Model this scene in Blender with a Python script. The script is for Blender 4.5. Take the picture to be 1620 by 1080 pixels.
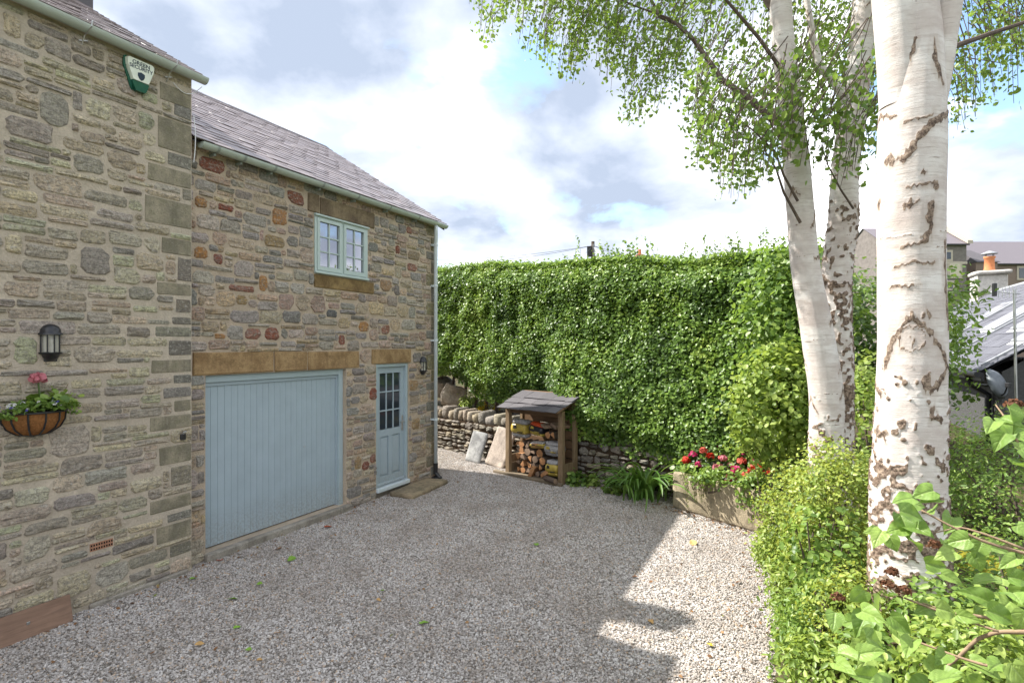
import bpy, math, random
import numpy as np
from mathutils import Vector, Matrix

random.seed(7)
rng = np.random.default_rng(7)
for o in list(bpy.data.objects):
    bpy.data.objects.remove(o, do_unlink=True)
scene = bpy.context.scene
COL = scene.collection
R = math.radians

# ------------------------------------------------------------------ camera
CAM_H = 2.45
FPX = 880.0            # focal length in photo pixels (1620 wide)
HOR = 547.0            # horizon row in the photo
cam_d = bpy.data.cameras.new('camera')
cam_d.sensor_width = 36.0
cam_d.lens = FPX / 1620.0 * 36.0
cam_d.shift_y = (HOR - 540.0) / 1620.0
cam_d.clip_start = 0.05
cam_d.clip_end = 9000
cam = bpy.data.objects.new('camera', cam_d)
COL.objects.link(cam)
cam.location = (0, 0, CAM_H)
cam.rotation_euler = (R(90), 0, 0)
scene.camera = cam

# ------------------------------------------------------------------ light
TH = math.atan(451.0 / FPX)                 # the house front recedes at this angle
U = Vector((math.sin(TH), math.cos(TH), 0))      # along the house front
NV = Vector((math.cos(TH), -math.sin(TH), 0))    # out of the house front
P0 = 6.0                                    # camera to house front
ray = U * 0.52 + NV * 4.34 + Vector((0, 0, -4.75))   # the way the sunlight travels
tosun = (-ray).normalized()
SUN_EL = math.asin(tosun.z)
SUN_AZ = math.atan2(tosun.x, tosun.y)
sl = bpy.data.lights.new('sun', 'SUN')
sl.energy = 4.1
sl.angle = R(0.53)
sl.color = (1.0, 0.955, 0.88)
sun = bpy.data.objects.new('sun', sl)
COL.objects.link(sun)
sun.rotation_euler = ray.to_track_quat('-Z', 'Y').to_euler()
sun.location = (-20, 8, 30)

scene.view_settings.view_transform = 'Standard'
scene.view_settings.look = 'None'
scene.view_settings.gamma = 1.0
scene.view_settings.use_curve_mapping = False
scene.view_settings.exposure = 1.4
scene.render.engine = 'CYCLES'


def make_world():
    w = bpy.data.worlds.new('World')
    scene.world = w
    w.use_nodes = True
    nt = w.node_tree
    nt.nodes.clear()
    N = nt.nodes.new
    L = nt.links.new
    out = N('ShaderNodeOutputWorld')
    bg = N('ShaderNodeBackground')
    bg.inputs['Strength'].default_value = 0.13
    sky = N('ShaderNodeTexSky')
    sky.sky_type = 'NISHITA'
    sky.sun_disc = False
    sky.sun_elevation = SUN_EL
    sky.sun_rotation = SUN_AZ
    sky.air_density = 1.2
    sky.dust_density = 0.6
    sky.ozone_density = 2.0
    tc = N('ShaderNodeTexCoord')
    sep = N('ShaderNodeSeparateXYZ')
    L(tc.outputs['Generated'], sep.inputs[0])
    # clouds lie on a level sheet overhead: direction / (height + a little)
    mx = N('ShaderNodeMath'); mx.operation = 'MAXIMUM'; mx.inputs[1].default_value = 0.0
    L(sep.outputs['Z'], mx.inputs[0])
    ad = N('ShaderNodeMath'); ad.operation = 'ADD'; ad.inputs[1].default_value = 0.34
    L(mx.outputs[0], ad.inputs[0])
    dx = N('ShaderNodeMath'); dx.operation = 'DIVIDE'
    dy = N('ShaderNodeMath'); dy.operation = 'DIVIDE'
    L(sep.outputs['X'], dx.inputs[0]); L(ad.outputs[0], dx.inputs[1])
    L(sep.outputs['Y'], dy.inputs[0]); L(ad.outputs[0], dy.inputs[1])
    cb = N('ShaderNodeCombineXYZ')
    L(dx.outputs[0], cb.inputs[0]); L(dy.outputs[0], cb.inputs[1])
    mp = N('ShaderNodeMapping')
    mp.inputs['Location'].default_value = CLOUD_OFF
    L(cb.outputs[0], mp.inputs[0])

    def noise(scale, det, rough, dist=0.0, off=None):
        n = N('ShaderNodeTexNoise')
        n.inputs['Scale'].default_value = scale
        n.inputs['Detail'].default_value = det
        n.inputs['Roughness'].default_value = rough
        n.inputs['Distortion'].default_value = dist
        if off:
            m2 = N('ShaderNodeMapping')
            m2.inputs['Location'].default_value = off
            L(mp.outputs[0], m2.inputs[0])
            L(m2.outputs[0], n.inputs['Vector'])
        else:
            L(mp.outputs[0], n.inputs['Vector'])
        return n

    def ramp(src, stops):
        r = N('ShaderNodeValToRGB')
        els = r.color_ramp.elements
        while len(els) < len(stops):
            els.new(0.5)
        for e, (p, c) in zip(els, stops):
            e.position = p
            e.color = c if len(c) == 4 else (*c, 1)
        L(src, r.inputs[0])
        return r
    cov = noise(1.9, 9, 0.56, 0.2)
    covr = ramp(cov.outputs['Fac'], [(0.37, (0, 0, 0)), (0.45, (1, 1, 1))])
    shade = noise(1.7, 8, 0.52, 0.15, (3.1, 7.7, 0))
    shr = ramp(shade.outputs['Fac'], [(0.38, (1.75, 2.05, 2.6)), (0.47, (2.9, 3.15, 3.65)), (0.535, (4.6, 4.75, 5.1)), (0.60, (8.4, 8.4, 8.5))])
    mix = N('ShaderNodeMix'); mix.data_type = 'RGBA'
    L(covr.outputs[0], mix.inputs['Factor'])
    L(sky.outputs[0], mix.inputs['A'])
    L(shr.outputs[0], mix.inputs['B'])
    L(mix.outputs['Result'], bg.inputs['Color'])
    L(bg.outputs[0], out.inputs['Surface'])


CLOUD_OFF = (0.43, 0.85, 0.0)
make_world()

# ------------------------------------------------------------------ helpers
def srgb(r, g, b):
    f = lambda c: (c / 255 / 12.92) if c / 255 <= 0.04045 else ((c / 255 + 0.055) / 1.055) ** 2.4
    return (f(r), f(g), f(b))


def tag(o, label=None, cat=None, group=None, kind=None):
    if label: o['label'] = label
    if cat: o['category'] = cat
    if group: o['group'] = group
    if kind: o['kind'] = kind
    return o


def empty(name, loc=(0, 0, 0), rz=0.0, parent=None):
    o = bpy.data.objects.new(name, None)
    COL.objects.link(o)
    o.location = loc
    o.rotation_euler = (0, 0, rz)
    o.empty_display_size = 0.1
    if parent: o.parent = parent
    return o


def link(name, me, mat=None, parent=None, loc=None, rot=None, scale=None):
    o = bpy.data.objects.new(name, me)
    COL.objects.link(o)
    if mat is not None and len(me.materials) == 0:
        me.materials.append(mat)
    if parent: o.parent = parent
    if loc is not None: o.location = loc
    if rot is not None: o.rotation_euler = rot
    if scale is not None: o.scale = scale
    return o


class MB:
    """collects faces for ONE mesh"""
    def __init__(self):
        self.v = []; self.f = []

    def add(self, vs, fs):
        b = len(self.v)
        self.v += [tuple(x) for x in vs]
        self.f += [tuple(i + b for i in f) for f in fs]
        return self

    def box(self, x0, x1, y0, y1, z0, z1, M=None):
        vs = [(x0, y0, z0), (x1, y0, z0), (x1, y1, z0), (x0, y1, z0), (x0, y0, z1), (x1, y0, z1), (x1, y1, z1), (x0, y1, z1)]
        if M is not None: vs = [M @ Vector(v) for v in vs]
        return self.add(vs, [(0, 3, 2, 1), (4, 5, 6, 7), (0, 1, 5, 4), (1, 2, 6, 5), (2, 3, 7, 6), (3, 0, 4, 7)])

    def bevbox(self, x0, x1, y0, y1, z0, z1, b=0.006, M=None):
        """box with every edge chamfered"""
        vs = []; idx = {}
        X = (x0, x1); Y = (y0, y1); Z = (z0, z1)
        for i in (0, 1):
            for j in (0, 1):
                for k in (0, 1):
                    sx = b if i == 0 else -b; sy = b if j == 0 else -b; sz = b if k == 0 else -b
                    for a, p in enumerate([(X[i], Y[j] + sy, Z[k] + sz), (X[i] + sx, Y[j], Z[k] + sz), (X[i] + sx, Y[j] + sy, Z[k])]):
                        idx[(i, j, k, a)] = len(vs); vs.append(p)
        g = lambda i, j, k, a: idx[(i, j, k, a)]
        fs = []
        for i in (0, 1):
            q = [g(i, 0, 0, 0), g(i, 1, 0, 0), g(i, 1, 1, 0), g(i, 0, 1, 0)]
            fs.append(q if i == 1 else q[::-1])
            q = [g(0, i, 0, 1), g(1, i, 0, 1), g(1, i, 1, 1), g(0, i, 1, 1)]
            fs.append(q if i == 0 else q[::-1])
            q = [g(0, 0, i, 2), g(1, 0, i, 2), g(1, 1, i, 2), g(0, 1, i, 2)]
            fs.append(q if i == 1 else q[::-1])
        for j in (0, 1):
            for k in (0, 1):
                q = [g(0, j, k, 1), g(1, j, k, 1), g(1, j, k, 2), g(0, j, k, 2)]
                fs.append(q if (j == 0) != (k == 0) else q[::-1])
                q = [g(j, 0, k, 0), g(j, 1, k, 0), g(j, 1, k, 2), g(j, 0, k, 2)]
                fs.append(q if (j == 0) == (k == 0) else q[::-1])
                q = [g(j, k, 0, 0), g(j, k, 1, 0), g(j, k, 1, 1), g(j, k, 0, 1)]
                fs.append(q if (j == 0) != (k == 0) else q[::-1])
        for i in (0, 1):
            for j in (0, 1):
                for k in (0, 1):
                    q = [g(i, j, k, 0), g(i, j, k, 1), g(i, j, k, 2)]
                    fs.append(q if (i + j + k) % 2 == 1 else q[::-1])
        if M is not None: vs = [M @ Vector(v) for v in vs]
        return self.add(vs, fs)

    def tube(self, pts, rad, n=8, caps=True):
        pts = [Vector(p) for p in pts]
        if not hasattr(rad, '__len__'): rad = [rad] * len(pts)
        rings = []
        ref = None
        for i, p in enumerate(pts):
            t = (pts[min(i + 1, len(pts) - 1)] - pts[max(i - 1, 0)])
            t = t.normalized() if t.length > 1e-9 else Vector((0, 0, 1))
            if ref is None:
                ref = Vector((0, 0, 1)) if abs(t.z) < 0.9 else Vector((1, 0, 0))
            a = (ref - t * ref.dot(t)).normalized()
            ref = a
            b = t.cross(a)
            rings.append([p + (a * math.cos(2 * math.pi * k / n) + b * math.sin(2 * math.pi * k / n)) * rad[i] for k in range(n)])
        vs = [v for r in rings for v in r]
        fs = []
        for i in range(len(pts) - 1):
            for k in range(n):
                k2 = (k + 1) % n
                fs.append((i * n + k, i * n + k2, (i + 1) * n + k2, (i + 1) * n + k))
        if caps:
            fs.append(tuple(range(n))[::-1])
            fs.append(tuple((len(pts) - 1) * n + k for k in range(n)))
        return self.add(vs, fs)

    def lathe(self, prof, n=16, a0=0.0, a1=2 * math.pi, c=(0, 0, 0)):
        full = abs(a1 - a0 - 2 * math.pi) < 1e-6
        m = n if full else n + 1
        vs = []
        for r, z in prof:
            for k in range(m):
                a = a0 + (a1 - a0) * k / n
                vs.append((c[0] + r * math.cos(a), c[1] + r * math.sin(a), c[2] + z))
        fs = []
        for i in range(len(prof) - 1):
            for k in range(n):
                k2 = (k + 1) % m
                fs.append((i * m + k, i * m + k2, (i + 1) * m + k2, (i + 1) * m + k))
        return self.add(vs, fs)

    def prism(self, poly, d0, d1, M=None):
        """polygon in (x,z) swept along y from d0 to d1"""
        n = len(poly)
        vs = [(x, d0, z) for x, z in poly] + [(x, d1, z) for x, z in poly]
        fs = [tuple(range(n)), tuple(range(2 * n - 1, n - 1, -1))]
        for i in range(n):
            j = (i + 1) % n
            fs.append((i, i + n, j + n, j))
        if M is not None: vs = [M @ Vector(v) for v in vs]
        return self.add(vs, fs)

    def build(self, name, mat, parent=None, smooth=False, loc=None, rot=None, col=None):
        me = bpy.data.meshes.new(name)
        me.from_pydata(self.v, [], self.f)
        me.update()
        if smooth:
            me.polygons.foreach_set('use_smooth', [True] * len(me.polygons))
        if col is not None:
            set_col(me, col)
        return link(name, me, mat, parent, loc, rot)


def set_col(me, cols):
    n = len(me.vertices)
    a = me.attributes.new('Col', 'FLOAT_COLOR', 'POINT')
    c = np.ones((n, 4), np.float32)
    c[:, :3] = cols
    a.data.foreach_set('color', c.ravel())


def mesh_np(name, V, F, floats=None):
    """V (n,3), F (m,k) -> mesh"""
    me = bpy.data.meshes.new(name)
    V = np.asarray(V, np.float32); F = np.asarray(F, np.int32)
    m, k = F.shape
    me.vertices.add(len(V)); me.vertices.foreach_set('co', V.ravel())
    me.loops.add(m * k); me.loops.foreach_set('vertex_index', F.ravel())
    me.polygons.add(m); me.polygons.foreach_set('loop_start', np.arange(0, m * k, k, dtype=np.int32))
    me.update(calc_edges=True)
    for nm, arr in (floats or {}).items():
        a = me.attributes.new(nm, 'FLOAT', 'POINT')
        a.data.foreach_set('value', np.asarray(arr, np.float32))
    return me


def vnoise(p, seed=0):
    p = np.asarray(p, float)
    i = np.floor(p).astype(np.int64); f = p - i
    f = f * f * (3 - 2 * f)

    def h(x, y, z):
        n = (x * 374761393 + y * 668265263 + z * 2147483647 + seed * 974711) & 0x7fffffff
        n = ((n ^ (n >> 13)) * 1274126177) & 0x7fffffff
        n = n ^ (n >> 16)
        return (n & 0xffff) / 65535.0
    x, y, z = i[..., 0], i[..., 1], i[..., 2]
    fx, fy, fz = f[..., 0], f[..., 1], f[..., 2]
    r = 0
    for a in (0, 1):
        for b in (0, 1):
            for c in (0, 1):
                r = r + h(x + a, y + b, z + c) * (fx if a else 1 - fx) * (fy if b else 1 - fy) * (fz if c else 1 - fz)
    return r


def fbm(p, seed=0, oct=4):
    r = 0; a = 0.5; p = np.asarray(p, float)
    for k in range(oct):
        r = r + a * vnoise(p * 2 ** k, seed + k); a *= 0.5
    return r / (1 - 0.5 ** oct)


def sstep(a, b, x):
    t = np.clip((x - a) / (b - a), 0, 1)
    return t * t * (3 - 2 * t)


# places: photo row/column on a known plane -> real coordinates
def on_ground(px, py, z=0.0):
    Y = FPX * (CAM_H - z) / (py - HOR)
    return Vector(((px - 810) / FPX * Y, Y, z))


def at(px, py, Y):
    return Vector(((px - 810) / FPX * Y, Y, CAM_H + (HOR - py) / FPX * Y))


def HW(s, o, z):
    """house frame (along the front, out from the front, up) -> world"""
    return U * s + NV * (o - P0) + Vector((0, 0, z))


def ws(px, out=0.0):
    t = (px - 810) / FPX
    return (P0 - out) * (math.cos(TH) + t * math.sin(TH)) / (math.sin(TH) - t * math.cos(TH))


def wz(px, py, out=0.0):
    s = ws(px, out)
    Y = s * math.cos(TH) + (P0 - out) * math.sin(TH)
    return CAM_H + (HOR - py) / FPX * Y


def to_house(x, y):
    """world xy -> (s, o)"""
    return x * U.x + y * U.y, x * NV.x + y * NV.y + P0


# ------------------------------------------------------------------ materials
MATS = {}


class NT:
    def __init__(self, name):
        self.m = bpy.data.materials.new(name)
        self.m.use_nodes = True
        self.t = self.m.node_tree
        self.t.nodes.clear()
        self.out = self.t.nodes.new('ShaderNodeOutputMaterial')
        self.b = self.t.nodes.new('ShaderNodeBsdfPrincipled')
        self.t.links.new(self.b.outputs[0], self.out.inputs[0])
        MATS[name] = self.m

    def n(self, ty, **kw):
        nd = self.t.nodes.new(ty)
        for k, v in kw.items():
            setattr(nd, k, v)
        return nd

    def l(self, a, b):
        self.t.links.new(a, b)

    def coord(self, scale=(1, 1, 1), kind='Object'):
        tc = self.n('ShaderNodeTexCoord')
        mp = self.n('ShaderNodeMapping')
        mp.inputs['Scale'].default_value = scale
        self.l(tc.outputs[kind], mp.inputs[0])
        return mp.outputs[0]

    def world(self, scale=(1, 1, 1)):
        g = self.n('ShaderNodeNewGeometry')
        mp = self.n('ShaderNodeMapping')
        mp.inputs['Scale'].default_value = scale
        self.l(g.outputs['Position'], mp.inputs[0])
        return mp.outputs[0]

    def noise(self, vec, scale, det=4, rough=0.55, dist=0.0):
        nd = self.n('ShaderNodeTexNoise')
        nd.inputs['Scale'].default_value = scale
        nd.inputs['Detail'].default_value = det
        nd.inputs['Roughness'].default_value = rough
        nd.inputs['Distortion'].default_value = dist
        if vec is not None: self.l(vec, nd.inputs['Vector'])
        return nd.outputs['Fac']

    def ramp(self, src, stops):
        r = self.n('ShaderNodeValToRGB')
        els = r.color_ramp.elements
        while len(els) < len(stops): els.new(0.5)
        for e, (p, c) in zip(els, stops):
            e.position = p
            if not hasattr(c, '__len__'): c = (c, c, c)
            e.color = (*c[:3], 1)
        self.l(src, r.inputs[0])
        return r.outputs[0]

    def mix(self, fac, a, b, mode='MIX'):
        m = self.n('ShaderNodeMix', data_type='RGBA', blend_type=mode)
        for s, v in ((m.inputs['Factor'], fac), (m.inputs['A'], a), (m.inputs['B'], b)):
            if hasattr(v, 'is_output'): self.l(v, s)
            elif hasattr(v, '__len__'): s.default_value = (*v[:3], 1)
            else: s.default_value = v
        return m.outputs['Result']

    def math(self, op, a, b=0.0):
        m = self.n('ShaderNodeMath', operation=op)
        for s, v in ((m.inputs[0], a), (m.inputs[1], b)):
            if hasattr(v, 'is_output'): self.l(v, s)
            else: s.default_value = v
        return m.outputs[0]

    def attr(self, name, kind='GEOMETRY'):
        a = self.n('ShaderNodeAttribute', attribute_name=name, attribute_type=kind)
        return a

    def bump(self, h, strength=0.5, dist=0.01):
        b = self.n('ShaderNodeBump')
        b.inputs['Strength'].default_value = strength
        b.inputs['Distance'].default_value = dist
        self.l(h, b.inputs['Height'])
        self.l(b.outputs[0], self.b.inputs['Normal'])

    def set(self, col=None, rough=None, spec=None, metal=None):
        for k, v in (('Base Color', col), ('Roughness', rough), ('Specular IOR Level', spec), ('Metallic', metal)):
            if v is None: continue
            s = self.b.inputs[k]
            if hasattr(v, 'is_output'): self.l(v, s)
            elif hasattr(v, '__len__'): s.default_value = (*v[:3], 1)
            else: s.default_value = v
        return self


def m_mortar(name, col, col2):
    t = NT(name); w = t.world()
    big = t.noise(w, 1.3, 3, 0.6); fine = t.noise(w, 55, 6, 0.7); mid = t.noise(w, 9, 4, 0.6)
    c = t.mix(t.ramp(big, [(0.35, 0), (0.65, 1)]), col, col2)
    pat = t.noise(w, 3.2, 5, 0.65)
    c = t.mix(t.ramp(pat, [(0.48, 0.0), (0.70, 0.45)]), c, [x * 0.7 for x in col])
    c = t.mix(t.ramp(mid, [(0.42, 0.0), (0.66, 0.55)]), c, [x * 0.66 for x in col])
    c = t.mix(t.ramp(fine, [(0.3, 0.35), (0.6, 0.0)]), c, [x * 0.5 for x in col])
    t.set(c, 0.95, 0.15)
    h = t.mix(0.5, fine, mid)
    t.bump(h, 1.0, 0.035)
    return t.m


def m_stone(name, speck=0.55, bump=0.9, scale=1.0):
    t = NT(name); w = t.world()
    a = t.attr('Col').outputs['Color']
    n1 = t.noise(w, 16 * scale, 5, 0.65); n2 = t.noise(w, 60 * scale, 5, 0.7); n3 = t.noise(w, 130 * scale, 3, 0.7)
    nl = t.noise(w, 34 * scale, 6, 0.7, 0.6)
    c = t.mix(t.ramp(n1, [(0.3, 0.0), (0.68, 0.75)]), a, (0.17, 0.155, 0.14), 'MIX')
    c = t.mix(0.4, a, c)
    c = t.mix(t.ramp(n2, [(0.36, speck), (0.50, 0.0)]), c, (0.085, 0.075, 0.065))
    mo = t.noise(w, 26 * scale, 4, 0.78)
    bed = t.noise(t.world((7, 7, 42)), 1.0, 5, 0.7, 0.8)
    c = t.mix(t.ramp(bed, [(0.34, 0.6), (0.46, 0.0)]), c, (0.14, 0.125, 0.11))
    c = t.mix(t.ramp(bed, [(0.56, 0.0), (0.68, 0.4)]), c, (0.52, 0.48, 0.41))
    c = t.mix(t.ramp(mo, [(0.38, 0.6), (0.54, 0.0)]), c, (0.16, 0.145, 0.128))
    c = t.mix(t.ramp(nl, [(0.53, 0.0), (0.64, 0.65)]), c, (0.50, 0.47, 0.41))
    c = t.mix(t.ramp(n3, [(0.3, 0.3), (0.5, 0.0)]), c, (0.08, 0.07, 0.06))
    t.set(c, 0.93, 0.2)
    h = t.mix(0.5, t.mix(0.45, n1, n2), bed)
    t.bump(h, bump, 0.06)
    return t.m


def m_sand(name, col, dark, green=None):
    t = NT(name); w = t.world()
    n1 = t.noise(w, 4, 5, 0.6, 0.4); n2 = t.noise(w, 70, 5, 0.7); n3 = t.noise(w, 13, 5, 0.7)
    a = t.attr('Col').outputs['Color']
    st = t.noise(t.world((9, 9, 1.3)), 1.0, 5, 0.65)
    tl = t.noise(t.world((30, 30, 60)), 1.0, 3, 0.6)
    c = t.mix(t.ramp(n1, [(0.38, 0.0), (0.62, 0.95)]), [x * 1.12 for x in col], [x * 0.9 for x in dark])
    c = t.mix(t.ramp(st, [(0.52, 0.0), (0.72, 0.6)]), c, [x * 0.5 for x in dark])
    c = t.mix(t.ramp(tl, [(0.56, 0.0), (0.7, 0.35)]), c, [min(.6, x * 1.5) for x in col])
    if green is not None:
        c = t.mix(t.ramp(n3, [(0.45, 0.0), (0.7, 0.7)]), c, green)
    else:
        c = t.mix(t.ramp(n3, [(0.5, 0.0), (0.72, 0.55)]), c, [x * 0.4 for x in dark])
    c = t.mix(t.ramp(n2, [(0.3, 0.5), (0.5, 0.0)]), c, [x * 0.35 for x in dark])
    t.set(c, 0.9, 0.2)
    t.bump(t.mix(0.5, t.mix(0.5, n2, n3), tl), 0.8, 0.018)
    return t.m


def m_plain(name, col, rough=0.5, spec=0.5, metal=0.0, var=0.12, scale=12, bump=0.0):
    t = NT(name); w = t.world()
    n = t.noise(w, scale, 5, 0.65)
    c = t.mix(t.ramp(n, [(0.3, 0.0), (0.75, 1.0)]), [min(1, x * (1 + var)) for x in col], [x * (1 - var) for x in col])
    t.set(c, rough, spec, metal)
    if bump: t.bump(t.noise(w, scale * 6, 4, 0.7), bump, 0.01)
    return t.m


def m_leaf(name, stops, transl=0.35, rough=0.42, tcol=(0.30, 0.42, 0.05), spec=0.5):
    t = NT(name)
    a = t.attr('tint').outputs['Fac']
    c = t.ramp(a, stops)
    n = t.noise(t.world(), 90, 2, 0.5)
    c = t.mix(t.ramp(n, [(0.35, 0.0), (0.7, 0.25)]), c, (0.03, 0.06, 0.015))
    t.set(c, rough, spec)
    tr = t.n('ShaderNodeBsdfTranslucent')
    t.l(t.mix(0.55, c, tcol), tr.inputs[0])
    ms = t.n('ShaderNodeMixShader')
    ms.inputs[0].default_value = transl
    t.l(t.b.outputs[0], ms.inputs[1]); t.l(tr.outputs[0], ms.inputs[2])
    t.l(ms.outputs[0], t.out.inputs[0])
    return t.m


def m_painted(name, col, rough=0.42):
    """painted joinery: slight brush variation, scuffs, splashed dirt thinning out above the ground"""
    t = NT(name); w = t.world()
    n = t.noise(w, 4, 5, 0.6); gr = t.noise(t.world((40, 40, 2.5)), 1.0, 4, 0.6); sp = t.noise(w, 38, 6, 0.75)
    c = t.mix(t.ramp(n, [(0.3, 0.0), (0.75, 1.0)]), [x * 1.05 for x in col], [x * 0.93 for x in col])
    c = t.mix(t.ramp(gr, [(0.55, 0.0), (0.8, 0.22)]), c, [x * 0.75 for x in col])
    g = t.n('ShaderNodeNewGeometry'); sx = t.n('ShaderNodeSeparateXYZ'); t.l(g.outputs['Position'], sx.inputs[0])
    lo = t.ramp(sx.outputs['Z'], [(0.05, 1.0), (0.55, 0.0)])
    d = t.math('MULTIPLY', t.ramp(sp, [(0.42, 0.0), (0.62, 0.75)]), lo)
    c = t.mix(d, c, (0.24, 0.215, 0.18))
    t.set(c, t.ramp(n, [(0.3, rough - 0.08), (0.7, rough + 0.1)]), 0.45)
    t.bump(gr, 0.08, 0.004)
    return t.m


def m_wood(name, col, dark, scale=(3, 3, 40), rough=0.8, kind='Object'):
    t = NT(name); v = t.coord(scale, kind)
    n = t.noise(v, 1.0, 6, 0.65, 1.2); n2 = t.noise(t.coord((1, 1, 1), kind), 3, 4, 0.6)
    c = t.mix(t.ramp(n, [(0.3, 0.0), (0.7, 1.0)]), col, dark)
    c = t.mix(t.ramp(n2, [(0.4, 0.0), (0.8, 0.5)]), c, [x * 0.6 for x in dark])
    t.set(c, rough, 0.25)
    t.bump(n, 0.4, 0.008)
    return t.m


m_mortar('mortar_tall', (0.62, 0.535, 0.425), (0.54, 0.465, 0.375))
m_mortar('mortar_wing', (0.60, 0.49, 0.375), (0.53, 0.43, 0.33))
m_stone('rubble')
m_stone('rust_stone', speck=0.35)
m_stone('field_stone', speck=0.45, bump=0.8)
m_sand('quoin_stone', (0.29, 0.255, 0.185), (0.20, 0.18, 0.135), (0.17, 0.16, 0.10))
m_sand('lintel_stone', (0.36, 0.245, 0.125), (0.25, 0.155, 0.075))
m_sand('lintel_dark', (0.235, 0.18, 0.115), (0.15, 0.11, 0.075))
m_sand('sill_stone', (0.26, 0.18, 0.08), (0.17, 0.11, 0.05))
m_sand('step_stone', (0.33, 0.26, 0.17), (0.22, 0.18, 0.12))
m_sand('trough_stone', (0.40, 0.335, 0.235), (0.28, 0.235, 0.16))
m_sand('slab_grey', (0.33, 0.33, 0.32), (0.22, 0.22, 0.22))
m_sand('slab_tan', (0.44, 0.37, 0.31), (0.32, 0.27, 0.23))
m_sand('concrete', (0.33, 0.30, 0.255), (0.25, 0.225, 0.19))
m_sand('boulder', (0.42, 0.37, 0.31), (0.26, 0.22, 0.18))


def m_slate(name, a, b, rough=0.45):
    t = NT(name); w = t.world()
    oi = t.n('ShaderNodeObjectInfo')
    n1 = t.noise(w, 7, 4, 0.6); n2 = t.noise(w, 45, 4, 0.7)
    tint = t.math('ADD', t.math('MULTIPLY', oi.outputs['Random'], 0.6), t.math('MULTIPLY', n1, 0.5))
    c = t.ramp(tint, [(0.15, a), (0.85, b)])
    c = t.mix(t.ramp(n2, [(0.55, 0.0), (0.75, 0.5)]), c, (0.16, 0.145, 0.14))
    t.set(c, rough, 0.5)
    t.bump(n2, 0.2, 0.005)
    return t.m


m_slate('roof_slate', (0.165, 0.135, 0.142), (0.265, 0.215, 0.213), 0.36)
m_slate('store_slate', (0.06, 0.055, 0.062), (0.10, 0.092, 0.10), 0.75)
m_slate('shed_slate', (0.065, 0.067, 0.082), (0.105, 0.107, 0.128), 0.8)
m_slate('far_slate', (0.12, 0.105, 0.12), (0.17, 0.15, 0.165), 0.6)
m_plain('ridge_tile', (0.10, 0.09, 0.10), 0.7, 0.3)
m_plain('gutter_paint', (0.39, 0.435, 0.385), 0.42, 0.5, var=0.08, scale=6)
m_plain('pipe_paint', (0.58, 0.64, 0.67), 0.4, 0.5, var=0.05)
m_painted('door_paint', (0.35, 0.425, 0.475))
m_painted('frame_paint', (0.365, 0.445, 0.475))
m_plain('window_paint', (0.42, 0.50, 0.475), 0.4, 0.5, var=0.05, scale=5)
m_plain('black_iron', (0.018, 0.018, 0.02), 0.35, 0.5, var=0.2)
m_plain('black_gap', (0.012, 0.012, 0.012), 0.9, 0.1)
m_plain('steel', (0.5, 0.5, 0.5), 0.35, 0.5, 0.9)
m_plain('lamp_glass_back', (0.62, 0.58, 0.5), 0.3, 0.5, var=0.1)
m_plain('coir', (0.30, 0.135, 0.05), 0.95, 0.1, var=0.45, scale=60, bump=1.0)
m_plain('terracotta', (0.36, 0.19, 0.12), 0.8, 0.2, var=0.2)
m_plain('pot_orange', (0.52, 0.20, 0.09), 0.75, 0.2, var=0.12)
m_plain('alarm_white', (0.66, 0.70, 0.60), 0.35, 0.5, var=0.03)
m_plain('alarm_green', (0.012, 0.085, 0.055), 0.15, 0.6, var=0.2)
m_plain('print_ink', (0.012, 0.03, 0.05), 0.5, 0.4)
m_plain('cable_white', (0.65, 0.65, 0.66), 0.5, 0.4)
m_plain('soil', (0.06, 0.042, 0.028), 0.98, 0.05, var=0.4, scale=20, bump=1.0)
m_plain('bag_yellow', (0.42, 0.31, 0.06), 0.3, 0.5, var=0.18, scale=18, bump=0.3)
m_plain('bag_clear', (0.30, 0.29, 0.29), 0.2, 0.6, var=0.35, scale=25, bump=0.5)
m_plain('bag_black', (0.022, 0.022, 0.026), 0.3, 0.5)
m_plain('bag_red', (0.5, 0.07, 0.02), 0.35, 0.5)
m_plain('satellite_grey', (0.12, 0.135, 0.15), 0.5, 0.4)
m_plain('fascia', (0.02, 0.02, 0.022), 0.5, 0.4)
m_plain('render_grey', (0.085, 0.085, 0.085), 0.95, 0.1, var=0.25, scale=40, bump=0.8)
m_plain('far_stone', (0.17, 0.152, 0.142), 0.95, 0.1, var=0.25, scale=3)
m_plain('far_render', (0.21, 0.16, 0.135), 0.95, 0.1, var=0.1, scale=1)
m_plain('far_trim', (0.42, 0.37, 0.31), 0.9, 0.1)
m_plain('red_brick', (0.34, 0.13, 0.085), 0.9, 0.15, var=0.25, scale=8)
m_plain('blind', (0.5, 0.45, 0.36), 0.7, 0.2)
m_plain('far_glass', (0.06, 0.07, 0.09), 0.1, 0.6)
m_plain('chimney_stone', (0.50, 0.47, 0.43), 0.9, 0.2, var=0.3, scale=14, bump=0.8)
m_plain('lead', (0.26, 0.27, 0.29), 0.5, 0.4)
m_plain('pole_wood', (0.13, 0.10, 0.075), 0.9, 0.1)
m_plain('moss', (0.26, 0.24, 0.03), 0.98, 0.05, var=0.5, scale=50, bump=1.2)
m_wood('store_wood', (0.30, 0.215, 0.13), (0.17, 0.115, 0.065), (18, 18, 2.0))
m_wood('store_wood_dark', (0.20, 0.12, 0.065), (0.11, 0.065, 0.035), (2.0, 18, 18))
m_wood('plank_wood', (0.30, 0.19, 0.135), (0.19, 0.12, 0.085), (2.2, 25, 25))
m_wood('board_weathered', (0.24, 0.19, 0.13), (0.14, 0.11, 0.075), (2, 22, 22))
m_wood('log_end', (0.50, 0.275, 0.13), (0.34, 0.155, 0.07), (14, 14, 14))
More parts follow.
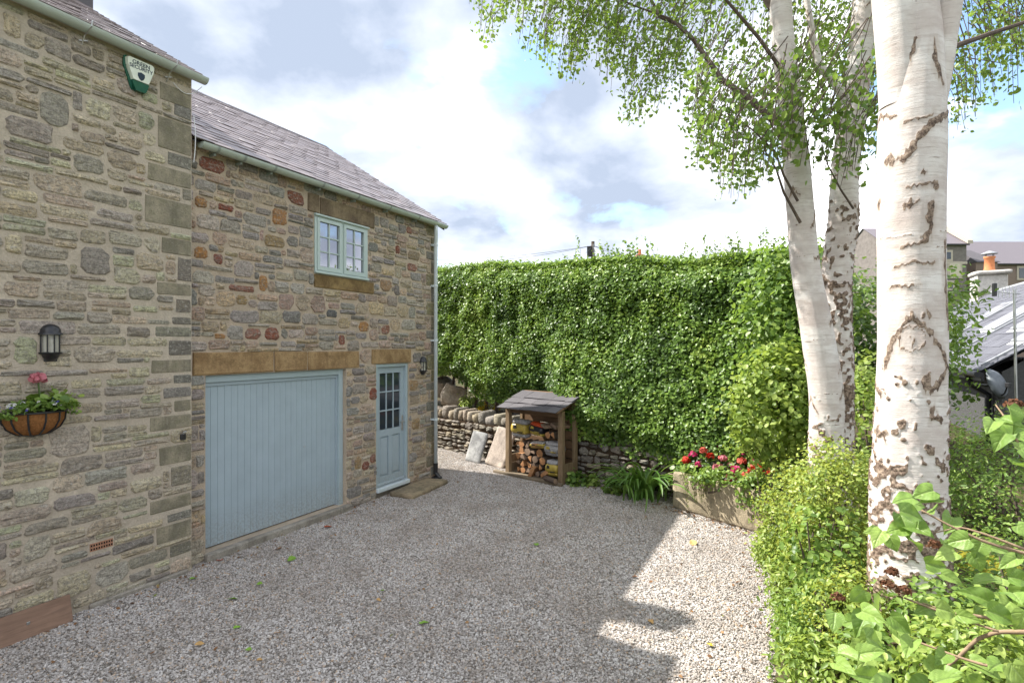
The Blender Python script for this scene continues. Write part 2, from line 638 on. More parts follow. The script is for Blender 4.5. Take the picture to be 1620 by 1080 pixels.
m_wood('log_grey', (0.33, 0.235, 0.165), (0.20, 0.135, 0.095), (14, 14, 14))
m_wood('log_bark', (0.135, 0.095, 0.07), (0.07, 0.05, 0.04), (20, 6, 20))
m_wood('twig', (0.36, 0.255, 0.165), (0.22, 0.15, 0.10), (20, 20, 20))
m_wood('branch_bark', (0.16, 0.12, 0.095), (0.08, 0.06, 0.05), (12, 12, 12))


def m_glass():
    t = NT('window_glass')
    t.set((0.028, 0.032, 0.042), 0.03, 0.8)
    gl = t.n('ShaderNodeBsdfGlossy')
    gl.inputs['Roughness'].default_value = 0.012
    gl.inputs['Color'].default_value = (0.86, 0.88, 0.98, 1)
    lw = t.n('ShaderNodeFresnel'); lw.inputs['IOR'].default_value = 2.3
    n = t.noise(t.world(), 3.5, 2, 0.5)
    b = t.n('ShaderNodeBump'); b.inputs['Strength'].default_value = 0.03; b.inputs['Distance'].default_value = 0.02
    t.l(n, b.inputs['Height']); t.l(b.outputs[0], gl.inputs['Normal'])
    ms = t.n('ShaderNodeMixShader')
    t.l(t.math('MULTIPLY', lw.outputs[0], 1.9), ms.inputs[0])
    t.l(t.b.outputs[0], ms.inputs[1]); t.l(gl.outputs[0], ms.inputs[2])
    t.l(ms.outputs[0], t.out.inputs[0])


m_glass()


def m_door_glass():
    t = NT('door_glass')
    t.set((0.03, 0.04, 0.05), 0.05, 0.9)


m_door_glass()


def m_gravel_sheet():
    t = NT('gravel_sheet'); w = t.world()
    v = t.n('ShaderNodeTexVoronoi', feature='F1'); v.inputs['Scale'].default_value = 48
    t.l(w, v.inputs['Vector'])
    v2 = t.n('ShaderNodeTexVoronoi', feature='DISTANCE_TO_EDGE'); v2.inputs['Scale'].default_value = 48
    t.l(w, v2.inputs['Vector'])
    g = t.n('ShaderNodeSeparateColor'); t.l(v.outputs['Color'], g.inputs[0])
    c = t.ramp(g.outputs[0], [(0.0, (0.26, 0.235, 0.205)), (0.5, (0.42, 0.385, 0.35)), (1.0, (0.58, 0.545, 0.51))])
    c = t.mix(t.ramp(v2.outputs['Distance'], [(0.0, 1.0), (0.2, 0.0)]), c, (0.10, 0.085, 0.07))
    t.set(c, 0.92, 0.2)
    t.bump(v2.outputs['Distance'], 1.0, 0.02)


m_gravel_sheet()


def m_pebble():
    t = NT('gravel_stone')
    oi = t.n('ShaderNodeObjectInfo')
    n = t.noise(t.world(), 1.1, 3, 0.6)
    c = t.ramp(oi.outputs['Random'], [(0.0, (0.16, 0.14, 0.12)), (0.2, (0.32, 0.295, 0.265)), (0.6, (0.435, 0.41, 0.385)),
                                       (0.9, (0.59, 0.565, 0.535)), (0.97, (0.44, 0.33, 0.23))])
    n2 = t.noise(t.world(), 4.5, 5, 0.65)
    c = t.mix(t.ramp(n, [(0.42, 0.0), (0.70, 0.5)]), c, (0.25, 0.21, 0.17))
    c = t.mix(t.ramp(n2, [(0.54, 0.0), (0.70, 0.5)]), c, (0.20, 0.165, 0.13))
    c = t.mix(1.0, c, (1.02, 1.01, 1.02), 'MULTIPLY')
    t.set(c, 0.9, 0.25)


m_pebble()


def m_birch(name):
    t = NT(name)
    w = t.coord((1, 1, 1))
    a = t.attr('bark').outputs['Fac']
    fine = t.noise(t.coord((9, 9, 130)), 1.0, 4, 0.6)
    sm = t.noise(t.coord((3, 3, 7)), 1.0, 4, 0.6)
    rag = t.noise(w, 42, 7, 0.8)
    rg2 = t.noise(w, 15, 4, 0.7)
    white = t.mix(t.ramp(sm, [(0.35, 0.0), (0.72, 0.85)]), (0.70, 0.67, 0.635), (0.52, 0.46, 0.41))
    st = t.noise(t.coord((5, 5, 45)), 1.0, 5, 0.65)
    white = t.mix(t.ramp(st, [(0.50, 0.0), (0.70, 0.75)]), white, (0.42, 0.36, 0.32))
    white = t.mix(t.ramp(fine, [(0.60, 0.0), (0.72, 0.8)]), white, (0.24, 0.185, 0.15))
    dark = t.ramp(rag, [(0.36, (0.035, 0.025, 0.02)), (0.48, (0.15, 0.105, 0.078)), (0.60, (0.36, 0.28, 0.21))])
    f = t.math('ADD', t.math('ADD', a, t.math('MULTIPLY', t.math('SUBTRACT', rag, 0.5), 1.7)), t.math('MULTIPLY', t.math('SUBTRACT', rg2, 0.5), 0.5))
    ha = t.attr('halo').outputs['Fac']
    hb_ = t.math('MULTIPLY', ha, t.ramp(rg2, [(0.3, 0.35), (0.6, 1.0)]))
    white = t.mix(t.math('MULTIPLY', hb_, 0.8), white, (0.36, 0.285, 0.225))
    pk = t.noise(t.coord((2.2, 2.2, 3.5)), 1.0, 5, 0.65)
    white = t.mix(t.ramp(pk, [(0.45, 0.0), (0.64, 0.75)]), white, (0.46, 0.39, 0.355))
    c = t.mix(t.ramp(f, [(0.46, 0.0), (0.58, 1.0)]), white, dark)
    t.set(c, 0.72, 0.25)
    t.bump(t.mix(0.4, rag, fine), 0.5, 0.012)


m_birch('birch_bark')

GREEN = dict(
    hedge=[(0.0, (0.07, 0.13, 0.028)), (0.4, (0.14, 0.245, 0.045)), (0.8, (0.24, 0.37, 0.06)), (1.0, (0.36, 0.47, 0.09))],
    birch=[(0.0, (0.12, 0.19, 0.04)), (0.55, (0.22, 0.33, 0.06)), (1.0, (0.36, 0.47, 0.09))],
    bright=[(0.0, (0.09, 0.17, 0.037)), (0.5, (0.19, 0.31, 0.06)), (1.0, (0.32, 0.43, 0.09))],
    gold=[(0.0, (0.08, 0.14, 0.035)), (0.4, (0.25, 0.36, 0.06)), (1.0, (0.48, 0.55, 0.12))],
    lime=[(0.0, (0.14, 0.23, 0.045)), (0.5, (0.28, 0.39, 0.075)), (1.0, (0.42, 0.51, 0.13))],
    lily=[(0.0, (0.07, 0.16, 0.03)), (0.6, (0.12, 0.25, 0.045)), (1.0, (0.21, 0.35, 0.075))],
    lilac=[(0.0, (0.17, 0.29, 0.055)), (0.5, (0.27, 0.42, 0.09)), (1.0, (0.37, 0.50, 0.12))],
    grey=[(0.0, (0.22, 0.27, 0.20)), (1.0, (0.42, 0.46, 0.40))],
    heath=[(0.0, (0.09, 0.11, 0.03)), (1.0, (0.26, 0.28, 0.07))],
    dark=[(0.0, (0.045, 0.09, 0.02)), (1.0, (0.14, 0.235, 0.045))],
)
for k, s in GREEN.items():
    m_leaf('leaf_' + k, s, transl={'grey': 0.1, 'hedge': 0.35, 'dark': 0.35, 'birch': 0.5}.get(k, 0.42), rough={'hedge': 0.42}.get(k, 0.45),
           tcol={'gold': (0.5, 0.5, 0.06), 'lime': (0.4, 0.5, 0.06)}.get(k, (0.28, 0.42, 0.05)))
for nm, c in dict(red=(0.62, 0.03, 0.015), pink=(0.72, 0.06, 0.22), salmon=(0.74, 0.16, 0.12), white=(0.8, 0.8, 0.78), blue=(0.16, 0.14, 0.55),
                  yellow=(0.65, 0.48, 0.03), rose=(0.72, 0.25, 0.30), dead=(0.16, 0.065, 0.035)).items():
    m_leaf('petal_' + nm, [(0.0, [x * 0.75 for x in c]), (1.0, c)], 0.25, 0.6, c, 0.2)
m_leaf('litter', [(0.0, (0.10, 0.05, 0.03)), (0.5, (0.24, 0.12, 0.06)), (0.85, (0.36, 0.21, 0.10)), (1.0, (0.20, 0.24, 0.06))], 0.1, 0.7, (0.3, 0.15, 0.06), 0.2)
for nm, c in dict(green=(0.17, 0.30, 0.04), brown=(0.20, 0.10, 0.05), rust=(0.34, 0.075, 0.03), tan=(0.42, 0.26, 0.10), yellow=(0.5, 0.42, 0.05)).items():
    m_plain('fallen_' + nm, c, 0.6, 0.3, var=0.25, scale=60)
m_leaf('grass_blades', GREEN['bright'], 0.3)


def lilac_veins():
    m = MATS['leaf_lilac']; nt = m.node_tree
    b = [n for n in nt.nodes if n.type == 'BSDF_PRINCIPLED'][0]
    uv = nt.nodes.new('ShaderNodeAttribute'); uv.attribute_name = 'vein'
    bp = nt.nodes.new('ShaderNodeBump'); bp.inputs['Strength'].default_value = 0.5; bp.inputs['Distance'].default_value = 0.004; bp.invert = True
    nt.links.new(uv.outputs['Fac'], bp.inputs['Height']); nt.links.new(bp.outputs[0], b.inputs['Normal'])
    col = b.inputs['Base Color'].links[0].from_socket
    mx = nt.nodes.new('ShaderNodeMix'); mx.data_type = 'RGBA'
    ml = nt.nodes.new('ShaderNodeMath'); ml.operation = 'MULTIPLY'; ml.inputs[1].default_value = 0.4
    nt.links.new(uv.outputs['Fac'], ml.inputs[0]); nt.links.new(ml.outputs[0], mx.inputs['Factor'])
    nt.links.new(col, mx.inputs['A']); mx.inputs['B'].default_value = (0.42, 0.52, 0.20, 1)
    nt.links.new(mx.outputs['Result'], b.inputs['Base Color'])


lilac_veins()


def m_ground(name, a, b, c3):
    t = NT(name); w = t.world()
    n1 = t.noise(w, 0.7, 5, 0.6); n2 = t.noise(w, 12, 5, 0.7)
    c = t.mix(t.ramp(n1, [(0.35, 0.0), (0.65, 1.0)]), a, b)
    c = t.mix(t.ramp(n2, [(0.45, 0.0), (0.7, 0.6)]), c, c3)
    t.set(c, 0.97, 0.08)
    t.bump(n2, 1.0, 0.05)


m_ground('garden_soil', (0.075, 0.055, 0.036), (0.06, 0.065, 0.028), (0.11, 0.085, 0.05))
m_ground('meadow', (0.07, 0.11, 0.03), (0.10, 0.13, 0.04), (0.05, 0.08, 0.025))

# ================================================================== GROUND
HZ = math.pi / 2 - TH          # rotation that turns local x onto the house front direction
EDGE_O = 5.78                  # gravel edge, metres out from the wing's front
W0 = Vector((-1.42, 12.95, 0)) # dry-stone wall: a point on its foot, and its direction
WD = Vector((0.70, -0.714, 0)).normalized()
WB = Vector((-WD.y, WD.x, 0))  # behind the wall
BANK = 0.9


def bank_h(x, y):
    s = x * U.x + y * U.y
    o = x * NV.x + y * NV.y + P0
    wob = (fbm(np.stack([s * 0.8, o * 0.8, 0 * s], -1), 5, 3) - 0.5) * 0.35
    a = sstep(EDGE_O - 0.05, EDGE_O + 0.85, o + wob * 0.6)
    dw = (x - W0.x) * WB.x + (y - W0.y) * WB.y
    b = sstep(0.12, 0.34, dw)
    bump = (fbm(np.stack([x * 1.7, y * 1.7, 0 * x], -1), 9, 3) - 0.5) * 0.12
    m = np.maximum(a, b)
    return -0.06 + (BANK + 0.06 + bump) * m


def bank_z(x, y):
    return float(bank_h(np.array([x], float), np.array([y], float))[0])


mb = MB()
mb.add([(-4000, -4000, -0.35), (4000, -4000, -0.35), (4000, 4000, -0.35), (-4000, 4000, -0.35)], [(0, 1, 2, 3)])
g = mb.build('ground', MATS['meadow'])
tag(g, 'open green land beyond the gardens', 'ground', kind='structure')

gx = np.linspace(-14, 26, 180); gy = np.linspace(-6, 34, 180)
XX, YY = np.meshgrid(gx, gy)
ZZ = bank_h(XX.ravel(), YY.ravel())
V = np.stack([XX.ravel(), YY.ravel(), ZZ], -1)
ii = np.arange(179 * 179); r_, c_ = ii // 179, ii % 179
F = np.stack([r_ * 180 + c_, r_ * 180 + c_ + 1, (r_ + 1) * 180 + c_ + 1, (r_ + 1) * 180 + c_], -1)
me = mesh_np('garden_bank', V, F)
me.polygons.foreach_set('use_smooth', [True] * len(me.polygons))
g = link('garden_bank', me, MATS['garden_soil'])
tag(g, 'raised planted garden bank beside and behind the gravel yard', 'terrain', kind='structure')

mb = MB()
yard = [HW(-6, -1, 0), HW(-6, EDGE_O + 0.4, 0), HW(8.6, EDGE_O + 0.4, 0), HW(13, 1, 0), HW(15, -6, 0), HW(8, -6, 0)]
mb.add(yard, [tuple(range(len(yard)))])
g = mb.build('gravel_yard', MATS['gravel_sheet'])
tag(g, 'pale limestone gravel yard in front of the garage', 'yard', kind='structure')

# loose chippings as real stones, instanced over the yard
mb = MB()
lo = [HW(0.6, 0.12, 0.004), HW(0.6, EDGE_O + 0.12, 0.004), HW(7.9, EDGE_O + 0.12, 0.004), HW(8.75, 4.35, 0.004),
      W0 + WD * 3.6 + Vector((0, 0, 0.004)), W0 + WD * -1.4 + Vector((0, 0, 0.004)), HW(10.5, -2.2, 0.004), HW(8.62, -2.2, 0.004), HW(8.62, 0.0, 0.004), HW(3.8, 0.0, 0.004), HW(3.8, 0.12, 0.004)]
mb.add(lo, [tuple(range(len(lo)))])
grav = mb.build('gravel', MATS['gravel_stone'])
tag(grav, 'loose pale grey and buff limestone chippings covering the yard', 'gravel', kind='stuff')


def gravel_nodes():
    nt = bpy.data.node_groups.new('chippings', 'GeometryNodeTree')
    nt.interface.new_socket('Geometry', in_out='INPUT', socket_type='NodeSocketGeometry')
    nt.interface.new_socket('Geometry', in_out='OUTPUT', socket_type='NodeSocketGeometry')
    N = nt.nodes.new; L = nt.links.new
    gi = N('NodeGroupInput'); go = N('NodeGroupOutput')
    dp = N('GeometryNodeDistributePointsOnFaces'); dp.distribute_method = 'RANDOM'
    dp.inputs['Density'].default_value = 4200
    ico = N('GeometryNodeMeshIcoSphere'); ico.inputs['Radius'].default_value = 0.0108; ico.inputs['Subdivisions'].default_value = 1
    # knock the ball into an angular chip
    sp = N('GeometryNodeSetPosition')
    nz = N('ShaderNodeTexNoise'); nz.inputs['Scale'].default_value = 70
    sub = N('ShaderNodeVectorMath'); sub.operation = 'SUBTRACT'; sub.inputs[1].default_value = (0.5, 0.5, 0.5)
    sc = N('ShaderNodeVectorMath'); sc.operation = 'SCALE'; sc.inputs['Scale'].default_value = 0.02
    L(nz.outputs['Color'], sub.inputs[0]); L(sub.outputs[0], sc.inputs[0])
    L(ico.outputs['Mesh'], sp.inputs['Geometry']); L(sc.outputs[0], sp.inputs['Offset'])
    inst = N('GeometryNodeInstanceOnPoints')
    rot = N('FunctionNodeRandomValue'); rot.data_type = 'FLOAT_VECTOR'
    rot.inputs[0].default_value = (-0.7, -0.7, 0); rot.inputs[1].default_value = (0.7, 0.7, 6.283)
    scl = N('FunctionNodeRandomValue'); scl.data_type = 'FLOAT_VECTOR'
    scl.inputs[0].default_value = (0.55, 0.45, 0.4); scl.inputs[1].default_value = (1.55, 1.25, 0.95)
    scl.inputs['Seed'].default_value = 4
    sm = N('GeometryNodeSetMaterial'); sm.inputs['Material'].default_value = MATS['gravel_stone']
    L(gi.outputs[0], dp.inputs['Mesh']); L(dp.outputs['Points'], inst.inputs['Points'])
    L(sp.outputs[0], inst.inputs['Instance'])
    L(rot.outputs[0], inst.inputs['Rotation']); L(scl.outputs[0], inst.inputs['Scale'])
    L(inst.outputs[0], sm.inputs[0]); L(sm.outputs[0], go.inputs[0])
    m = grav.modifiers.new('chippings', 'NODES'); m.node_group = nt


gravel_nodes()

# ================================================================== MASONRY
def pack(S0, S1, Z0, Z1, blocked, wr, hr, cell=0.015, seed=1, zbias=0.5):
    """random rubble: fill a wall face with stones, bottom up, each resting on those below"""
    rs = random.Random(seed)
    nx = int((S1 - S0) / cell); nz = int((Z1 - Z0) / cell)
    occ = np.zeros((nz, nx), bool)
    for a, b, c, d in blocked:
        i0 = max(0, int(math.floor((a - S0) / cell))); i1 = min(nx, int(math.ceil((b - S0) / cell)))
        j0 = max(0, int(math.floor((c - Z0) / cell))); j1 = min(nz, int(math.ceil((d - Z0) / cell)))
        if i1 > i0 and j1 > j0: occ[j0:j1, i0:i1] = True
    out = []
    lasth = None
    for j in range(nz):
        i = 0
        while i < nx:
            if occ[j, i]:
                i += 1; continue
            run = 1
            while i + run < nx and not occ[j, i + run] and run * cell < wr[1] * 1.6: run += 1
            h = rs.triangular(hr[0], hr[1], hr[0] + (hr[1] - hr[0]) * 0.35)
            if lasth and rs.random() < zbias: h = lasth
            w = min(wr[1], max(wr[0], h * rs.uniform(1.0, 3.6)))
            if rs.random() < 0.10: w = h * rs.uniform(0.6, 1.0)
            wc = int(w / cell)
            if run < wc * 1.45 and run * cell < wr[1] * 1.25: wc = run
            wc = max(1, min(wc, run))
            hc = max(1, int(h / cell)); k = 1
            while k < hc and j + k < nz and not occ[j + k, i:i + wc].any(): k += 1
            if j + k >= nz or (k < hc): pass
            occ[j:j + k, i:i + wc] = True
            if wc * cell >= 0.05 and k * cell >= 0.04:
                out.append((S0 + i * cell, S0 + (i + wc) * cell, Z0 + j * cell, Z0 + (j + k) * cell))
                lasth = k * cell
            i += wc
    return out


def courses(S0, S1, Z0, Z1, blocked, wr, hr, seed=1, cell=0.01, split=0.38):
    """roughly coursed rubble: uneven bands, broken into blocks, some blocks split into thinner stones;
    stones are trimmed round the openings and the gaps that remain are pinned with small stones"""
    rs = random.Random(seed)
    nx = int((S1 - S0) / cell) + 1; nz = int((Z1 - Z0) / cell) + 1
    occ = np.zeros((nz, nx), bool)

    def ij(a, b, c, d):
        return (max(0, int(round((c - Z0) / cell))), min(nz, int(round((d - Z0) / cell))), max(0, int(round((a - S0) / cell))), min(nx, int(round((b - S0) / cell))))
    for r in blocked:
        j0, j1, i0, i1 = ij(*r)
        if j1 > j0 and i1 > i0: occ[j0:j1, i0:i1] = True
    out = []

    def put(a, b, c, d):
        for _ in range(60):
            j0, j1, i0, i1 = ij(a, b, c, d)
            if j1 - j0 < 4 or i1 - i0 < 5: return
            sub = occ[j0:j1, i0:i1]
            if not sub.any(): break
            e = [sub[:, 0].mean(), sub[:, -1].mean(), sub[0].mean(), sub[-1].mean()]
            k = int(np.argmax(e))
            if e[k] == 0: return
            if k == 0: a += cell
            elif k == 1: b -= cell
            elif k == 2: c += cell
            else: d -= cell
        else:
            return
        occ[j0:j1, i0:i1] = True
        out.append((a, b, c, d))
    z = Z0
    while z < Z1 - 0.04:
        H = rs.uniform(hr[0] * 1.35, hr[1] * 1.2)
        if Z1 - (z + H) < 0.06: H = Z1 - z
        x = S0 - rs.uniform(0, .15)
        while x < S1:
            w = rs.triangular(wr[0], wr[1], wr[0] + (wr[1] - wr[0]) * .4)
            if S1 - (x + w) < 0.08: w = S1 - x
            dz0 = rs.uniform(-.22, .22) * H; dz1 = rs.uniform(-.22, .22) * H
            a, b = max(S0, x), min(S1, x + w)
            c, d = max(Z0, z + dz0), min(Z1, z + H + dz1)
            if H > hr[0] * 1.5 and rs.random() < split and w > wr[0] * 1.1:
                k = rs.uniform(.35, .65); zm = c + (d - c) * k
                if rs.random() < .4:
                    xm = a + (b - a) * rs.uniform(.35, .65)
                    put(a, xm, c, zm); put(xm, b, c, zm); put(a, b, zm, d)
                else:
                    put(a, b, c, zm); put(a, b, zm, d)
            else:
                put(a, b, c, d)
            x += w
        z += H
    # pinnings
    for j in range(0, nz - 5, 2):
        i = 0
        while i < nx - 6:
            if occ[j, i]: i += 1; continue
            run = 1
            while i + run < nx and not occ[j, i + run] and run * cell < wr[1] * .8: run += 1
            if run >= 6:
                k = 1
                while j + k < nz and k * cell < hr[1] * .8 and not occ[j + k, i:i + run].any(): k += 1
                if k >= 5:
                    occ[j:j + k, i:i + run] = True
                    out.append((S0 + i * cell, S0 + (i + run) * cell, Z0 + j * cell, Z0 + (j + k) * cell))
            i += run
    return out


def stone_verts(w, h, rs, proud=0.014, square=0.5, n=12, bed=0.02, rag=0.075):
    """one face stone, origin at its centre, x along the wall, -y outwards: a four-cornered block with
    knocked-off corners and uneven edges"""
    m = min(w, h)
    k = rag * 1.6
    cor = [(-w / 2, -h / 2), (w / 2, -h / 2), (w / 2, h / 2), (-w / 2, h / 2)]
    sg = [(1, 1), (-1, 1), (-1, -1), (1, -1)]
    cor = [(x + s[0] * rs.uniform(-.25, 1) * k * min(w, 2 * h) * .7, z + s[1] * rs.uniform(-.3, 1) * k * h) for (x, z), s in zip(cor, sg)]
    pts = []
    for q in range(4):
        p, c, nx_ = cor[q - 1], cor[q], cor[(q + 1) % 4]
        cut = rs.uniform(.10, .34) * m * (1.25 - .6 * square)
        lp = math.hypot(p[0] - c[0], p[1] - c[1]); ln = math.hypot(nx_[0] - c[0], nx_[1] - c[1])
        pts.append((c[0] + (p[0] - c[0]) / lp * cut, c[1] + (p[1] - c[1]) / lp * cut))
        cu2 = cut * rs.uniform(.6, 1.3)
        pts.append((c[0] + (nx_[0] - c[0]) / ln * cu2, c[1] + (nx_[1] - c[1]) / ln * cu2))
        t = rs.uniform(.4, .6); b = rs.uniform(-.07, .05) * h
        mx_, mz_ = c[0] + (nx_[0] - c[0]) * t, c[1] + (nx_[1] - c[1]) * t
        ox, oz = (nx_[1] - c[1]) / ln, -(nx_[0] - c[0]) / ln
        pts.append((mx_ + ox * b, mz_ + oz * b))
    n = len(pts)
    vs = [(x, bed, z) for x, z in pts]
    vs += [(x * 0.985, -0.002, z * 0.985) for x, z in pts]
    ins = min(0.013, 0.18 * m)
    fx = max(0.3, 1 - 2 * ins / w * rs.uniform(0.8, 1.4)); fz = max(0.3, 1 - 2 * ins / h * rs.uniform(0.8, 1.3))
    vs += [(x * fx + rs.uniform(-.004, .004), -proud * rs.uniform(0.35, 1.35), z * fz + rs.uniform(-.004, .004)) for x, z in pts]
    vs.append((rs.uniform(-.15, .15) * w, -proud * rs.uniform(0.6, 1.7), rs.uniform(-.15, .15) * h))
    fs = []
    for r0 in (0, 1):
        for k in range(n):
            k2 = (k + 1) % n
            fs.append((r0 * n + k, r0 * n + k2, (r0 + 1) * n + k2, (r0 + 1) * n + k))
    for k in range(n):
        fs.append((2 * n + k, 2 * n + (k + 1) % n, 3 * n))
    return vs, fs


def block_verts(w, h, rs, proud=0.012, bed=0.03, b=0.012):
    mb = MB()
    mb.bevbox(-w / 2, w / 2, -proud, bed, -h / 2, h / 2, b)
    return [(x + rs.uniform(-.009, .003) * (1 if x > 0 else -1), y + rs.uniform(-.003, .003), z + rs.uniform(-.009, .003) * (1 if z > 0 else -1)) for x, y, z in mb.v], mb.f


def jit(c, rs, v=0.22, hue=0.05):
    k = 1 + rs.uniform(-v, v)
    return tuple(max(0.01, x * k * (1 + rs.uniform(-hue, hue))) for x in c)


def wall_stones(parent, rects, pal, rs, gap, y, mat, limit, name='stone', proud=0.014, square=0.5, dist=None, rag=0.075):
    """the largest in view as single stones, the rest joined"""
    def key(r):
        sm = 0.5 * (r[0] + r[1])
        d = dist(sm) if dist else 1.0
        return -(r[1] - r[0]) * (r[3] - r[2]) / d ** 2
    rects = sorted(rects, key=key)
    rest = MB(); restc = []
    for i, (a, b, c, d) in enumerate(rects):
        g = gap * rs.uniform(0.7, 1.4)
        w, h = b - a - g, d - c - g
        if w < 0.045 or h < 0.035: continue
        vs, fs = stone_verts(w, h, rs, proud * rs.uniform(0.6, 1.5), square + rs.uniform(-0.3, 0.3), rag=rag)
        col = jit(rs.choice(pal), rs)
        cx, cz = (a + b) / 2, (c + d) / 2
        if i < limit:
            m = MB(); m.add(vs, fs)
            m.build(name, mat, parent, False, (cx, y, cz), col=col)
        else:
            rest.add([(vx + cx, vy + y, vz + cz) for vx, vy, vz in vs], fs)
            restc += [col] * len(vs)
    if rest.v:
        o = rest.build('small_' + name + 's', mat, parent, col=np.array(restc))
        tag(o, kind='stuff')


def front_sheet(S0, S1, Z0, Z1, y, holes, depth=0.18, seg=None):
    """a wall face with openings and their reveals"""
    mb = MB()
    ss = sorted({S0, S1, *[h[0] for h in holes], *[h[1] for h in holes]})
    zs = sorted({Z0, Z1, *[h[2] for h in holes], *[h[3] for h in holes]})
    for a, b in zip(ss, ss[1:]):
        for c, d in zip(zs, zs[1:]):
            m = ((a + b) / 2, (c + d) / 2)
            if any(h[0] < m[0] < h[1] and h[2] < m[1] < h[3] for h in holes): continue
            mb.add([(a, y, c), (b, y, c), (b, y, d), (a, y, d)], [(0, 1, 2, 3)])
    for a, b, c, d in holes:
        y2 = y + depth
        mb.add([(a, y, c), (a, y2, c), (a, y2, d), (a, y, d)], [(0, 1, 2, 3)])
        mb.add([(b, y, c), (b, y2, c), (b, y2, d), (b, y, d)], [(3, 2, 1, 0)])
        mb.add([(a, y, d), (b, y, d), (b, y2, d), (a, y2, d)], [(3, 2, 1, 0)])
        mb.add([(a, y, c), (b, y, c), (b, y2, c), (a, y2, c)], [(0, 1, 2, 3)])
    return mb


def hrect(px0, py0, px1, py1, out=0.0):
    """photo box on the house front -> (s0, s1, z0, z1)"""
    pm = 0.5 * (px0 + px1)
    return (ws(px0, out), ws(px1, out), wz(pm, py1, out), wz(pm, py0, out))


def ydist(out):
    return lambda s: s * math.cos(TH) + (P0 - out) * math.sin(TH)


# ------------------------------------------------------------------ roofs
def slate_meshes(w, L, th, name, mat):
    ms = []
    for k in range(5):
        rs = random.Random(50 + k)
        mb = MB()
        ww = w - rs.uniform(0.003, 0.008)
        mb.box(-ww / 2, ww / 2, 0, L, 0, th)
        vs = list(mb.v)
        vs = [(x + (rs.uniform(-.003, .003)), y + (rs.uniform(-.006, .006) if y == 0 else 0), z) for x, y, z in vs]
        me = bpy.data.meshes.new(name); me.from_pydata(vs, [], mb.f); me.materials.append(mat)
        ms.append(me)
    return ms


def slate_roof(parent, s0, s1, y0, z0, pitch, slope, w, expo, mat, limit, sl0, tilt=2.6, th=0.011, name='slate', vis=None, seed=3):
    """parent = roof deck; individual slates within vis=(s from, s to), the rest joined"""
    rs = random.Random(seed)
    L = expo * 2.1
    ms = slate_meshes(w, L, th, name, mat)
    n = int(slope / expo); count = 0
    rest = MB()
    cp, sp = math.cos(pitch), math.sin(pitch)
    for r in range(n + 1):
        v = r * expo
        Lc = min(1.0, (slope - v + 0.02) / L)
        if Lc < 0.15: continue
        off = (r % 2) * w / 2
        k = int((s1 - s0) / w) + 2
        for c in range(k):
            x = s1 - w / 2 - c * w + off
            a, b = max(s0, x - w / 2), min(s1, x + w / 2)
            if b - a < 0.05: continue
            sc = (b - a) / w; xc = (a + b) / 2
            lift = 0.026 + rs.uniform(-.003, .004)
            loc = (xc, y0 + v * cp - lift * sp, z0 + v * sp + lift * cp)
            ang = pitch - R(tilt) + R(rs.uniform(-.4, .4))
            me = rs.choice(ms)
            if count < limit and (vis is None or vis[0] <= xc <= vis[1]):
                link(name, me, None, parent, loc, (ang, 0, R(rs.uniform(-.4, .4))), (sc, Lc, 1)); count += 1
            else:
                M = Matrix.Translation(loc) @ Matrix.Rotation(ang, 4, 'X') @ Matrix.Diagonal((sc, Lc, 1, 1))
                rest.add([M @ v_.co for v_ in me.vertices], [tuple(p.vertices) for p in me.polygons])
    if rest.v:
        o = rest.build(name + 's_beyond', mat, parent)
        tag(o, kind='stuff')


def half_gutter(s0, s1, y, z, r, mat, name, parent, ends=True):
    mb = MB(); n = 12
    vs = []; fs = []
    for x in (s0, s1):
        for rr in (r, r - 0.004):
            for k in range(n + 1):
                a = math.pi + math.pi * k / n
                vs.append((x, y + rr * math.cos(a), z + rr * math.sin(a)))
    m = n + 1
    for k in range(n):
        fs.append((k, k + 1, 2 * m + k + 1, 2 * m + k))
        fs.append((m + k, 3 * m + k, 3 * m + k + 1, m + k + 1))
    for e in (0, n):
        fs.append((e, 2 * m + e, 3 * m + e, m + e))
    for x, b in ((s0, 0), (s1, 2 * m)):
        fs.append(tuple(b + k for k in range(m)))
    mb.add(vs, fs)
    return mb.build(name, mat, parent)


def gutter_clip(x, y, z, r, parent, w=0.03):
    mb = MB(); n = 10; vs = []; fs = []
    for xx in (x - w / 2, x + w / 2):
        for k in range(n + 1):
            a = math.pi + math.pi * k / n
            vs.append((xx, y + (r + 0.006) * math.cos(a), z + (r + 0.006) * math.sin(a)))
    for k in range(n): fs.append((k, k + 1, n + 2 + k, n + 1 + k))
    for xx in (0, n + 1):
        pass
    mb.add(vs, fs)
    mb.box(x - w / 2, x + w / 2, y + r, y + r + 0.05, z - 0.045, z - 0.03)
    mb.box(x - 0.012, x + 0.012, y + 0.02, y + r + 0.05, z - r - 0.03, z - r + 0.0)
    return mb.build('gutter_bracket', MATS['gutter_clip'], parent)


m_plain('gutter_clip', (0.24, 0.27, 0.245), 0.5, 0.4)

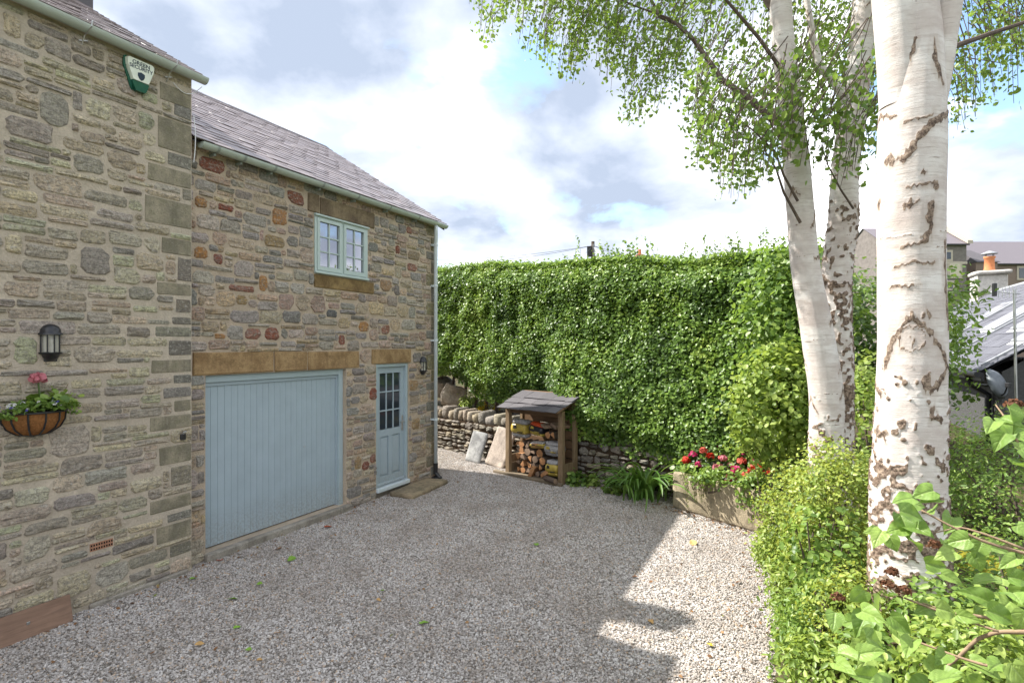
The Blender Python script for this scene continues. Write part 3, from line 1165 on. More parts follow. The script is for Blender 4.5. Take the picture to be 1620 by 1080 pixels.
# ================================================================== THE WING (garage building)
wing = empty('garage_wing', HW(0, 0, 0), HZ)
tag(wing, 'lower stone wing with pale blue garage door and upstairs window', 'house')
S_A, S_B = 3.66, 8.62
ZE = 4.66
GZ0, GZ1 = 0.09, wz(430, 583)           # garage opening
gar = (ws(325), ws(547), GZ0, wz(328, 594))
dor = (ws(595), ws(646), 0.10, wz(597, 576))
win = (ws(497), ws(581), wz(497, 432), wz(497, 337))
holes = [gar, dor, win]
mb = front_sheet(S_A, S_B, -0.1, ZE + 0.12, 0.0, holes, 0.22)
D = 5.8
RZ = ZE + 0.06 + math.tan(R(32.5)) * (D / 2)
mb.add([(S_B, 0, -.1), (S_B, D, -.1), (S_B, D, ZE), (S_B, D / 2, RZ), (S_B, 0, ZE + 0.12)], [(0, 1, 2, 3, 4)])
mb.add([(S_A, 0, -.1), (S_A, D, -.1), (S_A, D, ZE), (S_A, D / 2, RZ), (S_A, 0, ZE + 0.12)], [(4, 3, 2, 1, 0)])
mb.add([(S_A, D, -.1), (S_B, D, -.1), (S_B, D, ZE), (S_A, D, ZE)], [(3, 2, 1, 0)])
wing_wall = mb.build('wall', MATS['mortar_wing'], wing)

rs = random.Random(21)
feat = []   # (rect, colour, kind)
RUST, ORNG, OCHR, BRED = (0.30, 0.075, 0.035), (0.52, 0.25, 0.07), (0.42, 0.27, 0.12), (0.34, 0.14, 0.085)
for bx, c in [((312, 248, 357, 275), RUST), ((453, 301, 483, 325), RUST), ((343, 322, 370, 336), RUST), ((428, 330, 455, 358), ORNG), ((306, 309, 330, 331), ORNG),
              ((417, 371, 452, 393), OCHR), ((336, 399, 354, 420), RUST), ((305, 388, 330, 411), ORNG), ((409, 432, 424, 464), ORNG), ((360, 450, 403, 463), BRED),
              ((371, 464, 392, 484), OCHR), ((625, 387, 633, 403), RUST), ((643, 416, 660, 430), BRED), ((386, 517, 414, 538), BRED), ((418, 517, 443, 541), RUST),
              ((338, 526, 358, 537), ORNG), ((566, 507, 584, 526), ORNG), ((602, 513, 617, 530), BRED), ((534, 529, 546, 547), RUST), ((583, 611, 597, 633), RUST),
              ((572, 727, 584, 745), RUST), ((585, 716, 595, 734), BRED), ((642, 358, 652, 370), BRED), ((600, 440, 620, 462), OCHR), ((515, 488, 534, 504), (0.12, 0.12, 0.125)),
              ((646, 600, 662, 618), OCHR), ((650, 660, 664, 680), OCHR), ((644, 395, 664, 412), (0.33, 0.24, 0.13)), ((560, 720, 572, 742), OCHR), ((340, 655, 341, 656), OCHR)]:
    r = hrect(*bx)
    if r[1] - r[0] > 0.06: feat.append((r, c, 'rust'))
# yellowish dressed corner stones at the far end
z = 0.05; k = 0
while z < ZE - 0.15:
    h = rs.uniform(0.16, 0.30); w = 0.34 if k % 2 else 0.20
    feat.append(((S_B - w, S_B - 0.005, z, min(z + h, ZE)), rs.choice([(0.29, 0.24, 0.11), (0.25, 0.21, 0.12), (0.24, 0.225, 0.19)]), 'block'))
    z += h; k += 1
lint = [(hrect(303, 551, 433, 591), 'lintel_stone'), (hrect(433, 551, 486, 585), 'lintel_stone'), (hrect(486, 550, 568, 577), 'lintel_stone'),
        (hrect(587, 549, 650, 572), 'lintel_stone'), (hrect(487, 305, 504, 335), 'lintel_dark'), (hrect(504, 309, 592, 352), 'lintel_dark')]
# straighten the lintel rows: each sits on the head of its opening
gz = gar[3]; wzt = win[3]; dz = dor[3]
L3 = [ws(303), ws(433), ws(486), ws(568)]
lint = [((L3[0], L3[1], gz, gz + 0.27), 'lintel_stone'), ((L3[1], L3[2], gz, gz + 0.27), 'lintel_stone'), ((L3[2], L3[3], gz, gz + 0.26), 'lintel_stone'),
        ((ws(587), ws(650), dz, dz + 0.24), 'lintel_stone'), ((ws(486), ws(505), wzt, wzt + 0.27), 'lintel_dark'), ((ws(505), ws(592), wzt, wzt + 0.25), 'lintel_dark'),
        ((ws(496), ws(591), win[2] - 0.20, win[2] - 0.004), 'sill_stone')]
blocked = [(h[0] - 0.01, h[1] + 0.01, h[2] - 0.01 if h is not gar else -0.1, h[3] + 0.005) for h in holes]
blocked[1] = (dor[0] - 0.01, dor[1] + 0.01, -0.1, dor[3])
blocked += [r for r, _ in lint] + [r for r, _, _ in feat]
for (r, mk) in lint:
    vs, fs = block_verts(r[1] - r[0] - 0.012, r[3] - r[2] - 0.008, rs, 0.02, 0.15, 0.01)
    m = MB(); m.add(vs, fs)
    m.build('window_sill' if mk == 'sill_stone' else 'lintel', MATS[mk], wing, False, ((r[0] + r[1]) / 2, 0, (r[2] + r[3]) / 2 + 0.002))
for r, c, kd in feat:
    w, h = r[1] - r[0] - 0.018, r[3] - r[2] - 0.018
    vs, fs = (block_verts(w, h, rs, 0.014) if kd == 'block' else stone_verts(w, h, rs, 0.018, 0.5))
    m = MB(); m.add(vs, fs)
    m.build('stone', MATS['rubble' if kd == 'block' else 'rust_stone'], wing_wall, False, ((r[0] + r[1]) / 2, 0, (r[2] + r[3]) / 2), col=jit(c, rs, 0.1))
PAL_W = [(0.565, 0.481, 0.391), (0.471, 0.421, 0.363), (0.393, 0.362, 0.330), (0.628, 0.509, 0.385), (0.660, 0.517, 0.363), (0.581, 0.436, 0.310), (0.503, 0.428, 0.356),
         (0.550, 0.487, 0.411), (0.565, 0.398, 0.310), (0.424, 0.376, 0.336), (0.660, 0.509, 0.310), (0.598, 0.414, 0.295), (0.314, 0.288, 0.267)]
rects = courses(S_A + 0.14, S_B - 0.0, 0.0, ZE + 0.03, blocked, (0.15, 0.42), (0.085, 0.185), seed=4)
wall_stones(wing_wall, rects, PAL_W, rs, 0.001, 0.0, MATS['rubble'], 262, dist=ydist(0), proud=0.018, rag=0.06)

# --- garage door
gd = MB()
gs0, gs1, gz0, gz1 = gar
gd.box(gs0 + 0.02, gs1 - 0.02, 0.135, 0.15, gz0, gz1 - 0.02)
garage = gd.build('garage_door', MATS['black_gap'], wing)
FR = 0.085
nb = 23
x0, x1 = gs0 + 0.045, gs1 - FR - 0.022
bw = (x1 - x0) / nb
zt = gz1 - 0.095
bm_ = MB(); bm_.bevbox(-bw / 2 + 0.0012, bw / 2 - 0.0012, 0, 0.02, 0, zt - gz0 - 0.025, 0.0035)
bme = bpy.data.meshes.new('board'); bme.from_pydata(bm_.v, [], bm_.f); bme.materials.append(MATS['door_paint'])
for k in range(nb):
    link('board', bme, None, garage, (x0 + bw * (k + 0.5), 0.108 + random.uniform(-.0006, .0006), gz0 + 0.014))
f = MB()
f.bevbox(gs1 - FR, gs1 - 0.004, 0.05, 0.13, gz0 - 0.03, gz1 - 0.004, 0.004)
f.build('frame_jamb', MATS['frame_paint'], garage)
f = MB(); f.bevbox(gs0 + 0.004, gs0 + 0.035, 0.05, 0.13, gz0 - 0.03, gz1 - 0.004, 0.004)
f.build('frame_jamb', MATS['frame_paint'], garage)
f = MB(); f.bevbox(gs0 + 0.036, gs1 - FR - 0.001, 0.052, 0.13, gz1 - 0.085, gz1 - 0.005, 0.004)
f.build('frame_head', MATS['frame_paint'], garage)
f = MB(); f.bevbox(gs1 - FR - 0.02, gs1 - FR - 0.002, 0.09, 0.13, gz0, gz1 - 0.088, 0.003)
f.build('door_stop', MATS['door_paint'], garage)
f = MB(); f.bevbox(gs0 + 0.03, gs1 - FR - 0.021, 0.085, 0.128, gz1 - 0.13, gz1 - 0.088, 0.003)
f.build('door_rail', MATS['door_paint'], garage)
f = MB(); f.box(-0.008, 0.008, 0, 0.01, -0.008, 0.008)
f.build('lock', MATS['steel'], garage, loc=(ws(490), 0.099, 1.05))
# threshold slab
t = MB(); t.bevbox(gs0 - 0.03, gs1 + 0.05, -0.09, 0.13, -0.05, gz0 - 0.002, 0.012)
t.build('threshold', MATS['concrete'], wing)

# --- entrance door
d0, d1, e0, e1 = dor
dm = MB()
fw = 0.055
lx0, lx1, lz0, lz1 = d0 + fw, d1 - fw, e0 + 0.06, e1 - fw
W = lx1 - lx0; Hh = lz1 - lz0
st = 0.095; gx0, gx1 = lx0 + st, lx1 - st
gb, gt = lz0 + Hh * 0.47, lz1 - 0.10
yD = 0.055
for bx in [(lx0, gx0, lz0, lz1), (gx1, lx1, lz0, lz1), (gx0, gx1, gt, lz1), (gx0, gx1, gb - 0.11, gb), (gx0, gx1, lz0, lz0 + 0.15)]:
    dm.box(bx[0], bx[1], yD, yD + 0.045, bx[2], bx[3])
pm_ = (gx0 + gx1) / 2
dm.box(pm_ - 0.035, pm_ + 0.035, yD, yD + 0.045, lz0 + 0.15, gb - 0.11)
dm.box(gx0, gx1, yD + 0.03, yD + 0.04, lz0 + 0.15, gb - 0.11)
door = dm.build('door', MATS['door_paint'], wing)
for a, b in ((gx0, pm_ - 0.035), (pm_ + 0.035, gx1)):
    p = MB(); p.bevbox(a + 0.02, b - 0.02, yD + 0.008, yD + 0.035, lz0 + 0.17, gb - 0.13, 0.018)
    p.build('panel', MATS['door_paint'], door)
    for q in ((a, a + 0.012, lz0 + 0.15, gb - 0.11), (b - 0.012, b, lz0 + 0.15, gb - 0.11)):
        p = MB(); p.bevbox(q[0], q[1], yD - 0.004, yD + 0.03, q[2], q[3], 0.003)
        p.build('moulding', MATS['door_paint'], door)
pw = (gx1 - gx0) / 3; ph_ = (gt - gb) / 3
for i in range(3):
    for j in range(3):
        p = MB(); p.box(gx0 + i * pw + 0.009, gx0 + (i + 1) * pw - 0.009, yD + 0.02, yD + 0.026, gb + j * ph_ + 0.009, gb + (j + 1) * ph_ - 0.009)
        p.build('pane', MATS['door_glass'], door)
for i in (1, 2):
    p = MB(); p.bevbox(gx0 + i * pw - 0.011, gx0 + i * pw + 0.011, yD + 0.004, yD + 0.03, gb, gt, 0.004); p.build('glazing_bar', MATS['door_paint'], door)
    p = MB(); p.bevbox(gx0, gx1, yD + 0.006, yD + 0.029, gb + i * ph_ - 0.011, gb + i * ph_ + 0.011, 0.004); p.build('glazing_bar', MATS['door_paint'], door)
for q in ((d0 + .003, lx0 - .003, e0, e1 - .003), (lx1 + .003, d1 - .003, e0, e1 - .003)):
    p = MB(); p.bevbox(q[0], q[1], 0.01, 0.11, q[2], q[3], 0.005); p.build('frame_jamb', MATS['frame_paint'], door)
p = MB(); p.bevbox(lx0 - .002, lx1 + .002, 0.012, 0.11, lz1 + .003, e1 - .004, 0.005); p.build('frame_head', MATS['frame_paint'], door)
p = MB(); p.bevbox(d0 + .002, d1 - .002, -0.045, 0.12, e0 - 0.01, lz0 - 0.004, 0.008); p.build('door_sill', MATS['pipe_paint'], door)
p = MB(); p.bevbox(lx0 + .01, lx1 - .01, yD - 0.03, yD + .01, lz0 + .005, lz0 + .05, 0.01); p.build('weather_bar', MATS['door_paint'], door)
p = MB(); hx = lx1 - 0.05; hz_ = lz0 + Hh * 0.50
p.bevbox(hx - 0.018, hx + 0.018, yD - 0.012, yD + 0.002, hz_ - 0.13, hz_ + 0.13, 0.004)
p.tube([(hx, yD - 0.01, hz_ + 0.03), (hx, yD - 0.055, hz_ + 0.03), (hx - 0.02, yD - 0.06, hz_ + 0.03), (hx - 0.115, yD - 0.06, hz_ + 0.03)], 0.009, 8)
p.build('handle', MATS['steel'], door)
t = MB(); t.box(d0 - 0.02, d1 + 0.02, 0.0, 0.25, -0.1, e0 - 0.012)
t.build('door_threshold', MATS['concrete'], wing)

# --- upstairs window
a0, a1, b0, b1 = win
wm = MB(); fy0, fy1 = 0.0, 0.09
for q in ((a0 + .002, a0 + .045, b0 + .002, b1 - .002), (a1 - .045, a1 - .002, b0 + .002, b1 - .002)):
    wm.box(q[0], q[1], fy0 - 0.01, fy1, q[2], q[3])
wm.box(a0 + .045, a1 - .045, fy0 - 0.01, fy1, b1 - .05, b1 - .002)
wm.box(a0 + .045, a1 - .045, fy0 - 0.01, fy1, b0 + .002, b0 + .05)
ac = (a0 + a1) / 2
wm.box(ac - .02, ac + .02, fy0 - 0.005, fy1, b0 + .05, b1 - .05)
window = wm.build('window', MATS['window_paint'], wing)
p = MB(); p.bevbox(a0 - 0.01, a1 + 0.01, -0.045, 0.0, b1 - 0.03, b1 - 0.001, 0.006); p.build('drip_head', MATS['window_paint'], window)
p = MB(); p.bevbox(a0 - 0.005, a1 + 0.005, -0.05, 0.0, b0 + 0.001, b0 + 0.034, 0.008); p.build('frame_sill', MATS['window_paint'], window)
for (q0, q1) in ((a0 + .047, ac - .021), (ac + .021, a1 - .047)):
    z0, z1 = b0 + .052, b1 - .052
    sm_ = MB(); sw = 0.045
    for bx in ((q0, q0 + sw, z0, z1), (q1 - sw, q1, z0, z1), (q0 + sw, q1 - sw, z0, z0 + sw + .015), (q0 + sw, q1 - sw, z1 - sw, z1)):
        sm_.box(bx[0], bx[1], -0.02, 0.03, bx[2], bx[3])
    sm_.build('casement', MATS['window_paint'], window)
    i0, i1, j0, j1 = q0 + sw, q1 - sw, z0 + sw + .015, z1 - sw
    for i in range(2):
        for j in range(3):
            x_, y_ = (i1 - i0) / 2, (j1 - j0) / 3
            p = MB(); p.box(i0 + i * x_ + .008, i0 + (i + 1) * x_ - .008, 0.012, 0.018, j0 + j * y_ + .008, j0 + (j + 1) * y_ - .008)
            # panes never sit perfectly true
            o = p.build('pane', MATS['window_glass'], window)
    p = MB(); p.bevbox((i0 + i1) / 2 - .0095, (i0 + i1) / 2 + .0095, -0.008, 0.022, j0, j1, 0.004); p.build('glazing_bar', MATS['window_paint'], window)
    for j in (1, 2):
        zz = j0 + (j1 - j0) / 3 * j
        p = MB(); p.bevbox(i0, i1, -0.006, 0.021, zz - .0095, zz + .0095, 0.004); p.build('glazing_bar', MATS['window_paint'], window)

# --- wing roof
PIT = R(32.5)
slope = (D / 2 + 0.14) / math.cos(PIT)
dk = MB()
ya, za = -0.14, ZE + 0.03
yr, zr = ya + slope * math.cos(PIT), za + slope * math.sin(PIT)
dk.add([(3.815, ya, za), (S_B + .05, ya, za), (S_B + .05, yr, zr), (3.815, yr, zr), (3.815, 2 * yr - ya, za), (S_B + .05, 2 * yr - ya, za)],
       [(0, 1, 2, 3), (3, 2, 5, 4)])
dk.add([(S_B + .045, ya, za), (S_B + .045, yr, zr), (S_B + .045, 2 * yr - ya, za), (S_B + .045, 2 * yr - ya, za - .09), (S_B + .045, yr, zr - .09), (S_B + .045, ya, za - .09)],
       [(0, 5, 4, 1), (1, 4, 3, 2)])
wroof = dk.build('roof', MATS['ridge_tile'], wing)
slate_roof(wroof, 3.815, S_B + .07, ya - 0.03, za, PIT, slope + 0.02, 0.245, 0.148, MATS['roof_slate'], 300, None)
n = 11; rl = (S_B + .07 - S_A) / n
rm = MB(); pr = [(-0.13, -0.075), (-0.125, -0.055), (-0.03, 0.012), (0.03, 0.012), (0.125, -0.055), (0.13, -0.075)]
rm.add([(x, y, z) for x in (0, rl - 0.006) for y, z in pr], [(i, i + 1, i + 7, i + 6) for i in range(5)] + [(0, 1, 2, 3, 4, 5), (11, 10, 9, 8, 7, 6)])
rme = bpy.data.meshes.new('ridge_tile'); rme.from_pydata(rm.v, [], rm.f); rme.materials.append(MATS['ridge_tile'])
for k in range(n):
    link('ridge_tile', rme, None, wroof, (S_A + k * rl, yr, zr + 0.045 + random.uniform(-.003, .003)))
gut = half_gutter(ws(305), S_B + 0.10, -0.135, ZE + 0.04, 0.062, MATS['gutter_paint'], 'gutter', wing)
for px in (330, 372, 420, 497, 553, 604, 650):
    gutter_clip(ws(px), -0.135, ZE + 0.04, 0.062, gut)
# eaves fascia shadow gap closed by a mortar cornice
e = MB(); e.box(S_A + .15, S_B, -0.05, -0.003, ZE + 0.02, ZE + 0.10); e.build('eaves_course', MATS['mortar_wing'], wing)
# downpipe
ds = ws(689, 0.08); dy = -0.085
dp = MB()
dp.tube([(ds - .06, -0.135, ZE + .0), (ds - .06, -0.135, ZE - .10), (ds - .045, -0.125, ZE - .15), (ds - .01, -0.10, ZE - .27), (ds, dy, ZE - .34), (ds, dy, 0.20)], 0.034, 12)
dpo = dp.build('downpipe', MATS['pipe_paint'], wing, True)
for z in (3.55, 2.55, 1.10, ZE - .36):
    c = MB(); c.lathe([(0.036, -.022), (0.042, -.018), (0.042, .018), (0.036, .022)], 14, c=(ds, dy, z)); c.box(ds - .05, ds + .05, dy + 0.02, 0.0, z - .016, z + .016)
    c.build('pipe_clip', MATS['pipe_paint'], dpo)
c = MB(); c.tube([(ds, dy, 0.30), (ds, dy, 0.12), (ds + .01, dy - 0.06, 0.05), (ds + .01, dy - .10, 0.02)], [0.042, 0.042, 0.042, 0.046], 12); c.lathe([(0.09, 0.0), (0.08, 0.04), (0.04, 0.06)], 12, c=(ds, dy, 0))
c.build('pipe_shoe', MATS['black_iron'], dpo)

# ================================================================== THE TALL HOUSE
E_O = 0.13
tall = empty('stone_house', HW(0, E_O, 0), HZ)
tag(tall, 'taller stone house at the left edge with corner stones and green gutter', 'house')
T_A, T_B = -4.5, 3.80
TE = 5.34
TD = 5.2
TP = R(31)
mb = front_sheet(T_A, T_B, -0.1, TE + 0.12, 0.0, [])
trz = TE + 0.06 + math.tan(TP) * TD / 2
for x, od in ((T_B, 1), (T_A, -1)):
    q = [(x, 0, -.1), (x, TD, -.1), (x, TD, TE), (x, TD / 2, trz), (x, 0, TE + .12)]
    mb.add(q, [(0, 1, 2, 3, 4)[::od]])
mb.add([(T_A, TD, -.1), (T_B, TD, -.1), (T_B, TD, TE), (T_A, TD, TE)], [(3, 2, 1, 0)])
twall = mb.build('wall', MATS['mortar_tall'], tall)
rs = random.Random(33)
QU = [(250, 137, 302, 166), (273, 166, 302, 188), (247, 189, 302, 241), (263, 243, 302, 266), (231, 264, 302, 293), (286, 298, 302, 318), (226, 314, 302, 358), (253, 377, 302, 404), (278, 407, 302, 446),
      (246, 447, 302, 468), (276, 472, 302, 496), (270, 500, 302, 514), (243, 516, 302, 533), (265, 537, 302, 563), (237, 567, 302, 590), (272, 591, 302, 607), (256, 612, 302, 630), (273, 632, 302, 651),
      (234, 656, 302, 680), (249, 703, 302, 734), (268, 736, 302, 768), (234, 785, 302, 808), (262, 808, 302, 824), (245, 826, 302, 856), (266, 858, 302, 878)]
BIG = [(73, 671, 143, 722), (0, 443, 66, 472), (122, 388, 178, 437), (18, 528, 63, 580), (20, 768, 82, 800), (85, 900, 150, 945), (35, 846, 82, 888), (62, 145, 112, 205), (0, 20, 36, 62), (130, 155, 178, 190),
       (186, 210, 227, 235), (112, 245, 168, 277), (0, 185, 88, 222), (36, 388, 112, 412), (203, 900, 243, 917), (183, 127, 222, 152)]
blocked = []
fs_ = []
for i, b in enumerate(QU):
    r = hrect(*b, E_O); r = (r[0], T_B - 0.002, r[2], r[3])
    blocked.append(r); fs_.append((r, 'q'))
for b in BIG:
    r = hrect(*b, E_O); blocked.append(r); fs_.append((r, 'b'))
vent = hrect(142, 855, 178, 868, E_O)
vz = (vent[2] + vent[3]) / 2
vent = (vent[0], vent[1], vz - 0.036, vz + 0.036)
blocked.append((vent[0] - .01, vent[1] + .01, vent[2] - .01, vent[3] + .01))
PAL_T = [(0.642, 0.530, 0.374), (0.570, 0.478, 0.352), (0.527, 0.455, 0.352), (0.660, 0.589, 0.396), (0.614, 0.512, 0.374), (0.471, 0.419, 0.345), (0.660, 0.631, 0.419), (0.392, 0.344, 0.277), (0.660, 0.545, 0.374), (0.553, 0.478, 0.382)]
for r, kd in fs_:
    w, h = r[1] - r[0] - 0.016, r[3] - r[2] - 0.014
    m = MB()
    if kd == 'q':
        vs, ff = block_verts(w, h, rs, 0.007, 0.03, 0.008); m.add(vs, ff)
        big = w * h > 0.045
        m.build('corner_stone', MATS['quoin_stone' if big or rs.random() < 0.3 else 'rubble'], twall, False, ((r[0] + r[1]) / 2 + 0.006, 0, (r[2] + r[3]) / 2), col=jit(rs.choice([(0.30, 0.27, 0.195), (0.26, 0.24, 0.20), (0.31, 0.275, 0.21), (0.22, 0.20, 0.165)]), rs))
    else:
        vs, ff = stone_verts(w, h, rs, 0.016, 0.7); m.add(vs, ff)
        m.build('stone', MATS['rubble'], twall, False, ((r[0] + r[1]) / 2, 0, (r[2] + r[3]) / 2), col=jit(rs.choice(PAL_T), rs))
rects = courses(T_A, T_B - 0.0, 0.02, TE - 0.02, blocked, (0.18, 0.50), (0.07, 0.16), seed=12, split=.45)
wall_stones(twall, rects, PAL_T, rs, 0.002, 0.0, MATS['rubble'], 255, dist=lambda q: ydist(E_O)(q) if q > 1.9 else 99.0, proud=0.015, rag=0.075)
# air brick
v_ = MB(); v_.box(vent[0], vent[1], -0.008, 0.02, vent[2], vent[3]); ab = v_.build('air_brick', MATS['terracotta'], tall)
h = MB(); nx_ = 9
for i in range(nx_):
    for j in range(2):
        x = vent[0] + (i + 0.5) * (vent[1] - vent[0]) / nx_; z = vz + (j - 0.5) * 0.034
        h.box(x - .006, x + .006, -0.0095, 0.0, z - .009, z + .009)
h.build('vent_holes', MATS['black_gap'], ab)
# roof
slope = (TD / 2 + 0.07) / math.cos(TP)
ya, za = -0.07, TE + 0.03
yr, zr = ya + slope * math.cos(TP), za + slope * math.sin(TP)
dk = MB()
VB = T_B + 0.03
dk.add([(T_A, ya, za), (VB, ya, za), (VB, yr, zr), (T_A, yr, zr), (T_A, 2 * yr - ya, za), (VB, 2 * yr - ya, za)], [(0, 1, 2, 3), (3, 2, 5, 4)])
troof = dk.build('roof', MATS['ridge_tile'], tall)
slate_roof(troof, T_A, VB + .02, ya - 0.03, za, TP, slope + 0.02, 0.245, 0.15, MATS['roof_slate'], 240, None, vis=(1.4, 4.0), seed=8)
for k in range(9):
    link('ridge_tile', rme, None, troof, (VB - (k + 1) * rl, yr, zr + 0.045))
tg = half_gutter(T_A, VB + 0.075, -0.085, TE + 0.035, 0.062, MATS['gutter_paint'], 'gutter', tall)
e = MB(); e.box(T_A, T_B - .004, -0.05, -0.003, TE + 0.0, TE + 0.10); e.build('eaves_course', MATS['mortar_tall'], tall)
for px, cab in ((137, 1), (272, 1)):
    s_ = ws(px, E_O + 0.1)
    b = MB()
    b.tube([(s_, -0.135 - .066, TE + .05), (s_, -0.19, TE + .0), (s_, -0.135, TE - .027), (s_, -0.07, TE - .05), (s_, -0.02, TE - .12), (s_, 0.0, TE - .13)], 0.006, 6)
    b.tube([(s_ - .03, -.03, TE - .10), (s_ + .04, -.035, TE - .075)], 0.006, 6)
    b.build('gutter_bracket', MATS['steel'], tg)
c = MB(); s_ = ws(272, E_O)
pts = [(s_ + 0.32 * t, -0.02, TE - .12 - .10 * math.sin(math.pi * t) ** 1 + .09 * t) for t in np.linspace(0, 1, 12)]
c.tube(pts, 0.004, 6); c.build('loose_cable', MATS['cable_white'], tall)
c = MB(); c.tube([(T_B + .012, -0.02 - .03 * math.sin(t * 3.1), 4.95 - .5 * t) for t in np.linspace(0, 1, 10)], 0.005, 6); c.build('corner_cable', MATS['cable_white'], tall)
# chimney stack on the wing's ridge, close against the tall house
ch = MB()
ch.bevbox(3.93, 4.30, 2.84, 3.36, 6.3, 8.55, 0.02)
cho = ch.build('chimney', MATS['store_slate'], wing)
c = MB(); c.bevbox(3.89, 4.34, 2.80, 3.40, 8.552, 8.66, 0.02); c.build('chimney_cap', MATS['far_stone'], cho)
c = MB(); c.lathe([(0.12, 0), (0.13, .05), (0.11, .28), (0.13, .30), (0.10, .30)], 14, c=(4.115, 3.1, 8.66)); c.build('chimney_pot', MATS['pot_orange'], cho)
# step slab at the foot
c = MB(); c.bevbox(ws(140, E_O), T_B - 0.05, -0.035, 0.03, -0.08, 0.05, 0.015); c.build('plinth', MATS['concrete'], tall)

# ================================================================== THINGS ON THE HOUSE
def lantern(s, o, z, label):
    L = empty('wall_lantern', HW(s, o, z), HZ)
    tag(L, label, 'lantern', 'black half-round wall lanterns')
    r = 0.078; a0, a1 = math.pi, 2 * math.pi
    m = MB(); m.bevbox(-0.05, 0.05, -0.012, 0.0, -0.16, 0.15, 0.004); m.build('back_plate', MATS['black_iron'], L)
    m = MB(); m.lathe([(r + .012, .075), (r + .012, .088), (r, .095), (r * .93, .125), (r * .72, .15), (r * .4, .166), (0.001, .172)], 18, a0, a1); m.add([(-r - .012, -.001, .075), (r + .012, -.001, .075)], [])
    m.build('dome', MATS['black_iron'], L, True)
    m = MB(); m.lathe([(0.001, .074), (r + .012, .075)], 18, a0, a1)
    m.build('dome_underside', MATS['black_iron'], L)
    m = MB(); m.lathe([(r + .008, -.078), (r + .008, -.092), (r * .85, -.098), (r * .72, -.125), (r * .45, -.148), (0.001, -.158)], 18, a0, a1)
    m.lathe([(0.001, -.0775), (r + .008, -.078)], 18, a0, a1)
    m.build('base_bowl', MATS['black_iron'], L, True)
    m = MB(); m.lathe([(r * .86, -.078), (r * .86, .075)], 18, a0, a1); m.build('glass', MATS['lantern_glass'], L, True)
    m = MB(); m.box(-.055, .055, -0.016, -0.0125, -.075, .073); m.build('reflector', MATS['lamp_glass_back'], L)
    m = MB(); m.lathe([(0.02, -.078), (0.02, -.03), (0.012, -.03), (0.022, 0.0), (0.026, .02), (0.018, .045), (0.001, .055)], 12, c=(0, -0.036, 0)); m.build('bulb', MATS['lamp_glass_back'], L, True)
    for a in (math.pi, math.pi * 1.28, math.pi * 1.5, math.pi * 1.72, 2 * math.pi):
        m = MB(); x, y = r * .9 * math.cos(a), r * .9 * math.sin(a) - 0.002
        m.tube([(x, y, -.08), (x, y, .077)], 0.0062, 6); m.build('bar', MATS['black_iron'], L)
    return L


t = NT('lantern_glass')
tb = t.n('ShaderNodeBsdfTransparent'); tb.inputs[0].default_value = (0.92, 0.93, 0.9, 1)
t.set((0.5, 0.5, 0.48), 0.1, 0.5)
ms = t.n('ShaderNodeMixShader'); ms.inputs[0].default_value = 0.75
t.l(t.b.outputs[0], ms.inputs[1]); t.l(tb.outputs[0], ms.inputs[2]); t.l(ms.outputs[0], t.out.inputs[0])

lantern(ws(83, E_O + .05), E_O + 0.012, wz(83, 543, E_O + .05), 'black half-round wall lantern above the hanging basket')
lantern(ws(671, 0.05), 0.014, wz(671, 579, .05), 'black half-round wall lantern right of the glazed door')

# burglar alarm
s_c, z_c = ws(222, E_O + .05), wz(222, 121, E_O + .05)
al = empty('alarm_box', HW(s_c, E_O + 0.012, z_c), HZ)
tag(al, 'white and green burglar alarm box under the left gutter', 'alarm')
hx_ = [(-.125, .135), (-.10, .15), (.115, .15), (.135, .135), (.125, .06), (.075, -.075), (-.075, -.075), (-.13, .06)]
hx_ = [(-.135, .14), (-.115, .155), (.115, .155), (.135, .14), (.13, .08), (.078, -.06), (-.078, -.06), (-.13, .08)]
m = MB(); m.prism(hx_, -0.055, -0.002)
m.v = [(x * (0.93 if y < -.03 else 1), y, z * (0.96 if y < -.03 else 1)) for x, y, z in m.v]
m.build('cover', MATS['alarm_white'], al)
m = MB(); m.prism([(-.098, -.0605), (.098, -.0605), (.098, -.05), (.11, -.05), (.10, -.085), (.05, -.155), (-.05, -.155), (-.10, -.085), (-.11, -.05), (-.098, -.05)], -0.05, -0.002)
m = MB(); m.prism([(-.079, -.0615), (.079, -.0615), (.07, -.10), (.045, -.155), (-.045, -.155), (-.07, -.10)], -0.048, -0.002)
m.build('strobe_lens', MATS['alarm_green'], al)
m = MB(); m.prism([(-.145, .15), (-.12, .165), (-.10, .12), (-.125, .05), (-.075, -.07), (-.06, -.155), (-.08, -.13), (-.10, -.07), (-.15, .07)], -0.02, -0.0015)
m.build('back_plate', MATS['alarm_green'], al)
m = MB(); m.prism([(-.033, .02), (0, .032), (.033, .02), (.033, -.01), (.018, -.037), (0, -.05), (-.018, -.037), (-.033, -.01)], -0.0575, -0.054)
m.build('shield_emblem', MATS['print_ink'], al)


def lettering(txt, size, x, z, y, mat, parent, name='lettering'):
    cu = bpy.data.curves.new('txt', 'FONT'); cu.body = txt; cu.size = size; cu.align_x = 'CENTER'; cu.extrude = 0.0006; cu.offset = 0.0009
    o = bpy.data.objects.new('txt', cu); COL.objects.link(o)
    dg = bpy.context.evaluated_depsgraph_get()
    me = bpy.data.meshes.new_from_object(o.evaluated_get(dg))
    bpy.data.objects.remove(o, do_unlink=True)
    me.materials.clear()
    return link(name, me, mat, parent, (x, y, z), (R(90), 0, 0))


lettering('GREEN', 0.054, 0, 0.095, -0.0562, MATS['print_ink'], al)
lettering('SECURITY', 0.050, 0, 0.053, -0.0562, MATS['print_ink'], al)

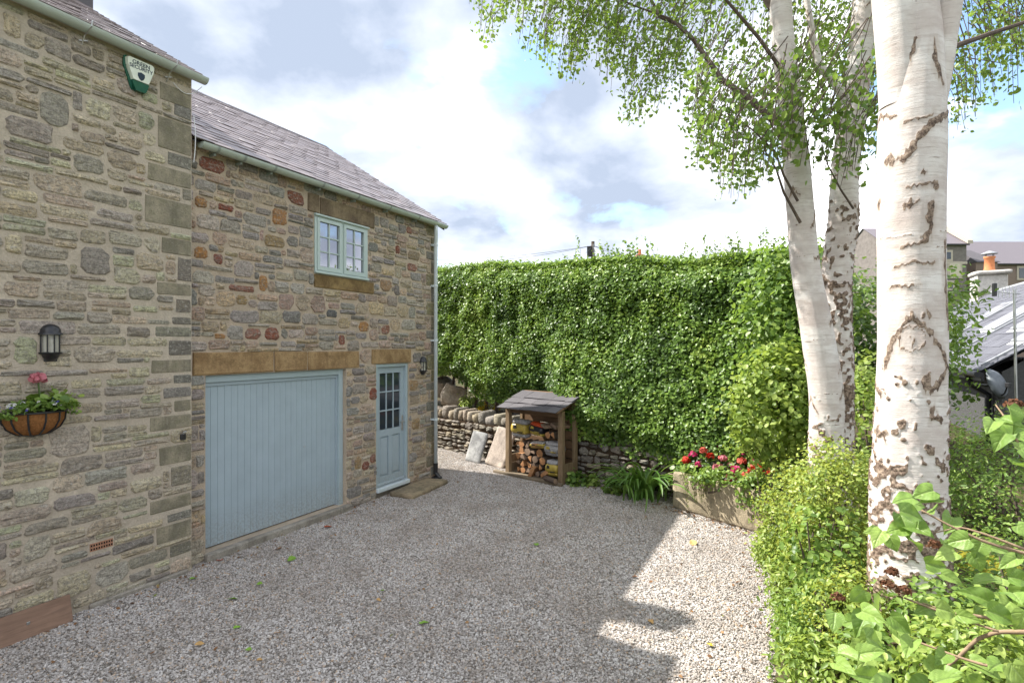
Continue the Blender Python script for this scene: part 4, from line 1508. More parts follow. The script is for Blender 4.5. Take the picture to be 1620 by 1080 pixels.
# little black sensor by the corner
sn = empty('outdoor_sensor', HW(ws(287, E_O), E_O + .012, wz(287, 690, E_O)), HZ)
tag(sn, 'small black tap box on the wall near the garage corner', 'tap')
m = MB(); m.bevbox(-.028, .028, -.03, 0, -.035, .03, .006); m.build('housing', MATS['black_iron'], sn)
m = MB(); m.tube([(0, -.02, .03), (0, -.03, .05), (.015, -.05, .055)], .009, 8); m.build('knob', MATS['steel'], sn)
sn.name = 'outdoor_tap'

# ================================================================== shape helpers for yard and plants
def rough_block(name, dims, mat, parent=None, loc=(0, 0, 0), rot=(0, 0, 0), seg=0.05, amp=0.008, freq=6, rad=0.02, seed=1, fn=None, smooth=True, col=None):
    hx, hy, hz = [d / 2 for d in dims]
    idx = {}; vs = []; fs = []

    def vid(p):
        k = (round(p[0], 5), round(p[1], 5), round(p[2], 5))
        if k not in idx: idx[k] = len(vs); vs.append(p)
        return idx[k]
    n = [max(2, int(d / seg)) for d in dims]
    for ax in range(3):
        b, c = [(1, 2), (2, 0), (0, 1)][ax]
        h = (hx, hy, hz)
        for sg in (-1, 1):
            for i in range(n[b]):
                for j in range(n[c]):
                    q = []
                    for di, dj in ((0, 0), (1, 0), (1, 1), (0, 1)):
                        p = [0, 0, 0]; p[ax] = sg * h[ax]
                        p[b] = -h[b] + 2 * h[b] * (i + di) / n[b]; p[c] = -h[c] + 2 * h[c] * (j + dj) / n[c]
                        q.append(vid(tuple(p)))
                    fs.append(tuple(q) if sg > 0 else tuple(q[::-1]))
    V = np.array(vs); H = np.array([hx, hy, hz])
    r = min(rad, hx * .95, hy * .95, hz * .95)
    q = np.clip(V, -(H - r), H - r); d = V - q
    ln = np.linalg.norm(d, axis=1, keepdims=True); ln[ln == 0] = 1
    V = q + d / ln * r
    for k in range(3):
        V[:, k] += (fbm(vs_off(V * freq, k, seed), seed + k * 11, 3) - 0.5) * 2 * amp
    if fn is not None: V = fn(V)
    me = bpy.data.meshes.new(name); me.from_pydata(V.tolist(), [], fs); me.update()
    if smooth: me.polygons.foreach_set('use_smooth', [True] * len(me.polygons))
    if col is not None: set_col(me, col)
    return link(name, me, mat, parent, loc, rot)


def vs_off(V, k, seed):
    return V + np.array([13.1 * k + seed, 7.7 * k, 3.3 * seed])


LEAF_T = np.array([(0, 0, 0), (0.40, 0.30, 0.07), (0.33, 0.68, 0.06), (0, 1.0, -0.07), (-0.33, 0.68, 0.06), (-0.40, 0.30, 0.07)])
LEAF_F = np.array([(0, 1, 2, 3), (0, 3, 4, 5)])


def leaves(name, P, size, mat, parent, up=0.5, outv=None, outw=0.5, wid=0.8, droop=0.3, rs=None, tint=None, kind='stuff', rnd=1.0, tmpl=None, dirs=None):
    rs = rs or rng
    P = np.asarray(P, float); n = len(P)
    nr = rs.normal(size=(n, 3)) * rnd
    nr /= np.maximum(1e-6, np.linalg.norm(nr, axis=1, keepdims=True))
    nr = nr * 0.8
    nr[:, 2] += up
    if outv is not None: nr = nr + np.asarray(outv) * outw
    nr /= np.maximum(1e-6, np.linalg.norm(nr, axis=1, keepdims=True))
    d = rs.normal(size=(n, 3)) if dirs is None else dirs + rs.normal(size=(n, 3)) * 0.35
    d[:, 2] -= droop
    d = d - nr * np.sum(d * nr, 1, keepdims=True)
    d /= np.maximum(1e-6, np.linalg.norm(d, axis=1, keepdims=True))
    x = np.cross(d, nr)
    T = (LEAF_T if tmpl is None else tmpl) * np.array([wid, 1, 1])
    size = np.broadcast_to(np.asarray(size, float), (n,)) * rs.uniform(0.65, 1.3, n)
    k = len(T)
    V = P[:, None, :] + size[:, None, None] * (T[None, :, 0:1] * x[:, None, :] + (T[None, :, 1:2] - 0.4) * d[:, None, :] + T[None, :, 2:3] * nr[:, None, :])
    F = (LEAF_F[None] + (np.arange(n) * k)[:, None, None]).reshape(-1, 4)
    if tint is None: tint = rs.uniform(0, 1, n)
    me = mesh_np(name, V.reshape(-1, 3), F, {'tint': np.repeat(np.clip(tint, 0, 1), k)})
    o = link(name, me, mat, parent)
    if kind: tag(o, kind=kind)
    return o


def shrub(name, label, cat, c, rad, nclump, per, size, mat, group=None, wid=0.8, spread=0.13, up=0.5, droop=0.3, stems=7, base=None, flat=0.0, seed=0, surf=0.55, stemmat='branch_bark', tintlo=0.0):
    rs = np.random.default_rng(100 + seed)
    c = np.array(c, float); rad = np.array(rad, float)
    gz = bank_z(c[0], c[1]) if base is None else base
    root = empty(name, (c[0], c[1], gz))
    tag(root, label, cat, group)
    d = rs.normal(size=(nclump, 3)); d /= np.linalg.norm(d, axis=1, keepdims=True)
    rr = rs.uniform(surf, 1.0, nclump) ** 0.7
    lump = 0.82 + 0.36 * fbm(d * 1.6 + seed, seed, 2)
    C = d * rad * (rr * lump)[:, None]
    keep = C[:, 2] + c[2] > gz + 0.01
    C = C[keep]; m = len(C)
    ct = rs.uniform(0.15, 0.85, m)
    P = np.repeat(C, per, 0) + rs.normal(size=(m * per, 3)) * spread
    T = np.clip(np.repeat(ct, per) + rs.normal(size=m * per) * 0.22, tintlo, 1)
    out = P / rad; out /= np.maximum(1e-6, np.linalg.norm(out, axis=1, keepdims=True))
    off = np.array([0, 0, c[2] - gz])
    ok = (P + off)[:, 2] > 0.0
    leaves('foliage', (P + off)[ok], size, mat, root, up, out[ok], 0.6, wid, droop, rs, T[ok])
    mb = MB()
    for k in range(stems):
        e = C[k % m] * 0.9 + off
        b = np.array([rs.normal() * rad[0] * .15, rs.normal() * rad[1] * .15, -0.05])
        mid = (b * 0.45 + e * 0.55) + rs.normal(size=3) * rad * 0.06
        mb.tube([b, mid, e], [0.014, 0.009, 0.004], 5, False)
    if stems: mb.build('stems', MATS[stemmat], root)
    return root


# ================================================================== DRY-STONE WALL
WR = math.atan2(WD.y, WD.x)
dsw = empty('dry_stone_wall', W0, WR)
tag(dsw, 'low dry-stone wall with upright coping under the clipped hedge', 'wall')
rs = random.Random(5)
WL0, WL1, WHt = -3.0, 6.4, 0.74
m = MB(); m.box(WL0, WL1, 0.03, 0.5, -0.1, WHt)
core = m.build('rubble_core', MATS['soil'], dsw)
PAL_D = [(0.30, 0.255, 0.19), (0.25, 0.22, 0.17), (0.35, 0.30, 0.22), (0.22, 0.195, 0.16), (0.28, 0.25, 0.21), (0.32, 0.26, 0.17), (0.20, 0.175, 0.145)]
rects = courses(WL0, WL1, -0.02, WHt, [], (0.12, 0.36), (0.06, 0.13), seed=9, split=.3)
wall_stones(core, rects, PAL_D, rs, 0.006, 0.03, MATS['field_stone'], 290, proud=0.035, square=0.5, rag=0.16)
x = WL0; k = 0
while x < WL1:
    w = rs.uniform(0.13, 0.27); h = rs.uniform(0.19, 0.30)
    rough_block('coping_stone', (w - 0.01, 0.42, h), MATS['field_stone'], dsw, (x + w / 2, 0.22, WHt + h / 2 - 0.01), (R(rs.uniform(-4, 4)), R(rs.uniform(-14, 14)), 0), 0.08, 0.025, 5, 0.06, 200 + k,
                col=jit(rs.choice(PAL_D), rs))
    x += w; k += 1

# boulders and slabs showing above the wall by the house
for i, (px, py, Y, sx, sz, col, lab) in enumerate([(718, 628, 13.9, 0.55, 0.50, 'boulder', 'large pale boulder behind the wall nearest the downpipe'),
                                                   (738, 640, 14.3, 0.5, 0.34, 'boulder', 'low pale boulder behind the wall beside the yellow plant'),
                                                   (700, 612, 14.6, 0.5, 0.42, 'boulder', 'pinkish boulder partly hidden by the downpipe')]):
    p = at(px, py, Y)
    o = rough_block('boulder', (sx, 0.45, sz), MATS[col], None, p, (R(12 * (i - 1)), R(18 - 14 * i), R(30 * i)), 0.07, 0.10, 3.5, 0.05, 60 + i, smooth=False)
    tag(o, lab, 'boulder', 'boulders behind the dry-stone wall')

# leaning flagstones
def leaning(name, px, py, w, h, th, lean, yaw, roll, mat, label, seed):
    b = on_ground(px, py)
    def fn(V):
        V = V.copy(); V[:, 2] += h / 2; return V
    o = rough_block(name, (w, th, h), MATS[mat], None, b + Vector((0, 0, -0.01)), (0, 0, 0), 0.06, 0.010, 4, 0.02, seed, fn)
    o.matrix_world = Matrix.Translation(b) @ Matrix.Rotation(yaw, 4, 'Z') @ Matrix.Rotation(lean, 4, 'X') @ Matrix.Rotation(roll, 4, 'Y')
    tag(o, label, 'flagstone', 'flagstones leaning on the wall')
    return o


leaning('flagstone', 747, 731, 0.47, 0.66, 0.05, R(-20), WR, R(2), 'slab_grey', 'grey flagstone leaning on the wall, left of the pair', 71)
leaning('flagstone', 781, 738, 0.56, 0.80, 0.05, R(-20), WR, R(9), 'slab_tan', 'tan flagstone leaning on the wall beside the wood store', 72)

# ================================================================== WOOD STORE
a = on_ground(803, 748); b = on_ground(893, 767)
a = a - Vector((WB.x, WB.y, 0)) * 0.06; b = b - Vector((WB.x, WB.y, 0)) * 0.06
sd = (b - a); SW = sd.length
SR = math.atan2(sd.y, sd.x)
store = empty('wood_store', a, SR)
tag(store, 'timber log store with slate lean-to roof against the wall', 'log store')
PH = 1.30; DP = 0.50; pt = 0.10
for i, (x, y, h) in enumerate([(0, 0, PH), (SW - pt, 0, PH), (0, DP - 0.08, PH + 0.16), (SW - pt, DP - 0.08, PH + 0.16)]):
    m = MB(); m.bevbox(x, x + pt * (1 if y == 0 else .7), y, y + pt * .85, 0.0, h, 0.006); m.build('post', MATS['store_wood'], store)
m = MB(); m.bevbox(pt * .9, SW - pt * .9, 0.03, 0.075, PH - 0.12, PH - 0.0, 0.005); m.build('front_beam', MATS['store_wood_dark'], store)
m = MB(); m.bevbox(pt * .7, SW - pt * .9, DP - 0.07, DP - 0.02, PH - 0.02, PH + 0.14, 0.005); m.build('back_beam', MATS['store_wood_dark'], store)
m = MB(); m.bevbox(pt * .7, SW - pt * .7, DP - 0.06, DP - 0.03, PH - 0.30, PH - 0.18, 0.005); m.build('back_rail', MATS['store_wood_dark'], store)
for z in np.arange(0.04, 0.36, 0.165):
    m = MB(); m.bevbox(SW - 0.03, SW - 0.005, pt * .86, DP - 0.09, z, z + 0.155, 0.004); m.build('side_board', MATS['store_wood'], store)
    m = MB(); m.bevbox(0.005, 0.03, pt * .86, DP - 0.09, z, z + 0.155, 0.004); m.build('side_board', MATS['store_wood'], store)
for z in np.arange(0.05, 0.75, 0.17):
    m = MB(); m.bevbox(pt, SW - pt, DP - 0.055, DP - 0.035, z, z + 0.155, 0.004); m.build('back_board', MATS['store_wood_dark'], store)
m = MB(); m.bevbox(-0.22, SW + 0.05, -0.12, -0.03, 0.0, 0.055, 0.008); m.build('front_sill', MATS['board_weathered'], store)
m = MB(); m.bevbox(0.02, SW - 0.02, 0.0, DP, 0.005, 0.045, 0.005); m.build('floor_board', MATS['board_weathered'], store)
rp = math.atan2(0.26, DP + 0.2)
m = MB(); rl_ = (DP + 0.26) / math.cos(rp)
M = Matrix.Translation((0, -0.15, PH - 0.035)) @ Matrix.Rotation(rp, 4, 'X')
m.box(-0.03, SW + 0.03, 0, rl_, 0, 0.025, M)
sroof = m.build('roof', MATS['store_wood_dark'], store)
rs = random.Random(14)
for row, (v, L) in enumerate([(-0.03, 0.33), (0.21, 0.33), (0.43, 0.33)]):
    x = -0.05
    while x < SW + 0.04:
        w = rs.uniform(0.24, 0.36)
        if x + w > SW + 0.05: w = SW + 0.05 - x
        if w < 0.08: break
        q = MB(); q.box(0.003, w - 0.003, 0, L, 0, 0.013)
        vv = [(p[0] + rs.uniform(-.004, .004), p[1] + rs.uniform(-.012, .012), p[2]) for p in q.v]
        q.v = vv
        o = q.build('slate', MATS['store_slate'], sroof)
        o.matrix_local = M @ Matrix.Translation((x, v, 0.03 + row * 0.006)) @ Matrix.Rotation(R(-3.2 + rs.uniform(-.5, .5)), 4, 'X')
        x += w
o = None
SM = Matrix.Translation(a) @ Matrix.Rotation(SR, 4, 'Z')


def firewood(x, z, r, ln, kind, mat, ang, k, y=0.04, label='split log end-on in the slate-roofed log store', yaw=0.0):
    rs = random.Random(300 + k)
    if kind == 'wedge':
        poly = [(0, -r * .9)] + [(r * 1.1 * math.sin(t), -r * .9 + 1.7 * r * math.cos(t)) for t in np.linspace(-0.62, 0.62, 5)]
    elif kind == 'half':
        poly = [(r * math.cos(t), r * math.sin(t) - .3 * r) for t in np.linspace(0, math.pi, 7)]
    elif kind == 'plank':
        poly = [(-r * 1.5, -r * .45), (r * 1.5, -r * .5), (r * 1.45, r * .5), (-r * 1.5, r * .45)]
    else:
        poly = [(r * math.cos(t) * rs.uniform(.88, 1.05), r * math.sin(t) * rs.uniform(.88, 1.05)) for t in np.linspace(0, 2 * math.pi, 9)[:-1]]
    poly = [(px * math.cos(ang) - pz * math.sin(ang) + rs.uniform(-.004, .004), px * math.sin(ang) + pz * math.cos(ang) + rs.uniform(-.004, .004)) for px, pz in poly]
    m = MB(); m.prism(poly, 0, ln)
    me = bpy.data.meshes.new('firewood_log'); me.from_pydata(m.v, [], m.f)
    me.materials.append(MATS[mat]); me.materials.append(MATS['log_bark' if kind != 'plank' else mat])
    for p in me.polygons:
        if p.index >= 2: p.material_index = 1 if (kind == 'round' or rs.random() < .6) else 0
    o = link('firewood_log', me)
    o.matrix_world = SM @ Matrix.Translation((x, y + rs.uniform(0, .05), z)) @ Matrix.Rotation(yaw, 4, 'Z')
    tag(o, label, 'log', 'split logs in the log store')
    return o


rs = random.Random(77); k = 0
iw0, iw1 = pt + 0.05, SW - pt - 0.04
# bags of kindling take these boxes (x0, x1, z0, z1) in store coordinates
bags = [(iw0 - .02, iw0 + .33, .72, 1.06), (iw0 + .37, iw0 + .68, .80, 1.03), (iw0 + .46, iw0 + .78, .58, .69), (iw1 - .24, iw1 + .02, .12, .40), (iw1 - .30, iw1 + .02, .47, .72)]
z = 0.11; row = 0
ORD = 'first second third fourth fifth sixth seventh eighth ninth tenth eleventh twelfth thirteenth'.split()
ROWS = ['lowest row', 'second row up', 'third row up', 'fourth row up', 'fifth row up', 'sixth row up', 'seventh row up', 'eighth row up', 'ninth row up']
while z < 1.0:
    x = iw0 + rs.uniform(0, .05); row += 1; nth = 0
    r = 0.066
    while x < iw1:
        r = rs.uniform(.052, .082)
        cx = x + r; cz = z + rs.uniform(-.012, .012)
        if cx + r > iw1 + .04: break
        inb = any(b0 - r * .8 < cx < b1 + r * .8 and c0 - r * .8 < cz < c1 + r * .8 for b0, b1, c0, c1 in bags)
        top = 0.96 - 0.08 * abs(math.sin(cx * 5))
        if not inb and cz < top and not (cz > .70 and cx < iw0 + .3):
            kd = rs.choice(['wedge', 'wedge', 'half', 'round', 'round'])
            tint = 'log_end' if (cx > iw0 + .45 and rs.random() < .7) or rs.random() < .3 else 'log_grey'
            firewood(cx, cz, r, 0.30, kd, tint, rs.uniform(0, 6.28), k, 0.03 + rs.uniform(0, .05), 'split log, %s from the left in the %s of the log store' % (ORD[nth], ROWS[row - 1])); k += 1; nth += 1
        x += 2 * r + 0.004
    z += 0.122
firewood(iw0 + .72, .99, .05, .34, 'plank', 'log_grey', R(-14), 501, 0.05, 'upper flat grey offcut lying on top of the log pile', R(-20))
firewood(iw0 + .92, 1.0, .055, .34, 'plank', 'log_grey', R(-20), 502, 0.09, 'longer flat grey offcut leaning on the right post above the logs', R(-12))
firewood(iw0 + .53, .135, .075, .28, 'plank', 'log_end', R(65), 503, -0.04, 'square pale block of firewood at the front of the pile', R(14))
firewood(iw0 + .80, .14, .065, .26, 'plank', 'log_end', R(30), 504, -0.03, 'small orange block of firewood beside the lowest bag', R(-10))
firewood(iw0 + .62, .63, .07, .26, 'plank', 'log_end', R(5), 505, -0.015, 'broad orange split log lying under the middle bag', R(4))
# a stray log on the ground at the corner
o = firewood(SW - .02, 0.10, .05, .30, 'round', 'log_grey', 0, 506, -0.18, 'short stray log lying at the right foot of the log store', R(75))


def bag(x0, x1, z0, z1, top, mid, bot, label, seed, y=0.0, emb='bag_black', roll=0):
    w, h = x1 - x0, z1 - z0
    root = empty('firewood_bag')
    root.matrix_world = SM @ Matrix.Translation(((x0 + x1) / 2, y + .13, z0)) @ Matrix.Rotation(R(roll), 4, 'Y')
    tag(root, label, 'bag', 'bags of kindling in the log store')
    zz = 0
    for nm, fr, mat in (('bag_foot', .22, bot), ('bag_body', .53, mid), ('bag_top', .25, top)):
        hh = h * fr

        def fn(V, zz=zz, hh=hh):
            V = V.copy(); V[:, 2] += zz + hh / 2
            t = V[:, 2] / h
            V[:, 1] *= (0.75 + 0.6 * np.sin(np.pi * np.clip(t, .05, .95)))
            V[:, 0] *= (0.93 + 0.1 * np.sin(np.pi * np.clip(t, .05, .95)))
            return V
        rough_block(nm, (w, .2, hh + .01), MATS[mat], root, seg=.035, amp=.016, freq=11, rad=.03, seed=seed, fn=fn)
        zz += hh
    m = MB(); q = h * .2
    m.prism([(-w * .3, h * .50), (-w * .05, h * .52), (-w * .12, h * .68), (-w * .28, h * .70)], -.142, -.12); m.build('print_patch', MATS[emb], root)
    m = MB(); m.prism([(w * .02, h * .30), (w * .36, h * .31), (w * .36, h * .36), (w * .02, h * .35)], -.145, -.12); m.build('print_band', MATS[emb], root)


B = bags
bag(*B[0], 'bag_clear', 'bag_yellow', 'bag_clear', 'yellow and clear kindling bag in the top left of the log store', 401, roll=2)
bag(*B[1], 'bag_red', 'bag_black', 'bag_yellow', 'black, orange and yellow kindling bag beside the top left one', 402, 0.05, 'bag_yellow', 8)
bag(*B[2], 'bag_clear', 'bag_yellow', 'bag_yellow', 'flattened yellow and grey bag across the middle of the log pile', 403, 0.0, 'bag_black', -6)
bag(*B[3], 'bag_clear', 'bag_yellow', 'bag_yellow', 'yellow bag with black print at the bottom right of the log store', 404, -0.02)
bag(*B[4], 'bag_clear', 'bag_clear', 'bag_clear', 'clear grey bag halfway up the right side of the log store', 405, 0.02, 'bag_yellow')

# ================================================================== STEP, PLANK, FALLEN LEAVES
p0, p1 = on_ground(600, 790, .07), on_ground(686, 775, .07)
ctr = HW((ws(600) + ws(668)) / 2 + 0.12, 0.29, 0.03)
o = rough_block('door_step', (1.12, 0.46, 0.10), MATS['step_stone'], None, ctr, (0, 0, HZ + R(4)), .05, .012, 4, .02, 81)
tag(o, 'worn sandstone doorstep slab in front of the glazed door', 'doorstep')

b0 = on_ground(134, 990); s_e, o_e = to_house(b0.x, b0.y)
pl = empty('plank', HW(s_e, E_O + 0.12, 0.0), HZ)
tag(pl, 'reddish timber plank on edge leaning against the left wall', 'plank')
pl.name = 'timber_plank'
m = MB(); m.bevbox(-2.4, 0, -0.02, 0.02, 0, 0.235, 0.004)
pb = m.build('board', MATS['plank_wood'], pl, rot=(R(-14), 0, R(1.2)))
m = MB(); m.bevbox(-0.012, 0.012, -0.024, -0.019, .11, .134, .002); m.build('bolt', MATS['steel'], pl, loc=(-.32, 0.02, 0))

fl = [(461, 884, 'green', .09, 'large green leaf on the gravel in front of the garage door'), (368, 947, 'green', .075, 'green leaf on the gravel left of the garage corner'),
      (671, 985, 'green', .075, 'bright green leaf alone in the middle foreground gravel'), (411, 923, 'green', .05, 'small green leaf on the gravel between two larger ones'),
      (519, 833, 'rust', .09, 'red brown leaf on the gravel below the garage threshold'), (605, 934, 'green', .04, 'tiny green leaf in the middle of the shaded gravel'),
      (599, 949, 'tan', .04, 'tiny tan leaf in the middle of the shaded gravel'), (375, 992, 'green', .05, 'green leaf on the gravel right of the timber plank'),
      (393, 1028, 'green', .045, 'green leaf near the bottom edge beside an orange one'), (410, 1044, 'tan', .04, 'orange leaf near the bottom edge of the gravel'),
      (1030, 983, 'tan', .05, 'orange tan leaf by the tip of the chimney shadow'), (1124, 1020, 'yellow', .05, 'yellow leaf on the sunlit gravel near the border'),
      (848, 861, 'green', .06, 'green leaf on the far shaded gravel'), (1096, 858, 'tan', .10, 'curled tan leaf on sunlit gravel below the trough'),
      (348, 886, 'rust', .07, 'small red leaf against the garage threshold'), (316, 1019, 'tan', .06, 'tan leaf on the gravel near the plank'),
      (306, 915, 'green', .07, 'little green weed at the foot of the house corner'), (1012, 765, 'rust', .06, 'rusty leaf at the foot of the strap-leaved clump'),
      (440, 868, 'brown', .07, 'brown leaf by the middle of the garage threshold'), (950, 768, 'brown', .08, 'brown leaf litter by the foot of the wall'),
      (965, 780, 'rust', .07, 'red leaf litter in front of the strap-leaved clump'), (1004, 912, 'brown', .05, 'brown leaf on the gravel at the shadow edge')]
for i, (px, py, c, sz, lab) in enumerate(fl):
    rs = random.Random(900 + i)
    p = on_ground(px, py, 0.02)
    n = 9; pts = []
    outline = [(0, 0), (.25, .12), (.38, .35), (.30, .65), (.12, .88), (0, 1.0), (-.13, .85), (-.32, .6), (-.36, .33), (-.22, .1)]
    vs = [(x * sz * 1.3, (y - .5) * sz * 1.3, 0.018 * abs(x) * rs.uniform(.2, 2.2) + .006 * rs.random()) for x, y in outline] + [(0, 0, 0)]
    m = MB(); m.add(vs, [(j, (j + 1) % 10, 10) for j in range(10)])
    o = m.build('fallen_leaf', MATS['fallen_' + c], None, False, p, (R(rs.uniform(-14, 14)), R(rs.uniform(-14, 14)), rs.uniform(0, 6.28)))
    tag(o, lab, 'leaf', 'leaves fallen on the gravel')

# ================================================================== STONE TROUGH
ta = on_ground(1063, 803); tb_ = on_ground(1200, 845)
td = (tb_ - ta); TR = math.atan2(td.y, td.x); TL = td.length + 0.5
tdir = td.normalized(); tback = Vector((-tdir.y, tdir.x, 0))
trough = empty('stone_trough', ta, TR)
tag(trough, 'long weathered stone trough planted with geraniums beside the gravel', 'trough')
TH_ = 0.56; TDp = 0.62; wt = 0.10


def trf(dx):
    def fn(V):
        V = V.copy()
        V[:, 0] += 0.05 * (V[:, 2] + .28) * (V[:, 0] < 0)
        return V
    return fn


rough_block('front_slab', (TL, wt, TH_), MATS['trough_stone'], trough, (TL / 2, wt / 2, TH_ / 2), (0, 0, 0), .04, .014, 4, .04, 91)
rough_block('back_slab', (TL, wt, TH_), MATS['trough_stone'], trough, (TL / 2, TDp - wt / 2, TH_ / 2), (0, 0, 0), .08, .014, 4, .04, 92)
rough_block('end_slab', (wt, TDp - .02, TH_ - .01), MATS['trough_stone'], trough, (wt / 2 - .004, TDp / 2, TH_ / 2), (0, 0, 0), .05, .014, 4, .04, 93)
rough_block('end_slab', (wt, TDp - .02, TH_ - .01), MATS['trough_stone'], trough, (TL - wt / 2 + .004, TDp / 2, TH_ / 2), (0, 0, 0), .05, .014, 4, .04, 94)
m = MB(); m.box(wt * .7, TL - wt * .7, wt * .7, TDp - wt * .7, 0.02, TH_ - 0.05); m.build('compost', MATS['soil'], trough)


def tpt(x, y, z):
    return ta + tdir * x + tback * y + Vector((0, 0, z))


ROUND_T = np.array([(0, 0.05, 0), (0.52, 0.22, 0.05), (0.50, 0.78, 0.08), (0, 1.0, -0.02), (-0.50, 0.78, 0.08), (-0.52, 0.22, 0.05)])


def flower_ball(px, parent, mat, r, k, n=34, ps=None):
    rs = np.random.default_rng(k)
    d = rs.normal(size=(n, 3)); d /= np.linalg.norm(d, axis=1, keepdims=True); d[:, 2] = np.abs(d[:, 2]) * .9 - .2
    o = leaves('flower_head', d * r * rs.uniform(.6, 1, (n, 1)), ps or r * .75, mat, parent, 0.2, d, 1.2, 1.0, 0.1, rs, None, None, 0.6, ROUND_T)
    o.location = px
    return o


def geranium(pos, col, label, heads, k, r=0.25, group='geraniums in the trough'):
    rs = np.random.default_rng(600 + k)
    root = empty('geranium', pos)
    tag(root, label, 'flower', group)
    n = 210
    d = rs.normal(size=(n, 3)) * np.array([r * .62, r * .62, r * .38]); d[:, 2] = np.abs(d[:, 2]) + .02
    leaves('foliage', d, .062, MATS['leaf_bright'], root, .8, d / r, .4, 1.0, .15, rs, None, 'stuff', 1, ROUND_T)
    mb = MB()
    for h in heads:
        mb.tube([(0, 0, 0), (h[0] * .6, h[1] * .6, h[2] * .6), h[:3]], [.006, .005, .004], 5, False)
        flower_ball(h[:3], root, MATS['petal_' + (h[3] if len(h) > 3 else col)], .054 + .02 * rs.random(), 700 + k * 10 + int(h[0] * 99))
    mb.build('stems', MATS['leaf_bright'], root)
    return root


geranium(tpt(0.22, .34, TH_ - .05), 'pink', 'pink geranium at the left end of the trough', [(-.10, -.05, .30), (.05, .02, .38), (.14, -.10, .26, 'rose'), (-.05, -.15, .18), (.2, .05, .3), (0, .1, .42, 'salmon')], 1)
geranium(tpt(0.55, .30, TH_ - .05), 'salmon', 'salmon geranium second from the left in the trough', [(-.08, -.02, .34, 'red'), (.06, -.06, .30), (.16, .04, .36), (-.02, -.14, .2, 'rose'), (.2, -.12, .22, 'rose'), (-.15, .08, .4), (.1, .12, .44, 'pink')], 2)
geranium(tpt(0.90, .28, TH_ - .05), 'pink', 'magenta and salmon geranium in the middle of the trough', [(-.04, -.08, .22), (.08, .0, .32, 'salmon'), (.16, .10, .42), (-.12, -.12, .10), (.2, -.1, .24, 'salmon'), (-.15, .05, .34, 'rose')], 3)
geranium(tpt(1.22, .30, TH_ - .05), 'red', 'scarlet geranium right of the middle of the trough', [(-.10, -.08, .26), (.02, -.02, .30), (.10, -.10, .24), (0.0, .1, .36, 'pink'), (.2, -.02, .28), (-.2, -.12, .2, 'salmon'), (.22, .1, .36)], 4)
geranium(tpt(0.10, .22, TH_ - .05), 'red', 'small orange red geranium at the left corner of the trough', [(-.02, .0, .20), (.10, .06, .34)], 5, .12)
# grey-leaved filler and a trailing heath
rs_ = np.random.default_rng(61)
gp = empty('silver_ragwort', tpt(.55, .45, TH_ - .05)); tag(gp, 'silvery grey foliage plant at the back of the trough', 'plant')
d = rs_.normal(size=(420, 3)) * np.array([.16, .10, .16]); d[:, 2] = np.abs(d[:, 2]) + .12
leaves('foliage', d, .045, MATS['leaf_grey'], gp, .6, None, 0, .5, .1, rs_)
gp = empty('silver_ragwort', tpt(1.25, .42, TH_ - .05)); tag(gp, 'feathery grey green plant right of the scarlet geranium', 'plant')
d = rs_.normal(size=(380, 3)) * np.array([.2, .10, .12]); d[:, 2] = np.abs(d[:, 2]) + .08
leaves('foliage', d, .05, MATS['leaf_grey'], gp, .6, None, 0, .35, .1, rs_)
hp = empty('trailing_heath', tpt(.52, .05, TH_ - .04)); tag(hp, 'trailing dark heath hanging over the front of the trough', 'plant')
P = []; mb = MB(); Dr = []
for k in range(70):
    x0 = rs_.normal() * .13; pts = []
    L = rs_.uniform(.12, .42)
    for t in np.linspace(0, 1, 9):
        pts.append((x0 + .25 * t * L + rs_.normal() * .006, -0.02 - .13 * math.sin(min(1.57, t * 2.2)) * (1 - .3 * t) + rs_.normal() * .012, .07 + .06 * math.sin(3.1 * t) - L * t ** 1.6))
    mb.tube(pts, .003, 4, False)
    for q in pts[1:]:
        for _ in range(5): P.append(np.array(q) + rs_.normal(size=3) * .013)
mb.build('stems', MATS['branch_bark'], hp)
leaves('foliage', P, .028, MATS['leaf_heath'], hp, .3, None, 0, .4, .3, rs_)
# heart-leaved plants spilling over its right end
shrub('ivy', 'round-leaved trailing plant spilling over the right end of the trough', 'plant', tpt(1.42, .12, TH_ + .02), (.42, .32, .26), 90, 12, .05, MATS['leaf_bright'], spread=.05, up=.6, base=0.2, stems=5, seed=31, wid=1.0)
shrub('ground_ivy', 'pale leafy plant filling the trough in front of the big shrub', 'plant', tpt(.85, .10, TH_ + .03), (.50, .14, .12), 60, 10, .045, MATS['leaf_bright'], spread=.04, up=.7, base=0.45, stems=4, seed=32, wid=1.0)

# dry leaf litter caught along the walls, the trough and the border
rs_ = np.random.default_rng(404)
P = []
for k in range(150):
    s_ = rs_.uniform(2.4, 8.6); o_ = (.20 if s_ < 3.8 else .06) + abs(rs_.normal()) * .13
    P.append(HW(s_, o_, .022))
for k in range(190):
    q = W0 + WD * rs_.uniform(2.3, 4.5) - WB * (abs(rs_.normal()) * .22 + .02); P.append(Vector((q.x, q.y, .022)))
for k in range(110):
    P.append(tpt(rs_.uniform(-.25, 1.4), -abs(rs_.normal()) * .12 - .01, .022))
for k in range(170):
    P.append(HW(rs_.uniform(1.5, 8.0), EDGE_O + .05 - abs(rs_.normal()) * .35, .022))
for k in range(140):
    P.append(HW(rs_.uniform(2.0, 9.0), rs_.uniform(.3, 5.5), .022))
lt = leaves('leaf_litter', np.array([tuple(p) for p in P]), .035, MATS['litter'], None, 1.6, None, 0, .8, 0, rs_)
tag(lt, 'scattered brown leaf litter along the walls and border', 'leaf litter', kind='stuff')

